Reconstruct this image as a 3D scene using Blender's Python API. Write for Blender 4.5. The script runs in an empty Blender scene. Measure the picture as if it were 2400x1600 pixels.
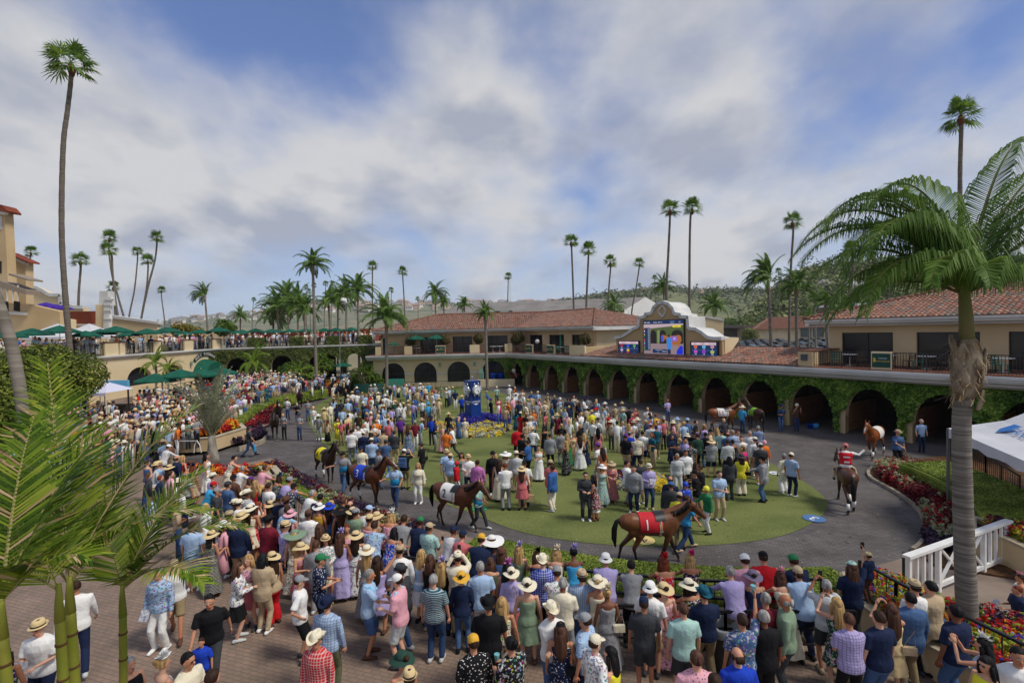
import bpy,bmesh,math,random
import numpy as np
from mathutils import Vector,Matrix,Euler
sc=bpy. context. scene
R=math. radians;PI=math. pi
# ---------------------------------------------------------------- camera
cam_d=bpy. data. cameras. new('camera');cam=bpy. data. objects. new('camera',cam_d)
sc. collection. objects. link(cam);sc. camera=cam
F_PX=1150.0;CAM_H=7.0
cam_d. sensor_width=36;cam_d. lens=36*F_PX/2400
cam_d. clip_start=0.1;cam_d. clip_end=20000
cam. matrix_world=Matrix. Translation((0,0,CAM_H))@Matrix. Rotation(R(88.6),4,'X')@Matrix. Rotation(R(-1.35),4,'Z')
_cr,_sr=math. cos(R(1.35)),math. sin(R(1.35));_cp,_sp=math. cos(R(-1.4)),math. sin(R(-1.4))
def ray(px,py):
 x=px-1200;y=-(py-800);x,y=x*_cr+y*_sr,-x*_sr+y*_cr
 return(x,F_PX*_cp-y*_sp,F_PX*_sp+y*_cp)
 # ---------------------------------------------------------------- world
SUN_EL,SUN_AZ=R(54),R(112)# azimuth measured from +Y towards +X
w=bpy. data. worlds. new('World');sc. world=w;w. use_nodes=True
def build_world():
 nt=w. node_tree;N=nt. nodes;L=nt. links;N. clear()
 out=N. new('ShaderNodeOutputWorld');bg=N. new('ShaderNodeBackground');bg. inputs[1]. default_value=0.1
 L. new(bg. outputs[0],out. inputs[0])
 sky=N. new('ShaderNodeTexSky');sky. sky_type='NISHITA';sky. sun_disc=False
 sky. sun_elevation=SUN_EL;sky. sun_rotation=SUN_AZ;sky. altitude=0;sky. air_density=1.1;sky. dust_density=0.5;sky. ozone_density=3.5
 tc=N. new('ShaderNodeTexCoord');sep=N. new('ShaderNodeSeparateXYZ');L. new(tc. outputs['Generated'],sep. inputs[0])
 def m(op,a,b=None,c=None):
  n=N. new('ShaderNodeMath');n. operation=op
  for i,v in enumerate((a,b,c)):
   if v is None:continue
   if isinstance(v,(int,float)):n. inputs[i]. default_value=v
   else:L. new(v,n. inputs[i])
  return n. outputs[0]
 zc=m('MAXIMUM',sep. outputs[2],0.0)
 zz=m('ADD',zc,0.34)
 px=m('DIVIDE',sep. outputs[0],zz);py=m('DIVIDE',sep. outputs[1],zz)
 cmb=N. new('ShaderNodeCombineXYZ');L. new(px,cmb. inputs[0]);L. new(py,cmb. inputs[1])
 def noise(scale,detail,rough,off,src=None,dist=0.0):
  mp=N. new('ShaderNodeMapping');mp. inputs['Location']. default_value=off;mp. inputs['Scale']. default_value=(1,.8,1)
  L. new(src or cmb. outputs[0],mp. inputs[0])
  n=N. new('ShaderNodeTexNoise');n. inputs['Scale']. default_value=scale;n. inputs['Detail']. default_value=detail
  n. inputs['Roughness']. default_value=rough;n. inputs['Distortion']. default_value=dist
  L. new(mp. outputs[0],n. inputs['Vector']);return n. outputs[0]
 n1=noise(1.9,7,.5,(3.1,1.7,0),dist=.15)
 n2=noise(6.5,7,.55,(7.3,2.2,4))
 base=m('ADD',m('MULTIPLY',n1,.78),m('MULTIPLY',n2,.22))
 # broad clearings (negative) and banks (positive), each a direction in the sky
 blobs=[(430,40,30,-.15),(800,70,30,-.16),(1080,40,40,-.10),(1030,420,120,-.10),(1440,330,90,-.12),(1760,60,90,-.10),(2230,130,60,-.14),(2100,330,90,-.06),(420,640,45,-.16),(800,660,60,-.10),(1150,690,60,-.07),(1980,560,90,-.08),(1500,680,60,-.04),(30,200,25,.16),(330,330,40,.10),(520,400,40,.13),(800,480,50,.12),(960,200,60,.08),(1150,320,50,.14),(1250,480,60,.08),(1500,150,50,.08),(1620,430,50,.10),(1900,300,50,.09),(2350,420,40,.12),(150,540,50,.08),(1650,620,80,.06),(2000,20,50,.05)]
 acc=base
 for(x,y,k,amp) in blobs:
  v=Vector(ray(x,y)). normalized()
  dp=N. new('ShaderNodeVectorMath');dp. operation='DOT_PRODUCT';L. new(tc. outputs['Generated'],dp. inputs[0]);dp. inputs[1]. default_value=v
  e=m('POWER',2.71828,m('MULTIPLY',m('SUBTRACT',dp. outputs['Value'],1.0),k))
  acc=m('MULTIPLY_ADD',e,amp,acc)
 mr=N. new('ShaderNodeMapRange');mr. interpolation_type='SMOOTHSTEP';L. new(acc,mr. inputs[0])
 mr. inputs[1]. default_value=.33;mr. inputs[2]. default_value=.66;mr. inputs[3]. default_value=0;mr. inputs[4]. default_value=.93
 # cloud body shade: thick parts have greyer, bluish bases
 n3=noise(3.6,6,.52,(13.3,5.2,1));n4=noise(1.9,5,.5,(3.1,1.82,0),dist=.15)
 sh=m('ADD',m('MULTIPLY',m('SUBTRACT',n4,n1),2.2),m('MULTIPLY',n3,1.0))
 cr=N. new('ShaderNodeValToRGB');L. new(sh,cr. inputs[0])
 cr. color_ramp. elements[0]. position=.22
 cr. color_ramp. elements[1]. position=.60
 cr. color_ramp. elements[0]. color=(.31,.33,.39,1);cr. color_ramp. elements[1]. color=(.52,.515,.51,1)
 sc10=N. new('ShaderNodeVectorMath');sc10. operation='SCALE';L. new(cr. outputs[0],sc10. inputs[0]);sc10. inputs['Scale']. default_value=9.0
 # sky tone: deeper blue high up, pale towards the horizon
 tr=N. new('ShaderNodeValToRGB');L. new(zc,tr. inputs[0])
 tr. color_ramp. elements[0]. position=0;tr. color_ramp. elements[0]. color=(.36,.43,.55,1)
 tr. color_ramp. elements[1]. position=.62;tr. color_ramp. elements[1]. color=(.065,.11,.255,1)
 e=tr. color_ramp. elements. new(.16);e. color=(.215,.30,.50,1)
 e=tr. color_ramp. elements. new(.34);e. color=(.10,.165,.38,1)
 t10=N. new('ShaderNodeVectorMath');t10. operation='SCALE';L. new(tr. outputs[0],t10. inputs[0]);t10. inputs['Scale']. default_value=10
 sm=N. new('ShaderNodeMix');sm. data_type='RGBA';sm. inputs[0]. default_value=.82
 L. new(sky. outputs[0],sm. inputs[6]);L. new(t10. outputs[0],sm. inputs[7])
 mx=N. new('ShaderNodeMix');mx. data_type='RGBA';L. new(mr. outputs[0],mx. inputs[0]);L. new(sm. outputs[2],mx. inputs[6]);L. new(sc10. outputs[0],mx. inputs[7])
 L. new(mx. outputs[2],bg. inputs[0])
build_world()
sun_d=bpy. data. lights. new('sun','SUN');sun_d. energy=2.0;sun_d. angle=R(14);sun_d. color=(1,.94,.83)
sun=bpy. data. objects. new('sun',sun_d);sc. collection. objects. link(sun)
sdir=Vector((math. sin(SUN_AZ)*math. cos(SUN_EL),math. cos(SUN_AZ)*math. cos(SUN_EL),math. sin(SUN_EL)))
sun. rotation_euler=sdir. to_track_quat('Z','Y'). to_euler();sun. location=(30,20,60)
sc. view_settings. view_transform='Standard';sc. view_settings. look='None'
sc. view_settings. exposure=.55;sc. view_settings. gamma=1;sc. view_settings. use_curve_mapping=False
sc. render. engine='CYCLES';sc. cycles. max_bounces=6;sc. cycles. transparent_max_bounces=8
# ---------------------------------------------------------------- pixel -> world helpers (positions on real planes)
def at(px,py,z=0.0):
 d=ray(px,py);t=(z-CAM_H)/d[2];return Vector((d[0]*t,d[1]*t,z))
def dep(px,py,Y):
 d=ray(px,py);t=Y/d[1];return Vector((d[0]*t,Y,CAM_H+d[2]*t))
def proj(p):
 X,Y,Z=p[0],p[1],p[2]-CAM_H
 y=Y*_cp+Z*_sp;zz=-Y*_sp+Z*_cp;u=F_PX*X/y;v=F_PX*zz/y
 return(1200+u*_cr-v*_sr,800-(u*_sr+v*_cr))
 # ---------------------------------------------------------------- object helpers
COL=sc. collection
LABELS={}
def tag(o,label=None,cat=None,group=None,kind=None):
 if label:o['label']=label
 if cat:o['category']=cat
 if group:o['group']=group
 if kind:o['kind']=kind
 return o
def mesh_obj(name,me,parent=None,loc=(0,0,0),rot=(0,0,0),scale=(1,1,1)):
 o=bpy. data. objects. new(name,me);COL. objects. link(o)
 if parent:o. parent=parent
 o. location=loc;o. rotation_euler=rot;o. scale=scale
 return o
def empty(name,loc=(0,0,0),rz=0):
 o=bpy. data. objects. new(name,None);COL. objects. link(o);o. location=loc;o. rotation_euler=(0,0,rz);o. empty_display_size=.2
 return o
REB=[]
def wempty(name,loc):# an Empty whose children are given in world coordinates; rebased at the end
 o=empty(name,loc);REB. append(o);return o
def copy_tree(o,parent=None):
 c=o. copy();COL. objects. link(c);c. parent=parent
 for ch in o. children:copy_tree(ch,c)
 return c
class MB:
 def __init__(s):s. v=[];s. f=[];s. m=[];s. uv=None
 def add(s,vs,fs,mi=0):
  n=len(s. v);s. v. extend([tuple(p) for p in vs]);s. f. extend([tuple(i+n for i in f) for f in fs]);s. m. extend([mi]*len(fs));return s
 def box(s,a,b,mi=0,mat=None):
  (x0,y0,z0),(x1,y1,z1)=a,b
  vs=[(x0,y0,z0),(x1,y0,z0),(x1,y1,z0),(x0,y1,z0),(x0,y0,z1),(x1,y0,z1),(x1,y1,z1),(x0,y1,z1)]
  if mat:vs=[mat@Vector(v) for v in vs]
  return s. add(vs,[(0,3,2,1),(4,5,6,7),(0,1,5,4),(1,2,6,5),(2,3,7,6),(3,0,4,7)],mi)
 def bar(s,p,q,w,h=None,mi=0,up=(0,0,1)):
  p=Vector(p);q=Vector(q);h=h or w;d=(q-p)
  if d. length<1e-6:return s
  d. normalize();u=Vector(up)
  if abs(d. dot(u))>.99:u=Vector((0,1,0))
  a=d. cross(u). normalized()*w/2;b=a. cross(d). normalized()*h/2
  vs=[p-a-b,p+a-b,p+a+b,p-a+b,q-a-b,q+a-b,q+a+b,q-a+b]
  return s. add(vs,[(0,3,2,1),(4,5,6,7),(0,1,5,4),(1,2,6,5),(2,3,7,6),(3,0,4,7)],mi)
 def tube(s,pts,rad,n=8,mi=0,ref=(1,0,0),caps=True,tip=.5):
  """rad: scalar or (a,b) per point; a lies along ref, b across it"""
  P=[Vector(p) for p in pts];k=len(P);vs=[];ref=Vector(ref)
  for i,p in enumerate(P):
   d=(P[min(i+1,k-1)]-P[max(i-1,0)])
   d=d. normalized() if d. length>1e-9 else Vector((0,0,1))
   r=rad[i]if isinstance(rad,(list,tuple)) else rad
   a,b=(r if isinstance(r,(tuple,list)) else(r,r))
   rr=ref-d*ref. dot(d)
   if rr. length<1e-3:rr=Vector((0,1,0))-d*d. y
   rr. normalize();bb=d. cross(rr)
   for j in range(n):
    t=2*PI*j/n;vs. append(p+rr*(a*math. cos(t))+bb*(b*math. sin(t)))
  fs=[]
  for i in range(k-1):
   for j in range(n):fs. append((i*n+j,i*n+(j+1)%n,(i+1)*n+(j+1)%n,(i+1)*n+j))
  if caps:
   def mr(i):
    r=rad[i]if isinstance(rad,(list,tuple)) else rad
    return min(r) if isinstance(r,(tuple,list)) else r
   c0=len(vs);vs. append(P[0]-(P[1]-P[0]). normalized()*mr(0)*tip);vs. append(P[-1]+(P[-1]-P[-2]). normalized()*mr(k-1)*tip)
   for j in range(n):fs. append((c0,(j+1)%n,j));fs. append((c0+1,(k-1)*n+j,(k-1)*n+(j+1)%n))
  return s. add(vs,fs,mi)
 def ball(s,c,r,n=10,k=7,mi=0,rot=None):
  c=Vector(c);r=r if isinstance(r,(tuple,list)) else(r,r,r);vs=[];fs=[]
  for i in range(1,k):
   ph=PI*i/k
   for j in range(n):
    t=2*PI*j/n;v=Vector((r[0]*math. sin(ph)*math. cos(t),r[1]*math. sin(ph)*math. sin(t),r[2]*math. cos(ph)))
    if rot:v=rot@v
    vs. append(c+v)
  a=Vector((0,0,r[2]));a=rot@a if rot else a
  vs. append(c+a);vs. append(c-a);T=len(vs)-2
  for i in range(k-2):
   for j in range(n):fs. append((i*n+j,(i+1)*n+j,(i+1)*n+(j+1)%n,i*n+(j+1)%n))
  for j in range(n):fs. append((T,j,(j+1)%n));fs. append((T+1,(k-2)*n+(j+1)%n,(k-2)*n+j))
  return s. add(vs,fs,mi)
 def lathe(s,prof,n=20,mi=0,c=(0,0,0),fn=None):
  vs=[];fs=[]
  for(r,z) in prof:
   for j in range(n):
    t=2*PI*j/n;p=Vector((r*math. cos(t),r*math. sin(t),z))
    if fn:p=fn(p,r,t)
    vs. append(p+Vector(c))
  for i in range(len(prof)-1):
   for j in range(n):fs. append((i*n+j,i*n+(j+1)%n,(i+1)*n+(j+1)%n,(i+1)*n+j))
  return s. add(vs,fs,mi)
 def prism(s,poly,axis_vec,mi=0):
  """poly: list of 3D points (planar), extruded by axis_vec"""
  P=[Vector(p) for p in poly];a=Vector(axis_vec);n=len(P)
  vs=P+[p+a for p in P]
  fs=[tuple(range(n))[::-1],tuple(range(n,2*n))]+[(i,(i+1)%n,n+(i+1)%n,n+i) for i in range(n)]
  return s. add(vs,fs,mi)
 def mesh(s,name,mats,smooth=False):
  me=bpy. data. meshes. new(name);me. from_pydata(s. v,[],s. f)
  mats=mats if isinstance(mats,(list,tuple)) else[mats]
  for m in mats:me. materials. append(m)
  if len(mats)>1:me. polygons. foreach_set('material_index',s. m)
  if smooth:me. polygons. foreach_set('use_smooth',[True]*len(s. f))
  if s. uv:
   uvl=me. uv_layers. new(name='UVMap');flat=[]
   for f in s. f:
    for i in f:flat. extend(s. uv[i])
   uvl. data. foreach_set('uv',flat)
  me. update();return me
 def build(s,name,mats,parent=None,smooth=False,loc=(0,0,0),rot=(0,0,0)):
  return mesh_obj(name,s. mesh(name,mats,smooth),parent,loc,rot)
def fix_normals(me):
 bm=bmesh. new();bm. from_mesh(me);bmesh. ops. recalc_face_normals(bm,faces=bm. faces);bm. to_mesh(me);bm. free()
def quads_mesh(name,V,mats,mi=None,k=4):
 """V: numpy (n,k,3) separate polygons"""
 n=V. shape[0];me=bpy. data. meshes. new(name);me. vertices. add(n*k);me. vertices. foreach_set('co',V. reshape(-1). astype(np. float32))
 me. loops. add(n*k);me. loops. foreach_set('vertex_index',np. arange(n*k,dtype=np. int32))
 me. polygons. add(n);me. polygons. foreach_set('loop_start',np. arange(0,n*k,k,dtype=np. int32))
 mats=mats if isinstance(mats,(list,tuple)) else[mats]
 for m in mats:me. materials. append(m)
 if mi is not None:me. polygons. foreach_set('material_index',np. asarray(mi,dtype=np. int32))
 me. update(calc_edges=True);me. validate();return me
rs=np. random. RandomState(7)
def leaf_quads(P,Nrm,size,rng=rs,spread=.8,aspect=.6):
 """leaf cards: one rhombic face at each point P (n,3), facing about Nrm"""
 n=len(P);Nn=Nrm+rng. normal(0,spread,(n,3));Nn/=np. linalg. norm(Nn,axis=1,keepdims=True)+1e-9
 A=np. cross(Nn,rng. normal(0,1,(n,3)));A/=np. linalg. norm(A,axis=1,keepdims=True)+1e-9;B=np. cross(Nn,A)
 s=(size*(0.6+.8*rng. rand(n)))[:,None]
 return np. stack([P-A*s,P-B*s*aspect,P+A*s,P+B*s*aspect],1)
 # ---------------------------------------------------------------- materials
def lin(h):
 h=h. lstrip('#');c=[int(h[i:i+2],16)/255 for i in(0,2,4)]
 return tuple((x/12.92 if x<.04045 else((x+.055)/1.055)**2.4) for x in c)
MATS={}
def _nm(name):
 m=bpy. data. materials. new(name);m. use_nodes=True;nt=m. node_tree;return m,nt. nodes,nt. links,nt. nodes['Principled BSDF']
def mat(name,col,rough=.8,col2=None,scale=4.,bump=0.,bscale=None,metal=0.,coords='Object',stretch=(1,1,1),spec=.3,detail=6,lo=.35,hi=.65,emit=0):
 if name in MATS:return MATS[name]
 m,N,L,P=_nm(name);P. inputs['Roughness']. default_value=rough;P. inputs['Metallic']. default_value=metal;P. inputs['Specular IOR Level']. default_value=spec
 P. inputs['Base Color']. default_value=(*col,1)
 tc=N. new('ShaderNodeTexCoord');mp=N. new('ShaderNodeMapping');mp. inputs['Scale']. default_value=stretch;L. new(tc. outputs[coords],mp. inputs[0])
 if col2:
  n=N. new('ShaderNodeTexNoise');n. inputs['Scale']. default_value=scale;n. inputs['Detail']. default_value=detail;L. new(mp. outputs[0],n. inputs['Vector'])
  r=N. new('ShaderNodeValToRGB');r. color_ramp. elements[0]. position=lo;r. color_ramp. elements[1]. position=hi
  r. color_ramp. elements[0]. color=(*col,1);r. color_ramp. elements[1]. color=(*col2,1);L. new(n. outputs[0],r. inputs[0]);L. new(r. outputs[0],P. inputs['Base Color'])
 if bump:
  n=N. new('ShaderNodeTexNoise');n. inputs['Scale']. default_value=bscale or scale*4;n. inputs['Detail']. default_value=5;L. new(mp. outputs[0],n. inputs['Vector'])
  b=N. new('ShaderNodeBump');b. inputs['Strength']. default_value=bump;b. inputs['Distance']. default_value=.02;L. new(n. outputs[0],b. inputs['Height']);L. new(b. outputs[0],P. inputs['Normal'])
 if emit:P. inputs['Emission Color']. default_value=(*col,1);P. inputs['Emission Strength']. default_value=emit
 MATS[name]=m;return m
def leafmat(name,cols,rough=.55,trans=.25,spec=.25):
 """foliage: colour varies leaf by leaf (random per mesh island) and in clumps"""
 if name in MATS:return MATS[name]
 m,N,L,P=_nm(name);P. inputs['Roughness']. default_value=rough;P. inputs['Specular IOR Level']. default_value=spec
 g=N. new('ShaderNodeNewGeometry');tc=N. new('ShaderNodeTexCoord');n=N. new('ShaderNodeTexNoise');n. inputs['Scale']. default_value=.9;n. inputs['Detail']. default_value=3;L. new(tc. outputs['Object'],n. inputs['Vector'])
 a=N. new('ShaderNodeMath');a. operation='MULTIPLY_ADD';L. new(n. outputs[0],a. inputs[0]);a. inputs[1]. default_value=1.1;a. inputs[2]. default_value=-.3
 b=N. new('ShaderNodeMath');b. operation='MULTIPLY_ADD';L. new(g. outputs['Random Per Island'],b. inputs[0]);b. inputs[1]. default_value=.55;L. new(a. outputs[0],b. inputs[2])
 r=N. new('ShaderNodeValToRGB');k=len(cols)
 while len(r. color_ramp. elements)<k:r. color_ramp. elements. new(.5)
 for i,c in enumerate(cols):r. color_ramp. elements[i]. position=.08+.84*i/(k-1);r. color_ramp. elements[i]. color=(*c,1)
 L. new(b. outputs[0],r. inputs[0]);L. new(r. outputs[0],P. inputs['Base Color'])
 if trans:
  t=N. new('ShaderNodeBsdfTranslucent');L. new(r. outputs[0],t. inputs[0]);mx=N. new('ShaderNodeMixShader');mx. inputs[0]. default_value=trans
  L. new(P. outputs[0],mx. inputs[1]);L. new(t. outputs[0],mx. inputs[2]);L. new(mx. outputs[0],N['Material Output']. inputs[0])
 MATS[name]=m;return m
def ocmat(name,pattern='',rough=.85,bump=.75,spec=.2,sheen=0):
 """cloth / skin / hair dyed with the object's own colour"""
 if name in MATS:return MATS[name]
 m,N,L,P=_nm(name);P. inputs['Roughness']. default_value=rough;P. inputs['Specular IOR Level']. default_value=spec
 oi=N. new('ShaderNodeObjectInfo');tc=N. new('ShaderNodeTexCoord');src=oi. outputs['Color'];O=tc. outputs['Object']
 off=N. new('ShaderNodeVectorMath');off. operation='ADD';L. new(O,off. inputs[0]);sc3=N. new('ShaderNodeVectorMath');sc3. operation='SCALE';L. new(oi. outputs['Location'],sc3. inputs[0]);sc3. inputs['Scale']. default_value=3.7;L. new(sc3. outputs[0],off. inputs[1]);O2=off. outputs[0]
 def mix(fac,a,b,bt='MIX'):
  x=N. new('ShaderNodeMix');x. data_type='RGBA';x. blend_type=bt
  for i,v in((0,fac),(6,a),(7,b)):
   if isinstance(v,(int,float)):x. inputs[i]. default_value=v
   elif isinstance(v,tuple):x. inputs[i]. default_value=(*v,1)
   else:L. new(v,x. inputs[i])
  return x. outputs[2]
 def ramp(v,lo,hi):
  q=N. new('ShaderNodeMapRange');L. new(v,q. inputs[0]);q. inputs[1]. default_value=lo;q. inputs[2]. default_value=hi;return q. outputs[0]
 bw=N. new('ShaderNodeRGBToBW');L. new(src,bw. inputs[0])
 contrast=mix(ramp(bw. outputs[0],.10,.30),(.72,.70,.66),(.12,.10,.16))
 if pattern=='f':
  v=N. new('ShaderNodeTexVoronoi');v. inputs['Scale']. default_value=20;L. new(O2,v. inputs['Vector'])
  v2=N. new('ShaderNodeTexNoise');v2. inputs['Scale']. default_value=22;L. new(O2,v2. inputs['Vector'])
  hs=N. new('ShaderNodeHueSaturation');hs. inputs['Saturation']. default_value=1.1;hs. inputs['Value']. default_value=.45;L. new(v. outputs['Color'],hs. inputs['Color'])
  q5=N. new('ShaderNodeMath');q5. operation='MULTIPLY';L. new(ramp(v2. outputs[0],.54,.6),q5. inputs[0]);q5. inputs[1]. default_value=.7;src=mix(q5. outputs[0],src,contrast)
  src=mix(ramp(v. outputs['Distance'],.38,.28),src,hs. outputs[0])
 if pattern=='d':
  v=N. new('ShaderNodeTexVoronoi');v. inputs['Scale']. default_value=26;L. new(O2,v. inputs['Vector']);src=mix(ramp(v. outputs['Distance'],.30,.22),src,contrast)
 if pattern in('s','v'):
  wv=N. new('ShaderNodeTexWave');wv. bands_direction='Z' if pattern=='s' else 'X';wv. inputs['Scale']. default_value=9 if pattern=='s' else 10;L. new(O,wv. inputs['Vector']);q=N. new('ShaderNodeMath');q. operation='MULTIPLY';L. new(ramp(wv. outputs[0],.62,.74),q. inputs[0]);q. inputs[1]. default_value=.6;src=mix(q. outputs[0],src,contrast)
 if pattern=='p':
  for ax in 'XZ':
   wv=N. new('ShaderNodeTexWave');wv. bands_direction=ax;wv. inputs['Scale']. default_value=7;L. new(O,wv. inputs['Vector']);q=N. new('ShaderNodeMath');q. operation='MULTIPLY';L. new(ramp(wv. outputs[0],.7,.8),q. inputs[0]);q. inputs[1]. default_value=.42
   src=mix(q. outputs[0],src,contrast)
 if pattern=='skin':
  n=N. new('ShaderNodeTexNoise');n. inputs['Scale']. default_value=5;L. new(O,n. inputs['Vector']);src=mix(ramp(n. outputs[0],.4,.75),src,mix(1.0,src,(1.0,.72,.62),'MULTIPLY'))
 L. new(src,P. inputs['Base Color'])
 if bump:
  mp=N. new('ShaderNodeMapping');mp. inputs['Scale']. default_value=(14,14,1.2) if pattern=='hair' else((40,40,40) if pattern=='straw' else(6,6,4.0));L. new(O2,mp. inputs[0])
  n=N. new('ShaderNodeTexNoise');n. inputs['Scale']. default_value=1.6;n. inputs['Detail']. default_value=3;L. new(mp. outputs[0],n. inputs['Vector'])
  b=N. new('ShaderNodeBump');b. inputs['Strength']. default_value=bump;b. inputs['Distance']. default_value=.04;L. new(n. outputs[0],b. inputs['Height']);L. new(b. outputs[0],P. inputs['Normal'])
  if pattern=='hair':
   c2=mix(1.0,oi. outputs['Color'],(.45,.42,.4),'MULTIPLY');L. new(mix(ramp(n. outputs[0],.35,.65),c2,oi. outputs['Color']),P. inputs['Base Color'])
 MATS[name]=m;return m
CL={k:ocmat('cloth'+('_'+v if v else ''),k) for k,v in{'':'','f':'floral','d':'dotted','s':'striped','p':'checked','v':'upright_stripe'}. items()}
SKIN=ocmat('skin','skin',rough=.55,bump=0,spec=.35);HAIR=ocmat('hair','hair',rough=.6,bump=.6);STRAW=ocmat('straw','straw',rough=.85,bump=.3)
TINT=ocmat('painted','',rough=.45,bump=0,spec=.4)
STUCCO=mat('stucco',lin('#cdb58e'),.9,lin('#bda27a'),.35,.25,14)
STUCCO_L=mat('stucco_cream',lin('#e0cda8'),.9,lin('#d2bc94'),.3,.25,14)
STUCCO_T=mat('stucco_tan',lin('#bd9f76'),.9,lin('#ae9069'),.4,.2,14)
WHITE=mat('white_trim',lin('#d9d8d4'),.6,lin('#c2c2bf'),.5,.05,10)
WHITEP=mat('white_paint',lin('#ecebe8'),.45,lin('#dcdad5'),2,.03,10)
GLASS=mat('dark_glass',(.012,.014,.018),.12,(.03,.03,.035),.6,0,spec=.5)
BLACKM=mat('black_metal',(.012,.012,.014),.4,spec=.5)
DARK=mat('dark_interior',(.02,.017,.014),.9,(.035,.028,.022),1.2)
GREENC=mat('green_canvas',lin('#0d5a45'),.8,lin('#0a4a3a'),1.5,.1,8)
CONC=mat('concrete',lin('#b9ac94'),.9,lin('#9f937c'),1.2,.15,20)
def text_mesh(txt,size,m,depth=.004,align='CENTER'):
 c=bpy. data. curves. new('text','FONT');c. body=txt;c. size=size;c. extrude=depth;c. align_x=align;c. align_y='CENTER'
 o=bpy. data. objects. new('text',c);COL. objects. link(o)
 dg=bpy. context. evaluated_depsgraph_get();me=bpy. data. meshes. new_from_object(o. evaluated_get(dg));bpy. data. objects. remove(o)
 me. materials. clear();me. materials. append(m);return me
 # text meshes are made first, while the scene is still small
 # ================================================================ GROUND
def poly_sheet(name,pts,z,m,kind='structure',thick=0):
 mb=MB();P=[Vector((p[0],p[1],z)) for p in pts]
 if thick:mb. prism([p-Vector((0,0,thick)) for p in P],(0,0,thick))
 else:mb. add(P,[tuple(range(len(P)))])
 me=mb. mesh(name,m);fix_normals(me)
 if not thick and me. polygons[0]. normal. z<0:me. flip_normals()
 return tag(mesh_obj(name,me),kind=kind)
def smooth_poly(pts,k=4,closed=False):
 """Catmull-Rom through pts"""
 P=[Vector(p[:2]) for p in pts];n=len(P);out=[]
 for i in range(n if closed else n-1):
  a=P[(i-1)%n]if closed or i>0 else P[0];b=P[i];c=P[(i+1)%n];d=P[(i+2)%n]if closed or i<n-2 else P[n-1]
  for j in range(k):
   t=j/k;out. append(.5*((2*b)+(c-a)*t+(2*a-5*b+4*c-d)*t*t+(3*b-a-3*c+d)*t**3))
 if not closed:out. append(P[-1])
 return out
def inside(p,poly):
 x,y=p[0],p[1];c=False;n=len(poly);j=n-1
 for i in range(n):
  xi,yi=poly[i][0],poly[i][1];xj,yj=poly[j][0],poly[j][1]
  if(yi>y)!=(yj>y) and x<(xj-xi)*(y-yi)/(yj-yi)+xi:c=not c
  j=i
 return c
M_EARTH=mat('dry_ground',lin('#8f8468'),.95,lin('#77735a'),.02,0)
M_PAVE=mat('ring_rubber_paving',lin('#585150'),.9,lin('#77706c'),1.3,.35,30,stretch=(1,.35,1))
def paver_material(name,c1,c2,c3,w,h,mortar,grime):
 m,N,L,P=_nm(name);tc=N. new('ShaderNodeTexCoord');mp=N. new('ShaderNodeMapping');mp. inputs['Rotation']. default_value=(0,0,.32);L. new(tc. outputs['Object'],mp. inputs[0])
 nz=N. new('ShaderNodeTexNoise');nz. inputs['Scale']. default_value=9;L. new(mp. outputs[0],nz. inputs['Vector'])
 ad=N. new('ShaderNodeVectorMath');ad. operation='MULTIPLY_ADD';L. new(nz. outputs['Color'],ad. inputs[0]);ad. inputs[1]. default_value=(.03,.03,0);L. new(mp. outputs[0],ad. inputs[2])
 b=N. new('ShaderNodeTexBrick');L. new(ad. outputs[0],b. inputs['Vector']);b. inputs['Scale']. default_value=1;b. inputs['Brick Width']. default_value=w;b. inputs['Row Height']. default_value=h
 b. inputs['Mortar Size']. default_value=mortar;b. inputs['Color1']. default_value=(*c1,1);b. inputs['Color2']. default_value=(*c2,1);b. inputs['Mortar']. default_value=(*c3,1)
 n=N. new('ShaderNodeTexNoise');n. inputs['Scale']. default_value=.8;n. inputs['Detail']. default_value=7;n. inputs['Roughness']. default_value=.65;L. new(tc. outputs['Object'],n. inputs['Vector'])
 r=N. new('ShaderNodeValToRGB');r. color_ramp. elements[0]. position=.3;r. color_ramp. elements[0]. color=(*grime,1);r. color_ramp. elements[1]. position=.7;r. color_ramp. elements[1]. color=(1.2,1.2,1.2,1);L. new(n. outputs[0],r. inputs[0])
 x=N. new('ShaderNodeMix');x. data_type='RGBA';x. blend_type='MULTIPLY';x. inputs[0]. default_value=1;L. new(b. outputs[0],x. inputs[6]);L. new(r. outputs[0],x. inputs[7]);L. new(x. outputs[2],P. inputs['Base Color'])
 P. inputs['Roughness']. default_value=.85;bp=N. new('ShaderNodeBump');bp. inputs['Strength']. default_value=.3;bp. inputs['Distance']. default_value=.01;L. new(b. outputs['Fac'],bp. inputs['Height']);bp. invert=True;L. new(bp. outputs[0],P. inputs['Normal'])
 return m
M_BRICKP=paver_material('plaza_brick_pavers',lin('#8c7465'),lin('#7e6c60'),lin('#665749'),.2,.1,.007,(.72,.76,.74))
M_RING=paver_material('ring_pavers',lin('#67615f'),lin('#595452'),lin('#484442'),.22,.11,.01,(.55,.53,.52))
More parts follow.
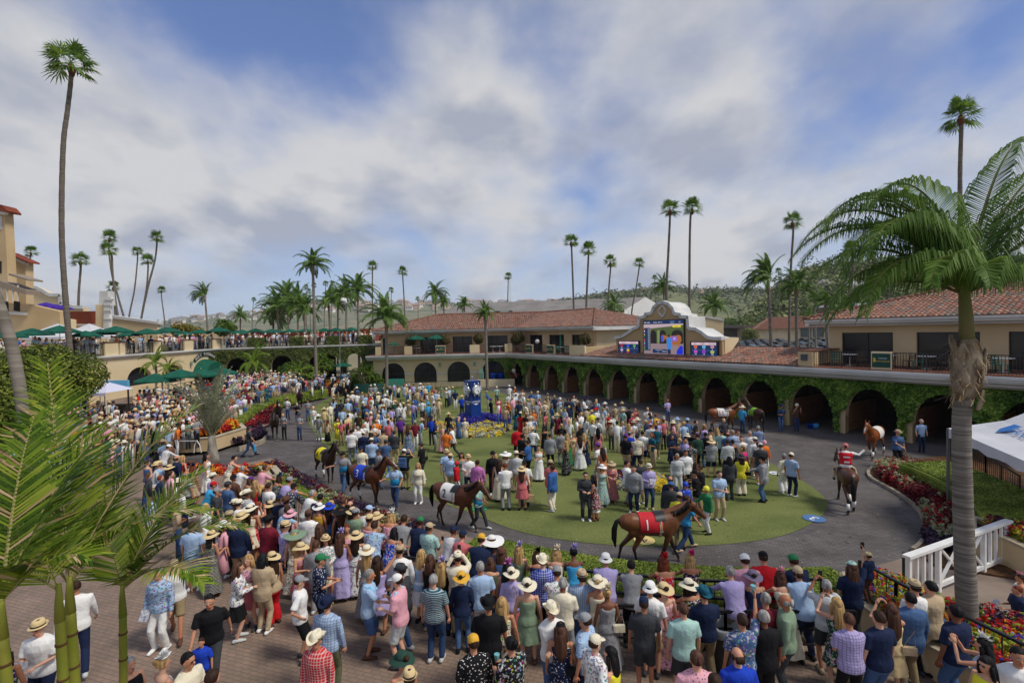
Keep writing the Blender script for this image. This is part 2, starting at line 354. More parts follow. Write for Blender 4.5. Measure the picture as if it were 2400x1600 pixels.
def lawn_material():
 m,N,L,P=_nm('lawn_turf');tc=N. new('ShaderNodeTexCoord');P. inputs['Roughness']. default_value=.9;P. inputs['Specular IOR Level']. default_value=.15
 def nz(s,d,st=(1,1,1)):
  mp=N. new('ShaderNodeMapping');mp. inputs['Scale']. default_value=st;L. new(tc. outputs['Object'],mp. inputs[0]);n=N. new('ShaderNodeTexNoise');n. inputs['Scale']. default_value=s;n. inputs['Detail']. default_value=d;L. new(mp. outputs[0],n. inputs['Vector']);return n. outputs[0]
 a=N. new('ShaderNodeMath');a. operation='MULTIPLY_ADD';L. new(nz(14,6),a. inputs[0]);a. inputs[1]. default_value=.6;b=N. new('ShaderNodeMath');b. operation='MULTIPLY';L. new(nz(.35,4,(1,2,1)),b. inputs[0]);b. inputs[1]. default_value=.62;L. new(b. outputs[0],a. inputs[2])
 r=N. new('ShaderNodeValToRGB');r. color_ramp. elements[0]. position=.36;r. color_ramp. elements[0]. color=(*lin('#46552a'),1);r. color_ramp. elements[1]. position=.72;r. color_ramp. elements[1]. color=(*lin('#757b47'),1);L. new(a. outputs[0],r. inputs[0]);L. new(r. outputs[0],P. inputs['Base Color'])
 bp=N. new('ShaderNodeBump');bp. inputs['Strength']. default_value=.6;bp. inputs['Distance']. default_value=.02;L. new(nz(60,3),bp. inputs['Height']);L. new(bp. outputs[0],P. inputs['Normal']);return m
M_LAWN=lawn_material()
M_GRASS=leafmat('grass_strip',[lin('#4f6b1e'),lin('#7d9335'),lin('#9aa84a')])
poly_sheet('ground',[(-3600,-300),(3600,-300),(3600,3400),(-3600,3400)],-.06,M_EARTH)
poly_sheet('ring_path',[(-60,6),(46,6),(46,76),(-60,76)],0,M_RING)
LAWN=smooth_poly([at(*p) for p in[(727,960),(722,985),(740,1020),(770,1050),(850,1100),(1000,1165),(1100,1200),(1200,1240),(1300,1262),(1450,1278),(1600,1280),(1750,1270),(1850,1250),(1915,1217),(1940,1185),(1922,1155),(1870,1120),(1805,1085),(1690,1040),(1520,1000),(1350,965),(1190,925),(1080,905),(960,903),(860,912),(780,930)]],4,True)
poly_sheet('lawn',LAWN,.012,M_LAWN)
NEAR_EDGE=[at(*p) for p in[(635,1090),(700,1127),(790,1177),(900,1227),(1000,1260),(1100,1287),(1240,1318),(1400,1346),(1600,1366),(1800,1374),(1935,1370)]]
NE=smooth_poly(NEAR_EDGE,3)
PLAZA=list(NE)+[Vector(at(2010,1372,.4)[:2]),Vector((8.4,9.2)),Vector((11.5,6.0)),Vector((11.5,1.0)),Vector((-26,1.0)),Vector((-30,18)),Vector(at(0,1075,.4)[:2]),Vector(at(400,1105,.4)[:2]),Vector(at(540,1092,.4)[:2])]
poly_sheet('plaza',PLAZA,.4,M_BRICKP,thick=.5)
BANK=[Vector(at(*p)[:2]) for p in[(628,1030),(614,1003),(618,978),(640,960),(700,943),(768,925)]]+[Vector((-19.5,66.5)),Vector((-38,64)),Vector((-38,22)),Vector((-30,18)),Vector(at(0,1062,.4)[:2]),Vector(at(400,1052,.4)[:2]),Vector(at(540,1040,.3)[:2])]
def gz(x,y):
 p=(x,y)
 if inside(p,BANK) or(x<-17 and y>26):
  t=min(1,max(0,(-x-17)/18))*min(1,max(0,(y-22)/10));return .4+1.1*t
 if inside(p,PLAZA):return .4
 return 0.
def bank_mesh():
 mb=MB();x0,x1,y0,y1=-60,-8,12,68;n=52;k=56;idx={}
 for i in range(n+1):
  for j in range(k+1):
   x=x0+(x1-x0)*i/n;y=y0+(y1-y0)*j/k;t=min(1,max(0,(-x-17)/18))*min(1,max(0,(y-22)/10));idx[i,j]=len(mb. v);mb. v. append((x,y,.395+1.1*t))
 for i in range(n):
  for j in range(k):
   x=x0+(x1-x0)*(i+.5)/n;y=y0+(y1-y0)*(j+.5)/k
   if inside((x,y),BANK) or x<-38:mb. f. append((idx[i,j],idx[i+1,j],idx[i+1,j+1],idx[i,j+1]));mb. m. append(0)
 return tag(mb. build('bank_terrace',M_BRICKP),kind='structure')
bank_mesh()
# concrete kerbs
def strip(name,pts,w,h,m,z0=0.,kind='structure',parent=None,closed=False):
 mb=MB();P=[Vector((p[0],p[1],0)) for p in pts];k=len(P);L_,R_=[],[]
 for i in range(k):
  if closed:d=P[(i+1)%k]-P[i-1]
  else:d=P[min(i+1,k-1)]-P[max(i-1,0)]
  d. normalize();n=Vector((-d. y,d. x,0))*w/2;L_. append(P[i]+n);R_. append(P[i]-n)
 vs=[]
 for i in range(k):vs+=[L_[i]+Vector((0,0,z0)),R_[i]+Vector((0,0,z0)),R_[i]+Vector((0,0,z0+h)),L_[i]+Vector((0,0,z0+h))]
 fs=[]
 for i in range(k if closed else k-1):
  a,b=i*4,((i+1)%k)*4
  for q in range(4):fs. append((a+q,a+(q+1)%4,b+(q+1)%4,b+q))
 if not closed:fs+=[(0,3,2,1),((k-1)*4,(k-1)*4+1,(k-1)*4+2,(k-1)*4+3)]
 mb. add(vs,fs);me=mb. mesh(name,m);fix_normals(me);o=mesh_obj(name,me,parent)
 return tag(o,kind=kind) if kind else o
M_KERB=mat('kerb_concrete',lin('#a89c88'),.9,lin('#8b8172'),3,.2,20)
strip('kerb',NE,.12,.30,M_KERB)
RC=[at(*p) for p in[(2045,1098),(2035,1110),(2045,1125),(2090,1150),(2135,1180),(2162,1212),(2172,1245),(2160,1275),(2140,1292)]]
RCS=smooth_poly(RC,3);strip('kerb',RCS,.12,.12,M_KERB)
LC=smooth_poly([at(*p) for p in[(560,1058),(600,1045),(622,1032),(614,1003),(618,978),(640,960),(700,943),(768,925)]],3);strip('kerb',LC,.12,.3,M_KERB)
# right bed soil + exit path apron
M_MULCH=mat('bark_mulch',lin('#6b4a2e'),.95,lin('#3f2b1c'),6,.5,40)
M_TANP=mat('tan_paving',lin('#8f8074'),.9,lin('#7c6d62'),.7,.2,20)
rb=[Vector(p[:2]) for p in RCS]+[Vector(at(2190,1330)[:2]),Vector((14.5,12.2)),Vector((20,13)),Vector((24,22)),Vector(at(2300,1062)[:2]),Vector(at(2090,1085)[:2])]
poly_sheet('flower_bed_soil',rb,.09,M_MULCH,thick=.12)
poly_sheet('exit_path',[at(1935,1345),at(2010,1372),Vector((8.4,9.2,0)),Vector((11.5,6,0)),Vector((24,6,0)),Vector((24,12.5,0)),Vector((14.5,12.0,0)),at(2150,1300),at(2085,1318),at(2020,1338)],.03,M_TANP)
def litter(name,n,seed,col,region,z,size,lab):
 r=np. random. RandomState(seed);xs=[q[0]for q in region];ys=[q[1]for q in region];P=[]
 while len(P)<n:
  q=(min(xs)+r. rand()*(max(xs)-min(xs)),min(ys)+r. rand()**1.5*(max(ys)-min(ys)))
  if inside(q,region):P. append((q[0],q[1],z))
 P=np. array(P);o=mesh_obj(name,quads_mesh(name,leaf_quads(P,np. tile([[0,0,1.]],(n,1)),size,r,.1,.25),mat(name,lin(col),.9)));tag(o,lab,'litter',kind='stuff')
RING_=[at(*q) for q in[(614,1003),(622,1035),(700,1127),(900,1227),(1240,1316),(1600,1362),(1930,1366),(2150,1290),(2170,1220),(2040,1115),(2040,1040),(1250,915),(860,905)]]
litter('straw_bits',900,3,'#b5a483',RING_,.018,.035,'pale straw and shavings scattered over the walking ring');litter('dark_scuffs',260,5,'#3b342e',RING_,.016,.07,'dark droppings and scuffs on the walking ring')
# numbered discs on the ground
def disc(px,py,ch,col,tcol,rot,lab,z=.03,r=.28):
 p=at(px,py,z);mb=MB();mb. lathe([(0,.004),(r,.004),(r,0)],32);o=mb. build('ground_disc',mat('disc_'+lab[:5],col,.6),loc=p);tag(o,lab,'floor marker','numbered markers on the paddock lawn')
 if ch:t=mesh_obj('number',text_mesh(ch,r*1.5,mat('disc_text_'+ch,tcol,.6),.001),o,(0,0,.006),(0,0,rot))
disc(1510,1265,'4',lin('#d9c27c'),(.03,.03,.05),PI,'yellow disc with a 4 on the turf under the bay horse',r=.34)
disc(1908,1214,'3',lin('#4f74a4'),(.8,.8,.8),R(120),'blue disc with a white 3 on the turf near the lawn tip',r=.36)
disc(1124,1192,'',lin('#2f8a5a'),(.8,.8,.8),PI,'green disc on the turf beside the second horse handler',r=.30)
disc(1818,1108,'2',lin('#cfd3d0'),(.05,.1,.3),R(100),'white disc on the turf behind the couple in white trousers',r=.3)
disc(752,1028,'',lin('#cfd3d0'),(.8,.8,.8),PI,'white disc on the turf at the left edge of the lawn',r=.3)
# ================================================================ ARCADE FRAME
class Frame:
 def __init__(s,o,u,z=0):s. o=Vector((o[0],o[1]));s. u=Vector(u). normalized();s. n=Vector((-s. u. y,s. u. x));s. z=z
 def P(s,a,t,z):q=s. o+s. u*a+s. n*t;return Vector((q. x,q. y,z))
 def hit(s,px,py,t=0):
  d=ray(px,py);n=s. n;o=s. o+n*t;k=(o. x*n. x+o. y*n. y)/(d[0]*n. x+d[1]*n. y);q=Vector((d[0]*k,d[1]*k));return((q-o). dot(s. u),CAM_H+d[2]*k)
ARC=Frame((1.57,59.12),(.5575,-.8302));ARC. n=Vector((.8302,.5575))
WING=Frame((-17.6,61.9),(1,0));WING. n=Vector((0,1))
T1=Frame((-37,62),(.03,-1));T1. n=Vector((-1,-.03)). normalized()
T2=Frame((-37,62),(19.5,4.3));T2. n=Vector((-T2. u. y,T2. u. x))
BAY=3.41
def arch_wall(mb,fr,s0,s1,z0,z1,ops,t0=0,t1=.4,mi=0,seg=14):
 """wall from s0 to s1 with arched openings (centre, half width, sill, spring, apex)"""
 def Q(s,z,t):return fr. P(s,t,z)
 def boxs(a,b,za,zb):
  if b-a<1e-4 or zb-za<1e-4:return
  vs=[Q(a,za,t0),Q(b,za,t0),Q(b,za,t1),Q(a,za,t1),Q(a,zb,t0),Q(b,zb,t0),Q(b,zb,t1),Q(a,zb,t1)]
  mb. add(vs,[(0,3,2,1),(4,5,6,7),(0,1,5,4),(1,2,6,5),(2,3,7,6),(3,0,4,7)],mi)
 cur=s0
 for(c,hw,sill,sp,ap) in ops:
  boxs(cur,c-hw,z0,z1);cur=c+hw
  if sill>z0:boxs(c-hw,c+hw,z0,sill)
  pts=[(c-hw*math. cos(PI*i/seg),sp+(ap-sp)*math. sin(PI*i/seg)) for i in range(seg+1)]
  for i in range(seg):
   (a,za),(b,zb)=pts[i],pts[i+1]
   mb. add([Q(a,za,t0),Q(b,zb,t0),Q(b,z1,t0),Q(a,z1,t0)],[(0,1,2,3)],mi)
   mb. add([Q(a,za,t1),Q(a,z1,t1),Q(b,z1,t1),Q(b,zb,t1)],[(0,1,2,3)],mi)
   mb. add([Q(a,za,t0),Q(a,za,t1),Q(b,zb,t1),Q(b,zb,t0)],[(0,1,2,3)],mi)
  mb. add([Q(c-hw,sill,t0),Q(c-hw,sp,t0),Q(c-hw,sp,t1),Q(c-hw,sill,t1)],[(0,1,2,3)],mi)
  mb. add([Q(c+hw,sill,t0),Q(c+hw,sill,t1),Q(c+hw,sp,t1),Q(c+hw,sp,t0)],[(0,1,2,3)],mi)
  mb. add([Q(c-hw,z1,t0),Q(c+hw,z1,t0),Q(c+hw,z1,t1),Q(c-hw,z1,t1)],[(0,1,2,3)],mi)
 boxs(cur,s1,z0,z1)
def fbox(mb,fr,s0,s1,t0,t1,z0,z1,mi=0):
 Q=fr. P;vs=[Q(s0,t0,z0),Q(s1,t0,z0),Q(s1,t1,z0),Q(s0,t1,z0),Q(s0,t0,z1),Q(s1,t0,z1),Q(s1,t1,z1),Q(s0,t1,z1)]
 mb. add(vs,[(0,3,2,1),(4,5,6,7),(0,1,5,4),(1,2,6,5),(2,3,7,6),(3,0,4,7)],mi)
def profile_run(mb,pts3,prof,mi=0):
 """sweep a (t,z) profile along stations; pts3: list of functions st(t,z)->Vector"""
 k=len(prof);vs=[]
 for st in pts3:
  for(t,z) in prof:vs. append(st(t,z))
 fs=[]
 for i in range(len(pts3)-1):
  for j in range(k-1):fs. append((i*k+j,(i+1)*k+j,(i+1)*k+j+1,i*k+j+1))
 fs. append(tuple(range(k)));fs. append(tuple(range((len(pts3)-1)*k,len(pts3)*k))[::-1]);mb. add(vs,fs,mi)
def cornice_prof(zt,h,out,t0=0):
 """classical cornice: top zt, height h, projecting to t=-out"""
 o=out;return[(t0+.3,zt),(-o,zt),(-o,zt-h*.22),(-o+.06,zt-h*.26),(-o+.05,zt-h*.34),(-o+.12,zt-h*.52),(-o+.26,zt-h*.66),(-o+.34,zt-h*.70),(-o+.34,zt-h*.78),(-o+.55,zt-h*.95),(-o+.62,zt-h),(t0+.3,zt-h)]
corner_t=lambda t,z:None
def kink(t,z):# mitre of wing and arcade lines at offset t
 a=WING. o+WING. n*t;b=ARC. o+ARC. n*t;du,dv=WING. u,ARC. u
 d=b-a;den=du. x*(-dv. y)+dv. x*du. y;k=(d. x*(-dv. y)+dv. x*d. y)/den;q=a+du*k;return Vector((q. x,q. y,z))
KS=(Vector(kink(0,0)[:2])-ARC. o). dot(ARC. u);KW=(Vector(kink(0,0)[:2])-WING. o). dot(WING. u)
club=wempty('clubhouse_building',(0,60,0));tag(club,'long cream two storey clubhouse with red tile roof and arched saddling stalls','building')
NB=16;SE=BAY*NB
# --- lower arcade wall and piers
mb=MB();ops=[((i-.5)*BAY,1.42,0,1.1,3.02) for i in range(0,NB+1)]
arch_wall(mb,ARC,KS,SE,0,3.55,ops,0,.45);mb. build('arcade_wall',STUCCO,club)
# stall interiors: roof slab, back wall, timber partitions
WOOD=mat('stall_timber',lin('#a0714c'),.8,lin('#7a5236'),2,.2,10,stretch=(1,1,8))
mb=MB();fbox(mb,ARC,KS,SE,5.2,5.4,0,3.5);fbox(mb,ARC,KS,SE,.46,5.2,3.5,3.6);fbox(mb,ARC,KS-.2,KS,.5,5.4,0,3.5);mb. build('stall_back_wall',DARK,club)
for i in range(0,NB+1):
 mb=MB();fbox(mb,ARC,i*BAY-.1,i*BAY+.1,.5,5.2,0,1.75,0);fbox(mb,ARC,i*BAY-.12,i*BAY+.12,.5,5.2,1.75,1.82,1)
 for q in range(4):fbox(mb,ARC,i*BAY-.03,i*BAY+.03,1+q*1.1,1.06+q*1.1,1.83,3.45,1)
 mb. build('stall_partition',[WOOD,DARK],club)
 # --- wing wall with glazed arches
mb=MB();wops=[]
for px in(922,997,1075,1156):
 s,z=WING. hit(px,870);wops. append((s,1.42,.55,1.75,3.12))
arch_wall(mb,WING,0,KW,0,3.55,wops,0,.4);mb. build('wing_wall',STUCCO_L,club)
mb=MB();fbox(mb,WING,0,.4,.4,14,0,3.55);mb. build('end_wall',STUCCO_L,club)
for(c,hw,sill,sp,ap) in wops:
 mb=MB();pts=[(c-hw*math. cos(PI*i/14),sp+(ap-sp)*math. sin(PI*i/14)) for i in range(15)]
 mb. add([WING. P(a,.25,z) for a,z in[(c-hw,sill)]+pts+[(c+hw,sill)]],[tuple(range(17))]);w_=mb. build('window',GLASS,club)
 mb=MB()
 for q in(-.45,.45):fbox(mb,WING,c+q-.03,c+q+.03,.19,.25,sill,2.7)
 fbox(mb,WING,c-hw,c+hw,.18,.25,1.7,1.77);fbox(mb,WING,c-hw,c+hw,.18,.25,sill,sill+.08);mb. build('window_frame',BLACKM,w_)
 mb=MB();prof=pts;ring=[]
 for i in range(14):
  a=Vector((prof[i][0]-c,prof[i][1]-sp));b=Vector((prof[i+1][0]-c,prof[i+1][1]-sp));a2=a*1.13;b2=b*1.13
  A=[WING. P(c+v. x,-.05,sp+v. y) for v in(a,b,b2,a2)];mb. prism(A,(0,.1,0))
 mb. build('arch_trim',STUCCO_L,club)
mb=MB()
for(c,hw,sill,sp,ap),nx in zip(wops,wops[1:]+[(KW+1.4,1.4,0,0,0)]):fbox(mb,WING,c+hw+.02,min(nx[0]-nx[1]-.02,KW),-.07,.0,1.62,1.78)
mb. build('string_course',WHITE,club)
# --- big lower cornice following both lines
mb=MB();pr=cornice_prof(4.12,.66,1.15)
profile_run(mb,[lambda t,z:WING. P(-.6,t,z),kink,lambda t,z:ARC. P(SE,t,z)],pr);me=mb. mesh('lower_cornice',WHITE);fix_normals(me);mesh_obj('lower_cornice',me,club)
M_COPE=mat('brown_coping',lin('#7d4d3a'),.8,lin('#5f3a2c'),2)
SB0,SB1=ARC. hit(1372,840,-.2)[0],ARC. hit(1880,862,-.2)[0]# tiled middle section between the two balconies
mb=MB();profile_run(mb,[lambda t,z:WING. P(-.5,t,z),kink,lambda t,z:ARC. P(SB0,t,z)],[(3.2,4.121),(3.2,4.17),(-1.0,4.17),(-1.0,4.121)])
me=mb. mesh('balcony_floor',M_COPE);fix_normals(me);mesh_obj('balcony_floor',me,club);mb=MB();profile_run(mb,[lambda t,z:ARC. P(SB1,t,z),lambda t,z:ARC. P(SE,t,z)],[(3.2,4.121),(3.2,4.17),(-1.0,4.17),(-1.0,4.121)]);me=mb. mesh('balcony_floor',M_COPE);fix_normals(me);mesh_obj('balcony_floor',me,club)
# --- upper floor (set back 3 m)
U0=3.0;SU1=ARC. hit(1392,800,U0)[0];SV0=ARC. hit(1943,800,U0)[0];ZU=6.72
def uwall(fr,s0,s1,wins):
 mb=MB();cur=s0
 for a,b in wins:
  fbox(mb,fr,cur,a,U0,U0+.35,4.17,ZU);fbox(mb,fr,a,b,U0,U0+.35,6.25,ZU);cur=b
 fbox(mb,fr,cur,s1,U0,U0+.35,4.17,ZU);mb. build('upper_wall',STUCCO,club)
 for a,b in wins:
  mb=MB();fbox(mb,fr,a,b,U0+.22,U0+.27,4.17,6.25);w_=mb. build('window',GLASS,club);mb=MB()
  k=max(2,int((b-a)/1.3))
  for q in range(k+1):c=a+(b-a)*q/k;fbox(mb,fr,max(a,c-.04),min(b,c+.04),U0+.14,U0+.22,4.17,6.25)
  fbox(mb,fr,a,b,U0+.13,U0+.22,6.17,6.25);mb. build('window_frame',BLACKM,w_)
def winpx(fr,L_):return[(fr. hit(a,800,U0)[0],fr. hit(b,800,U0)[0]) for a,b in L_]
KWU=(Vector(kink(U0,0)[:2])-WING. o-WING. n*U0). dot(WING. u);KSU=(Vector(kink(U0,0)[:2])-ARC. o-ARC. n*U0). dot(ARC. u)
uwall(WING,.5,KWU,winpx(WING,[(893,903),(985,1040),(1061,1107),(1143,1190)]))
uwall(ARC,KSU,SU1,winpx(ARC,[(1241,1271),(1287,1322),(1340,1362)]))
uwall(ARC,SV0,SE,winpx(ARC,[(1973,2093),(2148,2297),(2364,2460)]))
mb=MB();fbox(mb,ARC,SU1,SU1+.02,U0+.36,13,4.17,ZU);fbox(mb,ARC,SU1-.3,SU1,U0+.36,13,4.17,ZU);fbox(mb,ARC,SV0,SV0+.3,U0+.36,13,4.17,ZU);fbox(mb,WING,.5,.8,U0+.36,13,4.17,ZU);mb. build('side_wall',STUCCO_L,club)
# --- tile roofs
def tile_material():
 m,N,L,P=_nm('clay_roof_tiles');P. inputs['Roughness']. default_value=.85;P. inputs['Specular IOR Level']. default_value=.2
 uv=N. new('ShaderNodeUVMap');fl=N. new('ShaderNodeVectorMath');fl. operation='FLOOR';L. new(uv. outputs[0],fl. inputs[0]);wn=N. new('ShaderNodeTexWhiteNoise');wn. noise_dimensions='2D';L. new(fl. outputs[0],wn. inputs['Vector'])
 r=N. new('ShaderNodeValToRGB');E_=r. color_ramp;E_. interpolation='CONSTANT';cs=['#9a6f5d','#8b6152','#a57e6b','#806e64','#977266','#81776d','#8f6858','#a17a68']
 while len(E_. elements)<len(cs):E_. elements. new(.5)
 for i,c in enumerate(cs):E_. elements[i]. position=i/len(cs);E_. elements[i]. color=(*lin(c),1)
 L. new(wn. outputs[0],r. inputs[0]);n=N. new('ShaderNodeTexNoise');n. inputs['Scale']. default_value=3;n. inputs['Detail']. default_value=6;tc=N. new('ShaderNodeTexCoord');L. new(tc. outputs['Object'],n. inputs['Vector'])
 r2=N. new('ShaderNodeValToRGB');r2. color_ramp. elements[0]. color=(.62,.6,.58,1);r2. color_ramp. elements[1]. color=(1.1,1.1,1.1,1);r2. color_ramp. elements[0]. position=.3;r2. color_ramp. elements[1]. position=.65;L. new(n. outputs[0],r2. inputs[0])
 x=N. new('ShaderNodeMix');x. data_type='RGBA';x. blend_type='MULTIPLY';x. inputs[0]. default_value=1;L. new(r. outputs[0],x. inputs[6]);L. new(r2. outputs[0],x. inputs[7]);L. new(x. outputs[2],P. inputs['Base Color']);return m
TILE=tile_material()
def tile_roof(name,parent,o,u,v,clip,W=.26,Cc=.42,res=5):
 """barrel tiles on the plane o + a*u + b*v (u level along the eave, v up the slope); clip: polygon in (a,b)"""
 o=Vector(o);u=Vector(u). normalized();v=Vector(v). normalized();nn=u. cross(v)
 if nn. z<0:nn=-nn
 a0=min(p[0]for p in clip);a1=max(p[0]for p in clip);b0=min(p[1]for p in clip);b1=max(p[1]for p in clip)
 # per course interval of a
 mb=MB();mb. uv=[];nb=int(math. ceil((b1-b0)/Cc))
 def span(b):
  xs=[];n=len(clip)
  for i in range(n):
   (xa,ya),(xb,yb)=clip[i],clip[(i+1)%n]
   if(ya<=b<yb) or(yb<=b<ya):xs. append(xa+(xb-xa)*(b-ya)/(yb-ya))
  return(min(xs),max(xs)) if len(xs)>=2 else None
 for j in range(nb):
  b=b0+j*Cc;bt=min(b+Cc,b1);sp=span(min(b+Cc*.5,b1-1e-3))
  if not sp:continue
  i0=int(math. floor((sp[0]-a0)/W*res));i1=int(math. ceil((sp[1]-a0)/W*res));base=len(mb. v)
  for i in range(i0,i1+1):
   a=min(max(a0+i*W/res,sp[0]),sp[1]);h=abs(math. sin(PI*(a-a0)/W))**.7*.075
   mb. v. append(o+u*a+v*(b-.03)+nn*(h+.045));mb. v. append(o+u*a+v*bt+nn*(h+.005));mb. v. append(o+u*a+v*(b-.03)+nn*(h*.35-.01))
   tu=(a-a0)/W+.001;mb. uv+=[(tu,j+.1),(tu,j+.9),(tu,j+.1)]
  for i in range(i1-i0):
   q=base+i*3;mb. f+=[(q,q+3,q+4,q+1),(q+2,q+5,q+3,q)];mb. m+=[0,0]
 me=mb. mesh(name,TILE);o_=mesh_obj(name,me,parent);return o_
def ridge_tiles(mb,p,q,r=.11):
 p=Vector(p);q=Vector(q);n=max(1,int((q-p). length/.4))
 for i in range(n):
  a=p. lerp(q,i/n);b=p. lerp(q,(i+1)/n);mb. tube([a+Vector((0,0,.03)),b],[r*1.1,r*.9],8)
EO=1.9;ZE=7.17;RUN=7.5;RISE=2.15;RT=EO+RUN;ZR=ZE+RISE;SL=math. hypot(RUN,RISE)
# upper cornices
pr2=[(U0+.2,ZE),(EO,ZE),(EO,ZE-.14),(EO+.08,ZE-.17),(EO+.14,ZE-.3),(EO+.4,ZE-.38),(EO+.45,ZE-.46),(U0+.2,ZE-.46)]
def hipped(pts_front,name):
 pass
def upper_block(st0,st1,mid=None):
 mb=MB();sts=[st0]+([mid]if mid else[])+[st1];profile_run(mb,sts,pr2);me=mb. mesh('upper_cornice',WHITE);fix_normals(me);mesh_obj('upper_cornice',me,club)
E1=SU1+1.1;E2=SV0-1.1;EW=-.6
upper_block(lambda t,z:WING. P(EW,t,z),lambda t,z:ARC. P(E1,t,z),kink);upper_block(lambda t,z:ARC. P(E2,t,z),lambda t,z:ARC. P(SE,t,z))
for(fr,s,sg) in((ARC,E1,1),(ARC,E2,-1),(WING,EW,-1)):mb=MB();fbox(mb,fr,min(s-.02*sg,s+.25*-sg),max(s-.02*sg,s-.25*sg),EO+.1,15,ZE-.46,ZE-.005);mb. build('side_cornice',WHITE,club)
up3=lambda fr:Vector((fr. n. x*RUN,fr. n. y*RUN,RISE))
# wing roof: hip on the left, valley/kink on the right
kE=kink(EO,ZE);kR=kink(RT,ZR);aE=(Vector(kE[:2])-WING. o). dot(WING. u);aR=(Vector(kR[:2])-WING. o). dot(WING. u)
tile_roof('wing_roof',club,WING. P(EW,EO,ZE),(1,0,0),up3(WING),[(0,0),(aE-EW,0),(aR-EW,SL),(RUN,SL)])
bE=(Vector(kE[:2])-ARC. o). dot(ARC. u);bR=(Vector(kR[:2])-ARC. o). dot(ARC. u);UV=Vector((ARC. u. x,ARC. u. y,0))
tile_roof('centre_roof',club,ARC. P(0,EO,ZE),UV,up3(ARC),[(bE,0),(E1,0),(E1-RUN,SL),(bR,SL)])
tile_roof('centre_hip_roof',club,ARC. P(E1,EO,ZE),Vector((ARC. n. x,ARC. n. y,0)),Vector((-ARC. u. x*RUN,-ARC. u. y*RUN,RISE)),[(0,0),(15,0),(7.5,SL)])
tile_roof('wing_hip_roof',club,WING. P(EW,EO,ZE),(0,1,0),Vector((RUN,0,RISE)),[(0,0),(15,0),(7.5,SL)])
tile_roof('right_roof',club,ARC. P(E2,EO,ZE),UV,up3(ARC),[(0,0),(SE-E2,0),(SE-E2,SL*1.35),(RUN*1.35,SL*1.35)])
tile_roof('right_hip_roof',club,ARC. P(E2,EO,ZE),Vector((ARC. n. x,ARC. n. y,0)),Vector((ARC. u. x*RUN,ARC. u. y*RUN,RISE)),[(0,0),(20,0),(10.1,SL*1.35)])
mb=MB();ridge_tiles(mb,ARC. P(E1,EO,ZE+.1),ARC. P(E1-RUN,RT,ZR+.1));ridge_tiles(mb,ARC. P(E1-RUN,RT,ZR+.1),kR+Vector((0,0,.1)));ridge_tiles(mb,kR+Vector((0,0,.1)),WING. P(EW+RUN,RT,ZR+.1));ridge_tiles(mb,WING. P(EW,EO,ZE+.1),WING. P(EW+RUN,RT,ZR+.1))
ridge_tiles(mb,ARC. P(E2,EO,ZE+.1),ARC. P(E2+RUN*1.35,EO+RUN*1.35,ZE+RISE*1.35+.1));ridge_tiles(mb,ARC. P(E2+RUN*1.35,EO+RUN*1.35,ZE+RISE*1.35+.1),ARC. P(SE,EO+RUN*1.35,ZE+RISE*1.35+.1))
mb. build('ridge_tiles',TILE,club,smooth=True)
mb=MB();fbox(mb,ARC,KSU,E1-.3,EO+.2,16,ZE-.3,ZE-.05);fbox(mb,ARC,E2+.3,SE,EO+.2,18,ZE-.3,ZE-.05);fbox(mb,WING,EW+.3,KWU,EO+.2,16,ZE-.32,ZE-.07);mb. build('soffit',WHITE,club)
# tiled lean-to over the middle stalls
zL0=4.2;rl=Vector((ARC. n. x*3.7,ARC. n. y*3.7,.95));tile_roof('lower_tile_roof',club,ARC. P(SB0,-.95,zL0),UV,rl,[(0,0),(SB1-SB0,0),(SB1-SB0,rl. length),(1.6,rl. length)])
mb=MB();mb. prism([ARC. P(SB0-.9,-.9,4.13),ARC. P(SB0-.9,3.0,4.13),ARC. P(SB0-.9,3.0,5.0),ARC. P(SB0-.9,.3,5.0)],Vector((ARC. u. x,ARC. u. y,0))*.8);mb. build('parapet_end',STUCCO,club)
mb=MB();fbox(mb,ARC,SB1,SB1+.9,-.75,0.1,4.17,5.15);fbox(mb,ARC,SB1,SB1+.25,.1,3.0,4.17,5.15);mb. build('parapet_end',STUCCO,club);mb=MB();fbox(mb,ARC,SB1-.04,SB1+.95,-.8,3.0,5.151,5.2);mb. build('coping',M_COPE,club)
mb=MB();fbox(mb,ARC,SB1+.25,SB1+.6,-.92,-.76,4.55,4.95);mb. build('wall_lamp',mat('lamp_grey',lin('#4b5157'),.5),club)
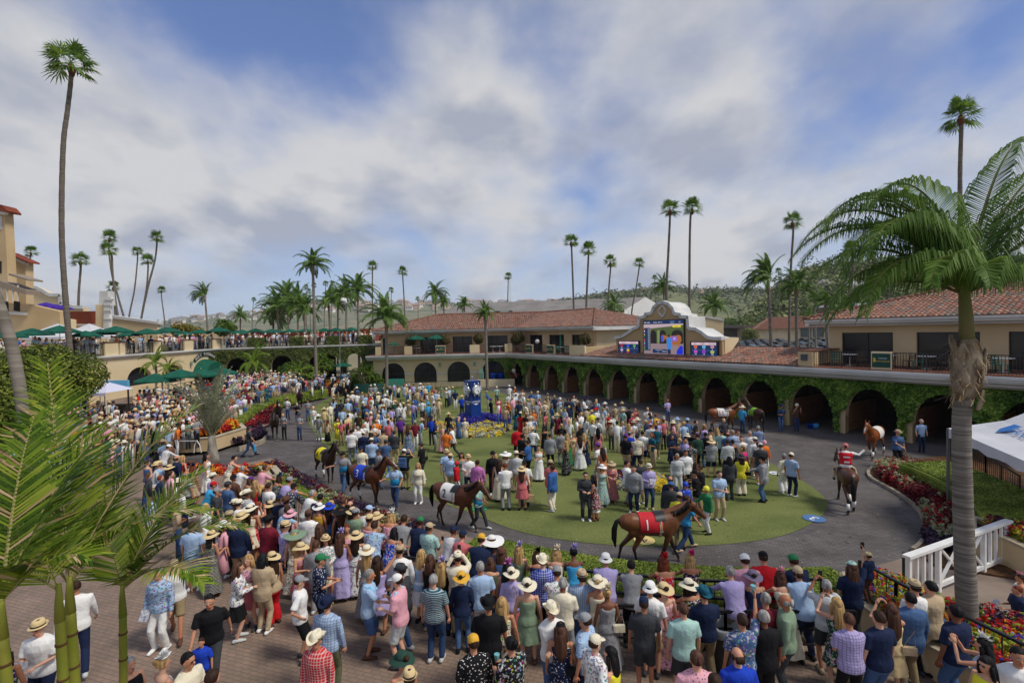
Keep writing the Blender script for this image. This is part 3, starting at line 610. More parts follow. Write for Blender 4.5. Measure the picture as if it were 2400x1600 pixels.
# --- balcony railings and panels
SIGNG=mat('sign_green',lin('#12463c'),.5);GOLD=mat('gold_letters',lin('#d6a93a'),.5);WLET=mat('white_letters',(.8,.8,.78),.5)
def railing(fr,s0,s1,t,z,parent,name='balcony_railing',h=1.0,gap=.13,m=BLACKM):
 mb=MB();fbox(mb,fr,s0,s1,t-.03,t+.03,z+h-.04,z+h);fbox(mb,fr,s0,s1,t-.02,t+.02,z+.08,z+.11);n=max(2,int((s1-s0)/gap))
 for i in range(n+1):
  s=s0+(s1-s0)*i/n;w_=.025 if i%12==0 else .011;fbox(mb,fr,s-w_,s+w_,t-w_,t+w_,z+.01,z+h-.04)
 return mb. build(name,m,parent)
def panels(fr,lst,rails_from,rails_to,t=-.55,ztxt=True):
 """lst: (px0, px1, kind) across the balcony; rails fill the gaps"""
 seg=sorted([(fr. hit(a,815,t)[0],fr. hit(b,815,t)[0],k) for a,b,k in lst]);cur=rails_from
 for a,b,k in seg:
  if a-cur>.3:railing(fr,cur,a,t,4.17,club)
  mb=MB();fbox(mb,fr,a,b,t-.1,t+.1,4.171,5.2);mb. build('parapet_panel',STUCCO_L,club);cur=b
  if k=='s':
   mb=MB();fbox(mb,fr,a+.06,b-.06,t-.14,t-.101,4.3,5.1);sg=mb. build('sign_panel',SIGNG,club)
   ang=math. atan2(fr. u. y,fr. u. x);c=fr. P((a+b)/2+.1*(b-a),t-.145,4.0);wd=b-a
   for tx,zz,mm,sz in(('CAESARS',4.82,WLET,.15),('SPORTSBOOK',4.65,GOLD,.165)):
    p=fr. P((a+b)/2+.08*wd,t-.145,zz);mesh_obj('lettering',text_mesh(tx,sz*min(1.2,wd/1.35)*.9,mm,.002),sg,p,(PI/2,0,ang))
   mb=MB();fbox(mb,fr,a+.12*wd,a+.24*wd,t-.146,t-.141,4.6,4.85);mb. build('emblem',GOLD,sg)
 if rails_to-cur>.3:railing(fr,cur,rails_to,t,4.17,club)
kt=(Vector(kink(-.55,0)[:2])-WING. o). dot(WING. u);kt2=(Vector(kink(-.55,0)[:2])-ARC. o). dot(ARC. u)
panels(WING,[(880,893,'p'),(948,966,'p'),(1021,1044,'s'),(1101,1124,'p'),(1183,1200,'p')],-.4,kt)
panels(ARC,[(1233,1249,'s'),(1283,1300,'s'),(1336,1372,'p')],kt2,SB0-.9)
panels(ARC,[(2043,2091,'s'),(2285,2314,'s')],SB1+.9,SE)
# wall lanterns
M_LANT=mat('lantern_green',lin('#7fa08d'),.5)
def lantern(fr,s,z,parent,t=0):
 mb=MB();c=fr. P(s,t-.22,z);mb. lathe([(.02,.32),(.05,.28),(.14,.2),(.15,.17),(.13,.15),(.10,-.12),(.13,-.14),(.06,-.2),(.02,-.3)],8,c=c);mb. bar(fr. P(s,t-.22,z-.16),fr. P(s,t,z-.16),.05);mb. build('wall_lantern',M_LANT,parent)
for px in(1031,1112):lantern(WING,WING. hit(px,850)[0],2.75,club)
# --- sign gable with three screens
T_G=.35
gab=wempty('scoreboard_gable',ARC. P(ARC. hit(1570,800,T_G)[0],T_G,4.3));tag(gab,'tan mission style gable with white scrolled edge and three video screens','scoreboard')
def gp(px,py,t=T_G):return ARC. hit(px,py,t)
outl_px=[(1447,842),(1443,791),(1458,788),(1473,779),(1485,770),(1497,765),(1499,744),(1513,741),(1514,735),(1528,733),(1533,720),(1542,711),(1555,707),(1568,711),(1578,721),(1583,734),(1596,736),(1597,741),(1614,742),(1616,768),(1632,770),(1646,778),(1660,789),(1673,792),(1692,792),(1694,849)]
outl=[gp(*p) for p in outl_px];outl[0]=(outl[0][0],4.2);outl[-1]=(outl[-1][0],4.2)
GD=2.2
mb=MB();mb. prism([ARC. P(s,T_G,z) for s,z in outl],Vector((ARC. n. x,ARC. n. y,0))*.3);mb. build('gable_face',STUCCO_T,gab)
# solid body behind, white sheet on top
mb=MB();top=outl[1:-1]
for i in range(len(top)-1):
 (a,za),(b,zb)=top[i],top[i+1];mb. add([ARC. P(a,T_G+.3,za-.02),ARC. P(b,T_G+.3,zb-.02),ARC. P(b,T_G+GD,zb-.02),ARC. P(a,T_G+GD,za-.02)],[(0,1,2,3)])
me=mb. mesh('gable_top',WHITE);mesh_obj('gable_top',me,gab)
s0_,s1_=outl[0][0],outl[-1][0];mb=MB()
mb. add([ARC. P(s1_,T_G+.3,4.2),ARC. P(s1_,T_G+GD,5.7),ARC. P(s1_,T_G+GD,top[-1][1]-.03),ARC. P(s1_,T_G+.3,top[-1][1]-.03)],[(0,1,2,3)]);mb. add([ARC. P(s0_,T_G+.3,4.2),ARC. P(s0_,T_G+GD,4.2),ARC. P(s0_,T_G+GD,top[0][1]-.03),ARC. P(s0_,T_G+.3,top[0][1]-.03)],[(0,1,2,3)])
mb. add([ARC. P(s,T_G+GD,z) for s,z in outl],[tuple(range(len(outl)))]);mb. build('gable_side',STUCCO_L,gab)
# moulded edge
mb=MB();tp=[Vector(p) for p in top]
for i in range(len(tp)-1):
 a,b=tp[i],tp[i+1];d=(b-a);
 if d. length<.02:continue
 d. normalize();nrm=Vector((-d. y,d. x));
 if i==len(tp)-2 or True:pass
 e=.04;A=[a-d*e+nrm*.10,b+d*e+nrm*.10,b+d*e-nrm*.16,a-d*e-nrm*.16];mb. prism([ARC. P(p. x,T_G-.16,p. y) for p in A],Vector((ARC. n. x,ARC. n. y,0))*(.42 if nrm. y<.5 else .5))
me=mb. mesh('gable_moulding',WHITE);fix_normals(me);mesh_obj('gable_moulding',me,gab)
sw,zw=gp(1553,729);mb=MB()
for i in range(24):
 t=2*PI*i/24;r=1+.12*math. cos(4*t);mb. ball(ARC. P(sw+.33*r*math. cos(t),T_G-.05,zw+.42*r*math. sin(t)),(.09,.09,.09),6,5)
mb. build('wreath',WHITE,gab,smooth=True)
s_v,z_v=gp(1630,745)
AR=math. atan2(ARC. u. y,ARC. u. x)
def emis(name,col,st=1.0):
 if name in MATS:return MATS[name]
 m,N,L,P=_nm(name);P. inputs['Base Color']. default_value=(*[c*.2 for c in col],1);P. inputs['Emission Color']. default_value=(*col,1);P. inputs['Emission Strength']. default_value=st*.62;P. inputs['Roughness']. default_value=.3;MATS[name]=m;return m
def screen(name,px0,py0,px1,py1,parent):
 a,zt=gp(px0,py0,T_G-.12);b,zb=gp(px1,py1,T_G-.12);mb=MB();fbox(mb,ARC,a,b,T_G-.14,T_G,zb,zt);o=mb. build(name,BLACKM,parent)
 Wd=b-a;Hd=zt-zb
 def rect(x0,y0,x1,y1,col,lay=1,nm='screen_area'):
  """fractions from top left"""
  mb=MB();t=T_G-.145-.004*lay;P=[ARC. P(a+Wd*x,t,zt-Hd*y) for x,y in((x0,y0),(x1,y0),(x1,y1),(x0,y1))];mb. add(P,[(0,3,2,1)]);return mb. build(nm,emis('led_%02x%02x%02x'%tuple(int(c*255) for c in col),col),o)
 def txt(s,x,y,size,col,lay=4,align='CENTER'):
  me=text_mesh(s,size*Hd,emis('led_%02x%02x%02x'%tuple(int(c*255) for c in col),col),0,align);return mesh_obj('digits',me,o,ARC. P(a+Wd*x,T_G-.145-.004*lay,zt-Hd*y),(PI/2,0,AR))
 def poly(pts,col,lay=2,nm='screen_picture'):
  mb=MB();t=T_G-.145-.004*lay;P=[ARC. P(a+Wd*x,t,zt-Hd*y) for x,y in pts];mb. add(P,[tuple(range(len(P)))]);me=mb. mesh(nm,emis('led_%02x%02x%02x'%tuple(int(c*255) for c in col),col));return mesh_obj(nm,me,o)
 return rect,txt,poly
nav=lin('#0c2a58');wht=(.75,.78,.85);pnk=lin('#d7b9c0')
rect,txt,poly=screen('odds_screen',1449,798,1499,830,gab)
rect(.04,.04,.96,.96,nav);rect(.05,.06,.95,.24,pnk,2);txt('RACE 6',.28,.15,.14,nav);txt('MTP 12',.72,.15,.16,nav)
for i,(c,n) in enumerate([('#b3172b','52'),('#3f57d8','5'),('#4fae2e','8'),('#c9a9c9','9'),('#d9c32b',''),('#2a2a35','-')]):
 x=.18+.3*(i%3);y=.3+.34*(i//3);rect(x-.06,y,x+.06,y+.14,lin(c),2);txt(n,x,y+.22,.15,wht)
rect(.6*.7,.8,.6*.7+.12,.92,lin('#c02030'),3);rect(.06,.58,.94,.6,lin('#5f86c8'),2)
rect,txt,poly=screen('odds_screen',1618,800,1684,836,gab)
rect(.04,.04,.96,.95,nav);rect(.05,.06,.93,.24,pnk,2);txt('TIME',.18,.15,.12,nav);txt('4:20',.45,.15,.2,(.02,.02,.04));txt('LONGINES',.78,.15,.11,nav)
for i,(c,k,n) in enumerate([('#d9632b','7','17'),('#74b9dd','8','14'),('#c9929b','11','6'),('#d44fc4','9','16'),('#a22fd0','10','13'),('#b8c92b','12','20')]):
 x=.2+.3*(i%3);y=.28+.34*(i//3);rect(x-.06,y,x+.06,y+.15,lin(c),2);txt(k,x,y+.075,.11,(.05,.03,.05));txt(n,x,y+.235,.16,wht)
rect(.06,.585,.93,.6,lin('#5f86c8'),2);rect(.06,.93,.93,.945,lin('#5f86c8'),2)
rect,txt,poly=screen('main_screen',1507,751,1605,833,gab)
rect(.02,.02,.98,.98,lin('#8c7a80'));rect(.02,.02,.98,.12,nav,2);txt('DEL MAR',.11,.07,.055,wht);txt('RACE 6   MTP 12',.38,.07,.045,wht);txt('SARATOGA',.73,.05,.03,lin('#7fb0e8'));txt('RACE 9',.73,.09,.035,wht);txt('4:20',.9,.07,.035,wht)
poly([(.02,.12),(.98,.12),(.98,.15),(.2,.24),(.02,.24)],lin('#b9a4aa'),2);poly([(.2,.24),(.98,.17),(.98,.66),(.2,.68)],lin('#4a5a33'),3)
for cx,hw in((.27,.075),(.5,.08),(.84,.13)):poly([(cx-hw,.68)]+[(cx-hw*math. cos(PI*i/8),.42-.13*math. sin(PI*i/8)) for i in range(9)]+[(cx+hw,.68)],(.012,.01,.012),4)
poly([(.37,.66),(.37,.3),(.43,.3),(.42,.66)],lin('#7c8a5d'),5)
rect(.03,.22,.19,.88,lin('#152d4c'),6)
for i,c in enumerate(['#b3172b','#ddd','#2337b8','#d9c32b','#1f6a2a','#222','#d9632b','#d44fc4','#7fd0dd','#8c2fc0','#7a7a7a','#4fae2e']):
 c=c if len(c)==7 else '#'+''. join(x*2 for x in c[1:]);y=.25+i*.051;rect(.035,y,.055,y+.035,lin(c),7);rect(.13,y+.005,.18,y+.03,lin('#8f9cb0'),7)
poly([(.47,.45),(.5,.43),(.56,.44),(.63,.48),(.7,.46),(.8,.45),(.88,.43),(.93,.47),(.94,.6),(.9,.68),(.9,.82),(.87,.82),(.86,.7),(.76,.72),(.68,.68),(.62,.58),(.55,.55),(.53,.62),(.47,.63),(.46,.52)],lin('#a2612f'),6)
poly([(.46,.44),(.52,.46),(.52,.62),(.46,.62)],lin('#3c50c8'),7);poly([(.7,.47),(.83,.46),(.86,.6),(.73,.63)],lin('#8a5fb8'),7);txt('10',.775,.54,.09,wht,8)
poly([(.6,.5),(.7,.5),(.72,.68),(.69,.84),(.61,.84),(.6,.68)],lin('#3b7fd0'),9);poly([(.62,.42),(.67,.42),(.68,.49),(.62,.49)],lin('#3a2a24'),9);poly([(.61,.84),(.69,.84),(.69,.97),(.62,.97)],lin('#1c2c4a'),9)
poly([(.82,.97),(.84,.85),(.93,.72),(.97,.76),(.97,.97)],lin('#1230c8'),10);rect(.74,.16,.93,.22,lin('#e0c92f'),8);txt('REPLAY',.835,.19,.035,nav,9)
rect(.25,.84,.6,.95,nav,8);txt('RACE DISTANCE',.4,.87,.03,wht,9);txt('6',.38,.92,.05,wht,9);txt('RACE 6',.54,.9,.045,wht,9)
# ================================================================ LEFT TERRACE BUILDING
ZD=5.5
ter=wempty('terrace_building',(-37,50,0));tag(ter,'cream terrace building with arches, balustrade deck and club awning','building')
def ops_px(fr,lst):
 out=[]
 for(a,b,ytop,ysill) in lst:
  s0,_=fr. hit(a,850);s1,_=fr. hit(b,850);s0,s1=min(s0,s1),max(s0,s1);c=(s0+s1)/2;d=fr. hit((a+b)/2,ytop)[1];zs=fr. hit((a+b)/2,ysill)[1]
  out. append((c,(s1-s0)/2,max(zs,0.0),d-min((s1-s0)/2,1.3),d))
 return sorted(out)
o1=ops_px(T1,[(296,356,860,903),(384,432,855,897),(454,503,846,905)])
mb=MB();arch_wall(mb,T1,-.3,34,0,ZD-.35,o1,0,.6);mb. build('terrace_wall',STUCCO_L,ter)
o2=ops_px(T2,[(528,583,838,890),(635,688,832,888),(722,800,830,905),(812,850,828,905)])
mb=MB();arch_wall(mb,T2,-.3,20.2,0,ZD-.35,o2,0,.6);mb. build('terrace_wall',STUCCO_L,ter)
mb=MB();fbox(mb,T1,-.5,34,.6,26,ZD-.5,ZD);fbox(mb,T2,-3,20.2,.6,16,ZD-.5,ZD-.01);mb. build('deck_slab',CONC,ter)
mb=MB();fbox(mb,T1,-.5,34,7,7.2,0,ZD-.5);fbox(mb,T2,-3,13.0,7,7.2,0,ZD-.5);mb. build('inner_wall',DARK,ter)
mb=MB()
for fr,L_ in((T1,34),(T2,20)):profile_run(mb,[lambda t,z,fr=fr:fr. P(-.3,t,z),lambda t,z,fr=fr,L_=L_:fr. P(L_,t,z)],[(.2,ZD),(-.28,ZD),(-.28,ZD-.14),(-.12,ZD-.3),(0,ZD-.35),(.2,ZD-.35)])
me=mb. mesh('terrace_band',WHITE);fix_normals(me);mesh_obj('terrace_band',me,ter)
for o in o1[1:]+o1[:1]:
 c,hw,sill,sp,ap=o;mb=MB();pts=[(c-hw*math. cos(PI*i/14),sp+(ap-sp)*math. sin(PI*i/14)) for i in range(15)]
 mb. add([T1. P(a,.4,z) for a,z in[(c-hw,sill)]+pts+[(c+hw,sill)]],[tuple(range(17))]);w_=mb. build('window',GLASS,ter);mb=MB()
 for q in(-.33,.33):fbox(mb,T1,c+q*hw*2-.04,c+q*hw*2+.04,.33,.39,sill,ap-.35)
 fbox(mb,T1,c-hw,c+hw,.33,.39,sp,sp+.08);mb. build('window_frame',BLACKM,w_)
 # parapet pillars from the photograph, rails between
pil1=[(100,139),(245,276),(280,292),(361,376),(432,452),(499,519)];pil2=[(585,619),(683,709),(768,795),(845,870)]
def deck_rail(fr,pils,s0,s1,ivy=False):
 seg=sorted([tuple(sorted((fr. hit(a,815)[0],fr. hit(b,815)[0]))) for a,b in pils]);cur=s0
 for a,b in seg:
  if a-cur>.3:railing(fr,cur,a,.12,ZD,ter,'deck_railing',1.05,.16)
  mb=MB();fbox(mb,fr,a,b,-.06,.4,ZD-.0,ZD+1.15);fbox(mb,fr,a-.05,b+.05,-.11,.45,ZD+1.151,ZD+1.22,1);mb. build('deck_pillar',[STUCCO_L,M_COPE],ter);cur=max(cur,b)
 if s1-cur>.3:railing(fr,cur,s1,.12,ZD,ter,'deck_railing',1.05,.16)
 return seg
deck_rail(T1,pil1,0,33);P2S=deck_rail(T2,pil2,0,20)
# club entrance awning and sign
cdo=o1[0]if False else min(o1,key=lambda o:o[0]);c,hw,sill,sp,ap=cdo
mb=MB();n=12
for i in range(n):
 a0,a1=PI*i/n,PI*(i+1)/n;r=hw*1.1;za=sp-.1
 p=lambda a,t,k=1.0:T1. P(c-r*k*math. cos(a),t,za+(ap-sp+.35)*k*math. sin(a))
 mb. add([p(a0,-.02),p(a1,-.02),p(a1,-1.3,.78),p(a0,-1.3,.78)],[(0,1,2,3)]);mb. add([p(a0,-1.3,.78),p(a1,-1.3,.78),T1. P(c,-1.3,za)],[(0,1,2)])
mb. build('awning',GREENC,ter)
SIGNB=mat('sign_black',(.015,.02,.018),.5);mb=MB();zc=ap+.1;rr0,rr1=hw*1.12,hw*1.12+.62;A0,A1=R(38),R(142)
for i in range(14):
 a,b=A0+(A1-A0)*i/14,A0+(A1-A0)*(i+1)/14
 mb. add([T1. P(c-r*math. cos(t),-.12,sp+r*.72*math. sin(t)+.25) for r,t in((rr0,a),(rr1,a),(rr1,b),(rr0,b))],[(0,1,2,3)])
sg=mb. build('arch_sign',SIGNB,ter)
tx='PADDOCK CLUB';
for i,ch in enumerate(tx):
 if ch==' ':continue
 t=A1-.14-(A1-A0-.28)*i/(len(tx)-1);r=(rr0+rr1)/2;q=T1. P(c+(r*math. cos(t)),-.15,sp+r*.72*math. sin(t)+.25)
 # wall faces +X: text runs towards -s direction seen from the ring
 o=mesh_obj('lettering',text_mesh(ch,.44,WLET,.004),sg);o. location=T1. P(c+r*math. cos(t)*(1),-.15,q. z);o. rotation_euler=(PI/2,0,PI/2)
for px in(445,385):lantern(T1,T1. hit(px,850)[0],4.0,ter)
# ================================================================ IVY
IVY=leafmat('ivy_leaves',[lin('#1c340f'),lin('#3b601a'),lin('#6c8f30'),lin('#a2bb52')],trans=.15)
IVYD=leafmat('creeping_fig_leaves',[lin('#2f3f1a'),lin('#54612b'),lin('#76803c')],trans=.1)
def ivy(name,fr,s0,s1,z0,z1,n,keep,size,lab,m,thick=.22,t0=-.02,seed=3,group=None):
 r=np. random. RandomState(seed);S=s0+(s1-s0)*r. rand(n);Z=z0+(z1-z0)*r. rand(n)**.95;k=keep(S,Z);S,Z=S[k],Z[k]
 lump=np. clip(.5+.35*np. sin(S*2.1+np. sin(Z*3)*1.3)*np. sin(Z*2.7+S)+.35*np. sin(S*8.3+2*np. sin(Z*2.2))*np. sin(Z*7.1+1.7*np. sin(S*1.9)),0,1);T=t0-thick*(.1+.9*lump*r. rand(len(S))**.6)
 P=np. stack([fr. o. x+fr. u. x*S+fr. n. x*T,fr. o. y+fr. u. y*S+fr. n. y*T,Z],1);Nn=np. tile(np. array([-fr. n. x,-fr. n. y,.55]),(len(S),1))
 o=mesh_obj(name,quads_mesh(name,leaf_quads(P,Nn,size,r,.55),m));tag(o,lab,'ivy',group);return o
def arc_open(S,Z,c0=0.5):
 q=np. abs(((S/BAY-.5)%1.0)-.0);d=np. minimum(q,1-q)*BAY# distance from opening centre
 hw=1.40-.03*Z;top=1.1+1.84*np. sqrt(np. clip(1-(d/hw)**2,0,1))
 return(d<hw)&(Z<top)
def arc_keep(S,Z):
 fr_=(S/BAY)%1.0;bare=(fr_>.0)&(fr_<.10)# cream pier edge left bare low down
 low=Z<.25+.25*np. sin(S*5)
 return~arc_open(S,Z)&~(bare&(Z<1.5+.3*np. sin(S*3.3)))&~(low&(np. abs(fr_-.93)>.12))
ivy('ivy',ARC,KS-.1,SE,0.05,3.55,130000,arc_keep,.085,'bright green ivy covering the stall arcade wall between the dark arches',IVY,thick=.42)
def wing_keep(S,Z):
 c,hw,sill,sp,ap=wops[3];inn=(np. abs(S-c)<hw*.98)&(Z<sp+(ap-sp)*np. sqrt(np. clip(1-((S-c)/hw)**2,0,1)))
 return~inn&(Z>3.5-(S-(c-1.2))*1.4)
ivy('ivy',WING,wops[3][0]-1.5,KW,.6,3.5,6000,wing_keep,.07,'light green ivy patch beside the last glazed arch of the clubhouse',IVY,seed=8)
def t2_keep(S,Z):
 ok=np. ones_like(S,bool)
 for c,hw,sill,sp,ap in o2:ok&=~((np. abs(S-c)<hw*.95)&(Z>sill-.2)&(Z<sp+(ap-sp)*np. sqrt(np. clip(1-((S-c)/hw)**2,0,1))))
 up=Z>ZD-.34;pil=np. zeros_like(S,bool)
 for a,b in P2S:pil|=(S>a-.15)&(S<b+.15)
 return ok&(~up|pil)
ivy('ivy',T2,-.1,20.0,1.2,ZD+1.2,42000,t2_keep,.11,'dull green creeper clipped flat over the far terrace wall and its pillars',IVYD,thick=.16,t0=-.1,seed=5)
def t1_keep(S,Z):return(Z<ZD-.45)&~((Z<3.2)&(S>.4))
ivy('ivy',T1,-.2,2.4,1.4,ZD-.4,4500,t1_keep,.10,'creeper square on the cream wall beside the club awning',IVYD,thick=.12,seed=6)
# ================================================================ HEDGES AND FLOWERS
HEDGE=leafmat('hedge_leaves',[lin('#3c5218'),lin('#64792a'),lin('#8c9c40'),lin('#a5b050')],trans=.15)
def hedge(name,line,w,z0,h,lab,cat='hedge',n_per=2600,m=HEDGE,size=.035,seed=1,core=None,group=None):
 """clipped hedge along a polyline: soft box with a leafy skin"""
 r=np. random. RandomState(seed);P=[Vector(p[:2]) for p in line];segs=[(P[i],P[i+1]) for i in range(len(P)-1)];LL=[(b-a). length for a,b in segs];tot=sum(LL)
 o=strip(name,P,w-.06,h-.04,m,z0,kind=None);n=int(n_per*tot);q=np. repeat(np. arange(len(segs)),np. maximum(1,(np. array(LL)/tot*n). astype(int)));t=r. rand(len(q))
 A=np. array([[a. x,a. y]for a,b in segs])[q];B=np. array([[b. x,b. y]for a,b in segs])[q];C=A+(B-A)*t[:,None];D=B-A;D/=np. linalg. norm(D,axis=1,keepdims=True);Nn=np. stack([-D[:,1],D[:,0]],1)
 per=w+2*h;u=r. rand(len(q))*per;side=np. where(u<w,0,np. where(u<w+h,1,-1));off=np. where(side==0,u-w/2,side*w/2.);Z=np. where(side==0,h,r. rand(len(q))*h)
 rnd=.05;off=off*(1-.12*(Z/h)**6);X=C+Nn*off[:,None];pts=np. stack([X[:,0],X[:,1],z0+Z+r. normal(0,.012,len(q))],1)
 NN=np. where(side[:,None]==0,np. array([[0,0,1.]]),np. concatenate([Nn*side[:,None],np. zeros((len(q),1))],1))
 mesh_obj('foliage',quads_mesh('foliage',leaf_quads(pts,NN,size,r,.6),m),o);tag(o,lab,cat,group);return o
hedge('hedge',smooth_poly([at(*p,z=1) for p in[(532,1003),(560,975),(600,950),(650,932),(700,922),(758,912)]],3),1.3,.2,.85,'light green clipped hedge curving along the left bank of the walking ring',n_per=1500,size=.055)
hedge('hedge',[at(*p,z=.5) for p in[(905,888),(1000,893),(1055,893)]],1.0,.0,1.0,'low green hedge under the clubhouse arches behind the crowd',n_per=900,size=.07,seed=3)
hedge('hedge',[Vector(p[:2])-Vector((0,.95)) for p in NE[15:]],1.7,.38,.2,'low green hedge between the near rail and the walking ring',n_per=6500,size=.03,seed=4)
GR=[Vector(p[:2])+Vector((-.5,-.75)) for p in NE[1:12]]
gs=hedge('grass_strip',GR,1.0,.38,.06,None,'grass',n_per=2200,m=M_GRASS,size=.04,seed=9);tag(gs,kind='stuff');gs['label']='narrow strip of green turf behind the purple border';gs['category']='grass'
# big right hedges
RH=[at(*p,z=.9) for p in[(2165,1082),(2215,1098),(2300,1134),(2370,1176),(2425,1225)]]
hedge('hedge',smooth_poly(RH,3),2.3,.05,.85,'broad box hedge behind the red flower bed right of the ring',n_per=9000,size=.032,seed=6)
def flowers(name,region,z0,h,n,cols,lab,cat,seed=1,size=.06,clump=5,tuft=26,spread=.16,kind='stuff',group=None,z1=None):
 """bedding plants: many small leafy clumps inside a polygon region (world xy)"""
 r=np. random. RandomState(seed);xs=[p[0]for p in region];ys=[p[1]for p in region];C=[]
 while len(C)<n:
  p=(min(xs)+r. rand()*(max(xs)-min(xs)),min(ys)+r. rand()*(max(ys)-min(ys)))
  if inside(p,region):C. append(p)
 C=np. array(C);k=tuft;hh=h*(.6+.6*r. rand(n));mi=(np. sin(C[:,0]*1.9+seed)+np. sin(C[:,1]*2.3+1.7*seed)+r. normal(0,.9,n));mi=np. digitize(mi,np. quantile(mi,np. cumsum([c[1]for c in cols])[:-1]/sum(c[1]for c in cols)))
 t=r. rand(n,k);ang=r. rand(n,k)*2*PI;rad=spread*np. sqrt(r. rand(n,k))*(1.1-t*.6);P=np. stack([C[:,:1]+rad*np. cos(ang),C[:,1:]+rad*np. sin(ang),z0+hh[:,None]*t],2). reshape(-1,3)
 V=leaf_quads(P,np. tile([[0,-.2,.8]],(len(P),1)),size,r,.7)
 o=mesh_obj(name,quads_mesh(name,V,[c[0]for c in cols],np. repeat(mi,k)));tag(o,lab,cat,group,kind);return o
def fl(name,a,b):return leafmat(name,[lin(a),lin(b)],trans=.2)
F_RED=fl('red_flowers','#a8151c','#d8322c');F_ORA=fl('orange_flowers','#d2691e','#f0a030');F_YEL=fl('yellow_flowers','#d9b91c','#f0dc4a');F_PUR=fl('purple_leaves','#2a1c30','#4a3350');F_BLU=fl('blue_salvia','#35329a','#5a55c4')
F_MAR=fl('maroon_cockscomb','#45101b','#7f1c28');F_SIL=fl('dusty_miller','#8a9068','#b3b58c');F_LIM=fl('lime_leaves','#6f8a20','#a5b53a');F_WHI=fl('silver_border','#9aa08c','#c8ccb8')
def rg(*p,z=0):return[at(*q,z=z) for q in p]
flowers('coleus_bed',rg((640,1000),(625,985),(650,962),(700,946),(775,930),(778,920),(700,930),(640,950),(585,985),(560,1020),(600,1022)),.3,.45,900,[(F_MAR,4),(F_RED,1)],'dark red coleus bedding between the left hedge and the kerb','flower bed',1,size=.07)
flowers('purple_bed',rg((560,1048),(600,1038),(625,1030),(610,1008),(570,1015),(480,1035),(430,1048),(420,1062),(470,1060)),.3,.35,500,[(F_PUR,1)],'dark purple foliage edging below the left planter','flower bed',2,size=.06)
flowers('orange_bed',rg((420,1022),(500,1018),(560,1000),(545,990),(440,1000),z=1.0),1.0,.4,420,[(F_ORA,4),(F_RED,3),(F_YEL,2)],'orange and red flowers on the raised left planter','flower bed',3,size=.08)
flowers('border_bed',[Vector(p[:2])+Vector(o) for o,ps in(((.0,-.1),NE[1:13]),((-.45,-.55),NE[1:13][::-1])) for p in ps],.38,.2,330,[(F_PUR,3),(F_MAR,2),(F_SIL,1)],'purple and dark red border along the near left kerb','flower bed',4,size=.05)
flowers('far_bed',rg((755,925),(800,912),(870,905),(860,898),(790,905),(750,918),z=.2),.1,.4,260,[(F_ORA,3),(F_RED,2)],'orange flower bed beside the tunnel path','flower bed',5,size=.1)
flowers('tunnel_bed',rg((752,885),(812,893),(808,905),(752,897),z=1.0),.6,.5,260,[(F_ORA,1),(F_MAR,2),(F_LIM,1)],'striped flower bank by the tunnel under the terrace','flower bed',15,size=.12)
flowers('front_bed',rg((560,1092),(640,1088),(650,1100),(600,1112),(520,1108),(400,1102),(400,1092),z=.5),.4,.26,170,[(F_RED,3),(F_ORA,3),(F_PUR,2),(F_LIM,1)],'bright red and orange flowers at the tip of the near planter','flower bed',6,size=.06)
flowers('red_bed',rg((2052,1102),(2110,1085),(2180,1110),(2260,1150),(2330,1200),(2300,1290),(2200,1285),(2170,1250),(2165,1205),(2120,1160),(2060,1125)),.1,.42,2300,[(F_MAR,5),(F_SIL,2),(F_RED,1),(F_SIL,2)],'red cockscomb and silver foliage bed right of the ring','flower bed',7,size=.05,spread=.12)
flowers('purple_bed',rg((2165,1262),(2290,1270),(2330,1300),(2190,1300)),.1,.3,420,[(F_PUR,1)],'purple foliage at the foot of the red flower bed','flower bed',8,size=.05)
# round bed under the clock tower
ck=at(1098,992)
CB=rg((1000,1000),(1040,985),(1110,975),(1180,985),(1200,1005),(1170,1022),(1100,1028),(1040,1018))
flowers('clock_bed',CB,.0,.22,1500,[(F_YEL,2),(F_WHI,3),(F_MAR,1),(F_WHI,2),(F_YEL,2)],'round bed of yellow and silver flowers at the foot of the blue clock','flower bed',9,size=.06,spread=.15)
flowers('salvia',rg((1070,996),(1100,1000),(1140,992),(1195,996),(1195,990),(1130,982),(1080,984)),.05,.55,420,[(F_BLU,1)],'blue salvia spikes round the blue clock base','flower bed',10,size=.06)
flowers('lawn_bed',rg((1445,1110),(1500,1106),(1560,1120),(1560,1150),(1500,1158),(1450,1146)),.0,.22,900,[(F_YEL,3),(F_WHI,3),(F_BLU,1),(F_MAR,1)],'yellow silver and purple flower bed on the lawn behind the man in pale blue','flower bed',11,size=.05,spread=.12)
# ---- right foreground planters
def planter(name,pts,z1,lab,w=.22,z0=0):
 P=[Vector(p[:2]) for p in pts];mb=MB();mb. prism([Vector((p. x,p. y,z0)) for p in P],(0,0,z1-.1-z0));me=mb. mesh(name,M_MULCH);fix_normals(me);o=mesh_obj(name,me)
 a=strip('wall',P,w,z1-z0,STUCCO,z0,kind=None,parent=o,closed=True);strip('cap',P,w+.08,.07,CONC,z1,kind=None,parent=o,closed=True);tag(o,lab,'planter');return o
PA=[at(1990,1345,1.0),at(2035,1340,1.0),at(2220,1422,1.0),at(2480,1490,1.0),at(2480,1660,1.0),at(2340,1590,1.0),at(2100,1462,1.0),at(2015,1405,1.0)]
planter('planter',PA,.95,'long stone planter of red and blue flowers under the near right palm')
def shrink(P,k):
 c=sum((Vector(p[:2]) for p in P),Vector((0,0)))/len(P);return[c+(Vector(p[:2])-c)*k for p in P]
PAi=[Vector(p[:2]) for p in PA]
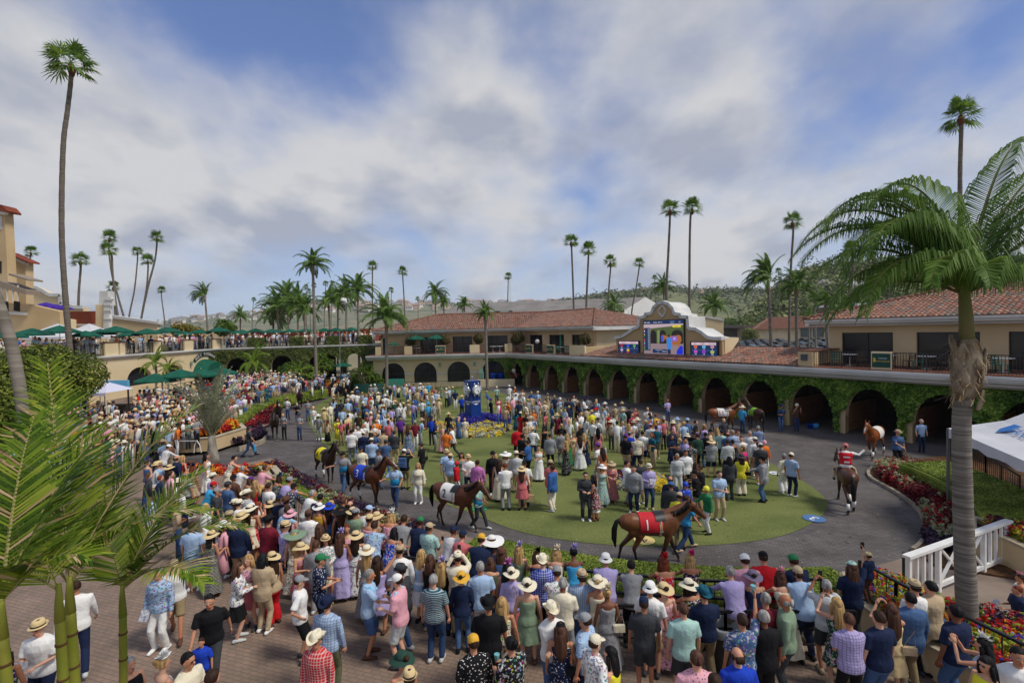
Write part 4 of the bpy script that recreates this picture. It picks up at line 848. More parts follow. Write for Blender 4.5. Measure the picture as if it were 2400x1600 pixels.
flowers('planter_flowers',shrink(PAi,.9),.85,.42,2600,[(F_PUR,2),(F_RED,3),(F_LIM,5),(F_ORA,2),(F_BLU,2),(F_LIM,3),(F_RED,2)],'red, orange and blue flowers filling the near right planter','flower bed',12,size=.035,spread=.08)
PB=[at(2262,1225,.8),at(2330,1232,.8),at(2460,1275,.8),at(2460,1330,.8),at(2365,1275,.8),at(2280,1252,.8)]
planter('planter',[at(2282,1215,.8),at(2480,1262,.8),at(2480,1325,.8),at(2365,1265,.8),at(2275,1245,.8)],.8,'stone planter behind the white gate')
flowers('planter_flowers',shrink([at(2300,1222,.8),at(2470,1265,.8),at(2470,1315,.8),at(2360,1258,.8)],.92),.75,.35,500,[(F_PUR,2),(F_RED,2),(F_YEL,1),(F_LIM,2)],'mixed flowers in the planter behind the white gate','flower bed',13,size=.04,spread=.1)
planter('planter',[at(*p,z=1.0) for p in[(410,1030),(500,1024),(572,1002),(560,990),(430,998)]],.95,'raised stone planter of orange flowers on the left bank',z0=.2)
planter('planter',[at(*p,z=.7) for p in[(612,1088),(640,1090),(655,1108),(630,1112)]],.6,'small pale planter tip at the ring entrance')
# ================================================================ PALMS
PTR=mat('palm_trunk',lin('#7d7468'),.95,lin('#5c544b'),2.2,.6,3,stretch=(.3,.3,4));PTG=mat('palm_trunk_grey',lin('#8f877c'),.95,lin('#6b645b'),2,.5,3,stretch=(.3,.3,5))
PTH=mat('palm_skirt_rust',lin('#7a4a36'),.95,lin('#54301f'),3);SHAFT=mat('palm_crownshaft',lin('#66713a'),.7,lin('#77694a'),2.5,.1,8,stretch=(1,1,.4))
FAN=leafmat('fan_palm_leaves',[lin('#3a5a1c'),lin('#5d8029'),lin('#93ad46')],trans=.35);FEA=leafmat('feather_palm_leaves',[lin('#33521a'),lin('#587a2c'),lin('#8aa450')],trans=.35)
FEAB=leafmat('bright_palm_leaves',[lin('#3a5a12'),lin('#6c8a22'),lin('#9cab45')],trans=.35);FEAG=leafmat('grey_palm_leaves',[lin('#56604a'),lin('#7f866a'),lin('#a6a88a')],trans=.1)
DEADL=leafmat('dry_palm_leaves',[lin('#8a6f4a'),lin('#b39a70'),lin('#c8b28a')],trans=.1)
def fan_crown_mesh(seed,fans=36,Rr=1.0,blades=13):
 rg_=random. Random(seed);V=[]
 for i in range(fans):
  el=R(rg_. uniform(-38,78));az=rg_. uniform(0,2*PI);L_=(.55 if el>0 else .5)*rg_. uniform(.8,1.1);d=Vector((math. cos(az)*math. cos(el),math. sin(az)*math. cos(el),math. sin(el)));c=d*L_-Vector((0,0,.10*(1-math. sin(el))))
  side=d. cross(Vector((0,0,1))). normalized();up=side. cross(d);w0=.012;V. append([side*-w0,side*w0,c+side*w0,c-side*w0])
  tl=rg_. uniform(-.5,.5);s2=side*math. cos(tl)+up*math. sin(tl);bl=.66*rg_. uniform(.8,1.1)
  for b in range(blades):
   a=R(-100+200*b/(blades-1));dd=(d*math. cos(a)+s2*math. sin(a)). normalized();l_=bl*(.75+.25*math. cos(a))*rg_. uniform(.85,1.1);m_=c+dd*l_*.6;e=c+dd*l_-Vector((0,0,.13*l_+.05));ww=dd. cross(up). normalized()*.036
   V. append([c,m_+ww,e,m_-ww])
 return quads_mesh('crown',np. array([[tuple(p) for p in q]for q in V])*Rr,FAN)
FANM=[fan_crown_mesh(s) for s in(1,2,3,4)]
def trunk_mesh(pts,r0,r1,m,n=10,ringy=0.04,bulge=0):
 mb=MB();P=smooth3(pts,6);k=len(P);rad=[r0+(r1-r0)*(i/(k-1))**.8 for i in range(k)];rad[0]*=1.35;rad=[r*(1+(ringy if i%2 else -ringy)) for i,r in enumerate(rad)];mb. tube(P,rad,n);return mb
def smooth3(pts,k=4):
 P=[Vector(p) for p in pts];n=len(P)
 if n==2:return[P[0]. lerp(P[1],i/(k*3)) for i in range(k*3+1)]
 out=[]
 for i in range(n-1):
  a=P[max(i-1,0)];b=P[i];c=P[i+1];d=P[min(i+2,n-1)]
  for j in range(k):t=j/k;out. append(.5*((2*b)+(c-a)*t+(2*a-5*b+4*c-d)*t*t+(3*b-a-3*c+d)*t**3))
 out. append(P[-1]);return out
def fan_palm(path_px,Y,wpx,lab,seed,group='tall fan palms round the racecourse',z_base=None,r=.24):
 """path_px: crown centre first, then trunk points downwards, last point = where it meets ground or roof (extended to the ground)"""
 pts=[dep(x,y,Y) for x,y in path_px];base=pts[-1]. copy();b2=Vector((base. x+(base. x-pts[-2]. x)*.3,Y,0));pts=pts+([b2]if base. z>.5 else[])
 root=empty('fan_palm',(b2. x,Y,0));pts=[p-root. location for p in pts];cr=wpx*Y/F_PX/2;P=pts[::-1];P[-1]=P[-1]+Vector((0,0,-.12*cr))
 tm=trunk_mesh(P,r*1.3,r*.8,PTR);tm. build('trunk',PTR,root,smooth=True);c=P[-1]
 mb=MB();mb. tube([c-Vector((0,0,.5*cr)),c-Vector((0,0,.2*cr)),c+Vector((0,0,.1))],[.09*cr,.17*cr,.1*cr],8);mb. build('skirt',PTH,root,smooth=True)
 o=mesh_obj('crown',FANM[seed%4],root,c+Vector((0,0,.12*cr)),(0,0,seed*1.7),(cr*1.05,)*3);tag(root,lab,'palm tree',group);return root
FP=[([(167,148),(166,190),(158,260),(149,330),(145,440),(145,560),(152,680),(162,800),(172,925)],37,98,'very tall fan palm with long curved trunk at the left of the picture'),([(72,590),(70,625),(73,690)],125,30,'fan palm rising behind the grandstand at far left'),([(188,610),(189,630),(184,715)],88,42,'fan palm just right of the tallest left palm trunk'),([(257,556),(255,580),(262,640),(278,700),(296,770)],105,36,'taller of the crossing fan palms behind the ornate pillar'),([(256,585),(262,600),(264,640),(270,700),(281,780)],95,40,'second fan palm of the crossing group, slightly lower crown'),([(265,672),(267,690),(272,775)],110,30,'short fan palm at the foot of the crossing group'),([(322,590),(322,612),(315,680),(301,755)],136,27,'slim leaning fan palm between the two palm groups at left'),([(346,610),(347,630),(343,680),(330,760)],115,32,'lower fan palm crossing the S-curved one'),([(368,556),(367,580),(362,615),(345,680),(328,770)],105,35,'S-curved fan palm leaning right with a high crown at left'),([(378,680),(379,700),(386,755)],170,21,'small curved fan palm beside the feather palm at left'),([(595,702),(593,720),(591,760)],280,13,'tiny distant fan palm above the left hillside'),([(873,624),(873,640),(873,705)],131,28,'fan palm left of centre above the red roof'),([(943,636),(944,650),(948,720)],141,26,'second fan palm above the left end of the red roof'),([(1191,648),(1191,665),(1190,722)],175,21,'small fan palm in the centre standing beside a thin mast'),([(1338,566),(1340,590),(1345,728)],97,38,'left one of the tall pair above the clubhouse roof'),([(1379,585),(1379,605),(1374,728)],90,41,'right one of the tall pair above the clubhouse roof'),([(1430,613),(1431,630),(1426,700)],112,33,'fan palm above the grey barn roof'),([(1499,617),(1497,635),(1490,680),(1480,738)],127,29,'leaning fan palm above the white barn gable'),([(1570,490),(1570,515),(1566,600),(1562,690)],75,49,'left palm of the tallest pair above the scoreboard'),([(1622,487),(1618,515),(1616,620),(1616,745)],74,50,'right palm of the tallest pair above the scoreboard'),([(1857,518),(1859,545),(1853,640),(1850,760)],80,46,'tall fan palm above the car park'),([(1998,588),(1998,610),(1995,660),(1983,745)],71,52,'fan palm in front of the wooded hill'),([(2045,602),(2046,620),(2052,720)],102,30,'slender fan palm near the lamp mast'),([(2087,610),(2086,628),(2085,720)],131,24,'slim fan palm right of the slender one before the hill'),([(2252,268),(2253,300),(2250,420),(2252,560),(2256,700)],46,82,'very tall fan palm rising behind the near feather palm at right'),([(1825,636),(1826,650),(1826,700)],220,18,'distant fan palm left of the wooded hill'),([(1499,668),(1500,680),(1500,720)],240,11,'tiny fan palm on the hill behind the barn'),([(1534,650),(1535,665),(1536,720)],230,13,'tiny fan palm just left of the tallest pair'),([(717,672),(718,690),(718,740)],240,14,'leftmost little fan palm of the distant row behind feather palms'),([(725,682),(727,695),(727,740)],262,13,'second little fan palm of the distant row'),([(736,668),(737,685),(734,740)],250,14,'third little fan palm of the distant row'),([(763,665),(763,680),(760,740)],240,15,'fourth little fan palm of the distant row'),([(779,664),(779,680),(776,740)],245,15,'fifth little fan palm of the distant row'),([(917,680),(917,695),(917,740)],240,15,'little fan palm over the left hip of the red roof'),([(979,700),(980,712),(980,745)],300,12,'lone little fan palm left of the centre feather palm')]
for i,(path,Y,wpx,lab) in enumerate(FP):fan_palm(path,Y,wpx,lab,i,r=.18 if i else .17)
# ---- feather palms
def frond(V,base,az,el,L_,droop,n=26,leaf=.5,rg_=random,up=.5,width=.035,twist=0,V2=None,hang=.35,dens=(0,.5)):
 """arching rachis with two rows of leaflets; appends quads to V (leaflets) and V2 (rachis)"""
 d=Vector((math. cos(az)*math. cos(el),math. sin(az)*math. cos(el),math. sin(el)));p=Vector(base);pts=[p. copy()];st=L_/n
 h=Vector((math. cos(az),math. sin(az),0))
 for i in range(n):
  p=p+d*st;pts. append(p. copy());d=(d+Vector((0,0,-droop/n*(.4+1.2*i/n)))). normalized()
 for i in range(n):
  a,b=pts[i],pts[i+1];t=i/n;dd=(b-a). normalized();side=dd. cross(Vector((0,0,1)))
  if side. length<.05:side=Vector((-h. y,h. x,0))
  side. normalize();upv=side. cross(dd). normalized();rw=.03*(1-.8*t)*L_/3;(V2 if V2 is not None else V). append([a-side*rw,a+side*rw,b+side*rw,b-side*rw]);(V2 if V2 is not None else V). append([a-upv*rw,a+upv*rw,b+upv*rw,b-upv*rw])
  if t<.08:continue
  ll=leaf*(math. sin(PI*min(1,(t+.12)**.8))*.75+.3)
  for sgn in(-1,1):
   for q in dens:
    o_=a. lerp(b,q);v=(side*sgn*1.0+dd*(.55+.5*t)+upv*(up*rg_. uniform(.3,1.1))). normalized();l2=ll*rg_. uniform(.8,1.1)
    m1=o_+v*l2*.5;e=m1+(v+Vector((0,0,-hang*2*rg_. uniform(.6,1.3)))). normalized()*l2*.5;wv=v. cross(upv). normalized()*width*rg_. uniform(.8,1.2)
    V. append([o_-wv*.5,m1-wv,m1+wv,o_+wv*.5]);V. append([m1-wv,e,e,m1+wv])
def np_q(V):return np. array([[tuple(p) for p in q]for q in V])
def feather_mesh(seed,fronds=16,L_=2.6,wind=0.,leaf=.62,m=FEA,width=.028,n=24):
 rg_=random. Random(seed);V=[];V2=[]
 for i in range(fronds):
  az=2*PI*i/fronds*2.4+rg_. uniform(-.3,.3);el=R(rg_. choice([75,60,45,30,15,0]))+rg_. uniform(-.1,.1)
  if wind:# fronds swept towards -X
   az=az*.0+PI+rg_. uniform(-1.3,1.3) if rg_. random()<wind else az
  frond(V,(0,0,0),az,el,L_*rg_. uniform(.8,1.1),1.9+rg_. uniform(-.3,.6),n=n,leaf=leaf,rg_=rg_,V2=V2,width=width,hang=.9)
 a=np_q(V);b=np_q(V2);return quads_mesh('crown',np. concatenate([a,b]),[m,SHAFT],np. r_[np. zeros(len(a)),np. ones(len(b))])
FEM=[feather_mesh(11,26),feather_mesh(12,24,wind=.5),feather_mesh(13,28),feather_mesh(14,24,wind=.7)]
FEMB=[feather_mesh(21,11,2.4,m=FEAB,leaf=.45),feather_mesh(22,12,2.2,m=FEAB,leaf=.42)]
def feather_palm(cx,cy,bx,by,Y,wpx,lab,mi=0,meshes=None,rz=0.,group='feather palms round the paddock',r=.19,zb=None):
 top=dep(cx,cy,Y);base=dep(bx,by,Y);base. z=gz(base. x,Y) if zb is None else zb;root=empty('feather_palm',base);t=top-base;P=[Vector((0,0,0)),t*.35+Vector((t. x*.05,0,0)),t*.75,t-Vector((0,0,.3))]
 cr=wpx*Y/F_PX/2/2.1;mb=trunk_mesh(P,r,r*.75,PTG);mb. build('trunk',PTG,root,smooth=True)
 mb=MB();c=t;mb. tube([c-Vector((0,0,1.1*cr)),c-Vector((0,0,.75*cr)),c-Vector((0,0,.3*cr)),c],[r*.8,r*1.25,r*.8,r*.5],8);mb. build('crownshaft',mat('boot_fibre',lin('#9b8a72'),.95,lin('#75634d'),5,.4,12),root,smooth=True)
 mesh_obj('crown',(meshes or FEM)[mi],root,c,(0,0,rz),(cr,)*3);tag(root,lab,'palm tree',group);return root
QP=[(733,622,742,905,56,90,'tallest feather palm left of centre with a long bare trunk',2,0),(480,692,492,795,88,62,'lone feather palm swept left above the terrace umbrellas',3,0),(563,742,562,790,110,55,'small feather palm above the left hillside',0,1),(650,722,655,800,84,95,'leftmost palm of the dense feather palm grove',0,2),(672,702,680,800,88,100,'second palm of the dense grove behind the terrace',2,1),(697,712,699,800,80,95,'middle palm of the dense grove behind the terrace',0,4),(712,728,724,860,66,90,'low palm on the right of the dense grove',2,3),(640,745,640,800,90,85,'low bright palm at the left of the grove',1,3),(770,708,775,790,88,80,'palm just right of the tallest feather palm',0,5),(792,705,790,800,92,80,'second palm right of the tallest feather palm',2,6),(812,692,808,800,80,90,'third palm in the row right of the tallest',0,2.2),(838,682,842,870,66,95,'palm with bare trunk beside the ivy wall end',2,.6),(905,745,906,900,55,125,'broad feather palm before the left end of the clubhouse',0,1.2),(1020,690,1020,735,100,70,'feather palm behind the clubhouse roof',1,2),(1040,708,1040,740,112,45,'smaller feather palm beside the one behind the roof',0,3),(1088,716,1090,740,130,50,'squat feather palm half hidden by the clubhouse roof',2,2),(1137,735,1142,898,57,62,'narrow feather palm standing against the clubhouse front',0,3.3),(1440,718,1440,745,95,70,'drooping palm before the grey barn',1,0),(1555,672,1560,720,78,62,'dense palm head above the scoreboard',0,2),(1672,718,1682,782,72,75,'feather palm right of the scoreboard',2,.2),(1800,655,1812,820,52,118,'large wind-swept feather palm by the car park',3,-.2),(1866,672,1868,830,52,95,'feather palm right of the wind-swept one',2,2),(1935,710,1944,830,60,70,'feather palm near the right balcony end',0,1),(1990-12,720,1965,832,66,60,'small feather palm left of the lamp mast',2,3),(1895,745,1896,830,70,45,'low feather palm before the far tiled building',0,0),(1910,700,1912,830,90,40,'thin feather palm behind the car park row',0,1)]
for(cx,cy,bx,by,Y,wpx,lab,mi,rz) in QP:feather_palm(cx,cy,bx,by,Y,wpx,lab,mi,rz=rz)
for(cx,cy,bx,by,Y,wpx,lab,mi) in[(365,850,368,905,44,95,'bright green young palm before the cream wall, left of the pair',0),(396,862,392,905,46,75,'bright green young palm before the cream wall, right of the pair',1),(596,850,598,895,56,110,'bright yellow-green palm before the creeper wall',0),(700,875,706,905,58,85,'leafy low palm by the tunnel stairs',1),(740,872,742,905,60,70,'second leafy low palm by the tunnel stairs',0),(845,872,862,905,58,80,'low palm leaning beside the tunnel mouth',1),(870,880,872,905,60,50,'small palm at the left end of the clubhouse',0),(380,885,380,912,43,45,'tiny palm among the flowers below the cream wall',0)]:
 feather_palm(cx,cy,bx,by,Y,wpx,lab,mi,FEMB,group='young palms along the terrace wall',r=.085)
 # ---- the near right palm
def near_right_palm():
 Y=9.4;base=dep(2262,1455,Y);base. z=.85;root=empty('feather_palm',base);tag(root,'near feather palm with ringed grey trunk and wind-blown fronds at right','palm tree')
 def q(x,y):return dep(x,y,Y)-base
 P=[q(2268,1470),q(2262,1330),q(2256,1150),q(2254,980),q(2264,905)];mb=MB();S=smooth3(P,14);k=len(S)
 rad=[(.175-.03*min(1,i/k*1.4))*(1+(.018 if i%3==0 else 0)) for i in range(k)];rad[0]=.27;rad[1]=.23;mb. tube(S,rad,20);mb. build('trunk',mat('ringed_trunk',lin('#8f8880'),.9,lin('#5f574f'),1.6,.9,5,stretch=(.5,.5,9)),root,smooth=True)
 # fibrous boots
 FIB=mat('palm_boots',lin('#a99b86'),.95,lin('#5d4936'),5,.9,18,stretch=(1,1,.5));mb=MB();rg_=random. Random(3)
 S2=smooth3([q(2262,930),q(2266,880),q(2268,835),q(2266,795)],4);mb. tube(S2,[.16,.18,.21,.235,.25,.255,.25,.24,.23,.21,.19,.17,.14][:len(S2)],14)
 for i in range(26):
  t=rg_. random();c=S2[int(t*(len(S2)-1))];a=rg_. uniform(0,2*PI);o=Vector((math. cos(a),math. sin(a),0));b=c+o*.19;mb. tube([b-Vector((0,0,.22)),b+o*.05,b+o*.07+Vector((0,0,.16))],[(.10,.03),(.09,.03),(.03,.015)],6,ref=Vector((-o. y,o. x,0)))
 mb. build('old_leaf_bases',FIB,root,smooth=True)
 V=[]
 for i in range(260):
  t=rg_. random();c=S2[int(t*(len(S2)-1))];a=rg_. uniform(0,2*PI);o=Vector((math. cos(a),math. sin(a),0));b=c+o*rg_. uniform(.2,.28);e=b+o*rg_. uniform(.02,.1)+Vector((rg_. uniform(-.1,.1),rg_. uniform(-.1,.1),rg_. uniform(-.22,.1)));s_=Vector((-o. y,o. x,0))*.006;V. append([b-s_,b+s_,e+s_,e-s_])
 mesh_obj('fibre',quads_mesh('fibre',np_q(V),DEADL),root)
 mb=MB();mb. tube([q(2266,800),q(2264,740),q(2260,690),q(2258,660)],[.125,.11,.09,.07],12);mb. build('crownshaft',SHAFT,root,smooth=True)
 V=[];V2=[];c=q(2262,690);rg_=random. Random(5)
 spec=[(178,55,3.8,2.4),(186,66,4.0,2.8),(160,60,3.8,2.6),(200,60,3.6,2.8),(15,62,4.4,1.4),(180,70,3.9,3.0),(190,60,3.6,2.9),(196,74,3.8,3.3),(165,50,3.4,2.5),(183,62,3.3,3.2),(150,30,2.8,2.4),(25,70,4.4,1.5),(8,58,4.4,1.5),(-8,50,4.0,1.7),(0,40,3.2,1.9),(-80,45,1.7,2.6),(-120,50,1.8,2.6),(215,48,2.4,2.4),(185,38,2.8,2.2),(345,65,3.7,2.6),(175,42,3.2,2.7),(168,66,4.0,3.0),(350,30,2.4,2.0),(195,45,3.2,2.9)]
 for az,el,L_,dr in spec:frond(V,c,R(az),R(el),L_,dr,n=50,leaf=.9,rg_=rg_,up=.3,width=.014,V2=V2,hang=1.5)
 a=np_q(V);b=np_q(V2);mesh_obj('crown',quads_mesh('crown',np. concatenate([a,b]),[FEA,SHAFT],np. r_[np. zeros(len(a)),np. ones(len(b))]),root)
near_right_palm()
# ---- near left cluster of king palms
KING=leafmat('king_palm_leaves',[lin('#223a0c'),lin('#436012'),lin('#768c24'),lin('#a5a840')],trans=.22)
STEMK=mat('green_stem',lin('#6f7a24'),.55,lin('#93903a'),3,.15,12,stretch=(1,1,.5));STEMR=mat('stem_joint',lin('#5a4020'),.8)
def king_palm(basepx,toppx,Y,spec,lab,seed,r=.062,leaf=.62,kind=KING):
 top=dep(*toppx,Y);base=Vector((dep(*basepx,Y). x,Y+.1,.4));root=empty('king_palm',base);tag(root,lab,'palm tree','near palms at the lower left');t=top-base;mb=MB()
 S=smooth3([Vector((0,0,0)),t*.5+Vector((.02,0,0)),t],8);mb. tube([t-Vector((0,0,.02)),t+Vector((0,0,.2)),t+Vector((.01,0,.42))],[r*.95,r*.72,r*.42],12);mb. tube(S,[r*(1.1-.25*i/len(S)) for i in range(len(S))],14);mb. build('stem',STEMK,root,smooth=True);mb=MB()
 for i in(5,9,12,14):mb. tube([S[i]-Vector((0,0,.012)),S[i]+Vector((0,0,.012))],[r*1.04,r*1.02],14)
 mb. build('leaf_scar',STEMR,root,smooth=True);V=[];V2=[];rg_=random. Random(seed)
 for az,el,L_,dr in spec:frond(V,t+Vector((0,0,.34)),R(az),R(el),L_,dr,n=50,leaf=leaf*1.5,rg_=rg_,up=.3,width=.017,dens=(0,),V2=V2,hang=.13)
 a=np_q(V);b=np_q(V2);mesh_obj('crown',quads_mesh('crown',np. concatenate([a,b]),[kind,mat('rachis',lin('#a59a6a'),.6),DEADL],np. r_[np. repeat(np. where(np. random. RandomState(seed). rand(len(a)//2)<.09,2,0),2),np. ones(len(b))]),root);return root
king_palm((155,1640),(165,1430),6.0,[(150,84,2.75,.5),(50,66,2.5,1.0),(172,48,2.1,1.4),(140,70,2.4,.9),(20,52,1.8,1.6)],'near king palm with one tall upright frond at lower left',1)
king_palm((258,1660),(288,1440),6.6,[(10,52,1.9,1.6),(-12,40,1.5,1.6),(60,66,1.8,1.2),(150,66,1.3,1.3)],'near king palm with thin yellow-green stem and arching right frond',2,r=.052,leaf=.5)
king_palm((128,1660),(140,1450),5.7,[(165,62,1.9,1.3),(195,45,1.7,1.5)],'near king palm stem close behind the tall frond one',3,r=.058)
king_palm((12,1660),(5,1490),5.2,[(60,70,2.0,1.0),(110,75,2.1,1.0),(165,50,1.6,1.5),(5,55,1.1,1.6)],'near king palm at the left frame edge',4,r=.06)
# grey spindle palm on the left bank
def grey_palm():
 b=at(500,1090,.45);root=empty('spindle_palm',b);tag(root,'silvery grey palm with a bottle trunk in the flower bed at left','palm tree');mb=MB();mb. tube([(0,0,0),(0,0,.4),(-.02,0,1.0),(-.03,0,1.5)],[.32,.27,.2,.16],12);mb. build('trunk',mat('grey_trunk',lin('#a39c8f'),.95,lin('#6f685d'),5,.7,14,stretch=(1,1,.4)),root,smooth=True)
 V=[];V2=[];rg_=random. Random(8)
 for i in range(26):frond(V,(0,0,1.4),rg_. uniform(0,2*PI),R(rg_. uniform(55,86)),rg_. uniform(2.8,4.6),1.1+rg_. uniform(0,.9),n=26,leaf=.55,rg_=rg_,width=.018,V2=V2,up=.8,hang=.3)
 a=np_q(V);b=np_q(V2);mesh_obj('crown',quads_mesh('crown',np. concatenate([a,b]),[FEAG,mat('grey_rachis',lin('#9a9a78'),.7)],np. r_[np. zeros(len(a)),np. ones(len(b))]),root)
grey_palm()
# leaning grey trunk at the far left edge
mb=MB();Yl=15;base=dep(62,1000,Yl);pts=[dep(66,1010,Yl),dep(45,900,Yl),dep(12,760,Yl),dep(-60,600,Yl),dep(-260,400,Yl)];pts[0]. z=min(pts[0]. z,3.2);b0=Vector((pts[0]. x+.35,Yl,.4));pts=[b0]+pts
rt=empty('feather_palm',b0);S=smooth3([p-b0 for p in pts],6);mb. tube(S,[.16]*len(S),12);mb. build('trunk',PTG,rt,smooth=True);mesh_obj('crown',FEM[2],rt,S[-1],(0,0,1),(.8,)*3);tag(rt,'leaning grey palm trunk crossing the left frame edge','palm tree')
# ================================================================ BROADLEAF TREES, SHRUBS
def blob_tree(name,base,crown_c,rad,lab,m,n=9000,size=.12,cat='tree',seed=1,trunk=.25,group=None,lumps=14,tm=None):
 root=empty(name,base);r=np. random. RandomState(seed);cc=np. array(Vector(crown_c)-Vector(base));rad=np. array(rad);L_=r. normal(0,1,(lumps,3));L_/=np. linalg. norm(L_,axis=1,keepdims=True);L_[:,2]*=.8;L_=cc+L_*rad*(.35+.35*r. rand(lumps,1));LR=rad. mean()*(.32+.3*r. rand(lumps))
 k=r. randint(0,lumps,n);D=r. normal(0,1,(n,3));D/=np. linalg. norm(D,axis=1,keepdims=True);P=L_[k]+D*(LR[k]*(.55+.5*r. rand(n)**.5))[:,None]
 mesh_obj('crown',quads_mesh('crown',leaf_quads(P,D+np. array([[0,0,.3]]),size,r,.6),m),root)
 if trunk:
  mb=MB();c=Vector(cc);mb. tube([(0,0,0),c*.5,c*.85],[trunk,trunk*.7,trunk*.3],8)
  for i in range(min(5,lumps)):mb. tube([c*.45,Vector(L_[i])],[trunk*.4,trunk*.12],6)
  mb. build('trunk',tm or mat('bark',lin('#5f5346'),.95,lin('#453a30'),4,.5,12),root,smooth=True)
 tag(root,lab,cat,group);return root
FICUS=leafmat('ficus_leaves',[lin('#26360e'),lin('#48581a'),lin('#707a2a'),lin('#90943b')],trans=.15);MAG=leafmat('magnolia_leaves',[lin('#2a3018'),lin('#4f4a22'),lin('#77622e')],trans=.15);BUSH=leafmat('bush_leaves',[lin('#24380f'),lin('#4a661d'),lin('#748a33')],trans=.2);YELB=leafmat('golden_leaves',[lin('#3f4a14'),lin('#77702a'),lin('#a58c3a')],trans=.2)
c=dep(92,893,27);blob_tree('ficus_tree',(c. x-1,27,1.2),c,(3.5,3.0,1.75),'large dark round tree at left before the cream wall',FICUS,60000,.085,seed=2,lumps=34)
c=dep(10,965,23);blob_tree('ficus_tree',(c. x,23,1.2),c,(2.2,2.2,1.3),'lower dark shrub under the leaning palm trunk at left',FICUS,16000,.08,seed=12,lumps=16)
for i,(x,y,Y,rr,m,lab) in enumerate([(430,775,80,1.9,YELB,'golden bush left of the lone feather palm'),(455,778,82,1.8,YELB,'golden bush right of the lone feather palm trunk'),(524,768,85,2.3,BUSH,'round bright green tree behind the terrace umbrellas'),(345,775,78,1.4,YELB,'small reddish shrub before the long wall')]):
 c=dep(x,y,Y);blob_tree('shrub',(c. x,Y,ZD),c,(rr,rr,rr*.7),lab,m,2600,.2,'shrub',30+i,.1)
for i,(x,fr) in enumerate([(962,WING),(1042,WING),(1121,WING),(1209,ARC),(1372,ARC)]):
 s=fr. hit(x,800,1.2)[0];p=fr. P(s,1.3,4.171);lab=['leftmost potted magnolia on the clubhouse balcony','second potted magnolia, beside the open umbrellas','third potted magnolia on the balcony, left of the palm','bushiest potted magnolia in the middle of the balcony','potted magnolia at the right end of the clubhouse balcony'][i]
 o=blob_tree('potted_magnolia',p,p+Vector((0,0,1.65 if i!=3 else 1.75)),(.72,.72,.85) if i!=3 else(1.0,.9,1.05),lab,MAG,2200 if i!=3 else 3800,.09,'potted tree',50+i,.04,'potted magnolias on the balcony');mb=MB();mb. lathe([(0,0),(.2,0),(.3,.5),(.26,.5),(.24,.42),(0,.42)],14);mb. build('pot',mat('terracotta',lin('#a8583a'),.85,lin('#934a30'),3),o)
 # far hedge / shrubs by the tunnel
for i,(x,y,Y,rr,lab) in enumerate([(835,893,60,1.3,'dark bush right of the tunnel path'),(880,890,60,1.0,'dark bush at the left corner of the clubhouse'),(760,850,64,1.5,'green bush glimpsed inside the terrace arch'),(670,868,60,1.2,'green bush left of the tunnel stairs')]):
 c=dep(x,y,Y);blob_tree('shrub',(c. x,Y,.3),c,(rr,rr,rr),lab,BUSH,2600,.12,'shrub',70+i,.08)
 # ================================================================ FAR SETTING
def hill(name,prof,Yr,Yb,zb,m,seed,amp=1.5,nz=24):
 P=[dep(x,y,Yr) for x,y in prof];mb=MB();nx=len(P)*5;xs=np. linspace(P[0]. x,P[-1]. x,nx);zs=np. interp(xs,[p. x for p in P],[p. z for p in P]);rg_=random. Random(seed);idx=0
 for i in range(nx):
  for j in range(nz+6):
   t=j/nz;y=Yb+(Yr-Yb)*t;f=math. sin(min(t,1)*PI/2)**1.2 if t<=1 else 1-(t-1)*2;z=zb+(zs[i]-zb)*f;z+=amp*math. sin(xs[i]/(Yr*.03)+t*5)*math. sin(t*PI)*2+rg_. uniform(-amp,amp)*.4*(0<t<.97);mb. v. append((xs[i]*y/Yr,y,z))
 k=nz+6
 for i in range(nx-1):
  for j in range(k-1):mb. f. append((i*k+j,(i+1)*k+j,(i+1)*k+j+1,i*k+j+1));mb. m. append(0)
 o=mb. build(name,m,smooth=True);tag(o,kind='structure');return o,P
H_FAR=mat('far_hill_scrub',lin('#566344'),1,lin('#8a8262'),.02,0,detail=10);H_MID=mat('mid_hill_scrub',lin('#535f3e'),1,lin('#7a7a55'),.03,0,detail=10);H_NEAR=mat('near_hill_scrub',lin('#626b45'),1,lin('#9a9068'),.05,0,detail=10)
farP=[(300,778),(380,758),(450,750),(520,746),(580,740),(640,734),(700,724),(760,720),(830,716),(900,714),(1000,716),(1100,713),(1200,714),(1300,712),(1420,708),(1600,700)]
midP=[(1180,728),(1250,716),(1320,708),(1370,702),(1430,690),(1500,684),(1560,678),(1620,684),(1700,682),(1760,684),(1830,680),(1950,670),(2100,660)]
nearP=[(1740,760),(1780,735),(1815,705),(1845,668),(1880,640),(1930,628),(1990,622),(2060,622),(2130,618),(2200,622),(2280,626),(2360,622),(2450,618),(2560,615),(2700,610)]
hill('far_hill',farP,2400,1300,0,H_FAR,1,2);nearP=[(x,y+20) for x,y in nearP];midP=[(x,y+5) for x,y in midP];hill('mid_hill',midP,900,480,0,H_MID,2,1);hill('near_hill',nearP,420,190,0,H_NEAR,3,.6)
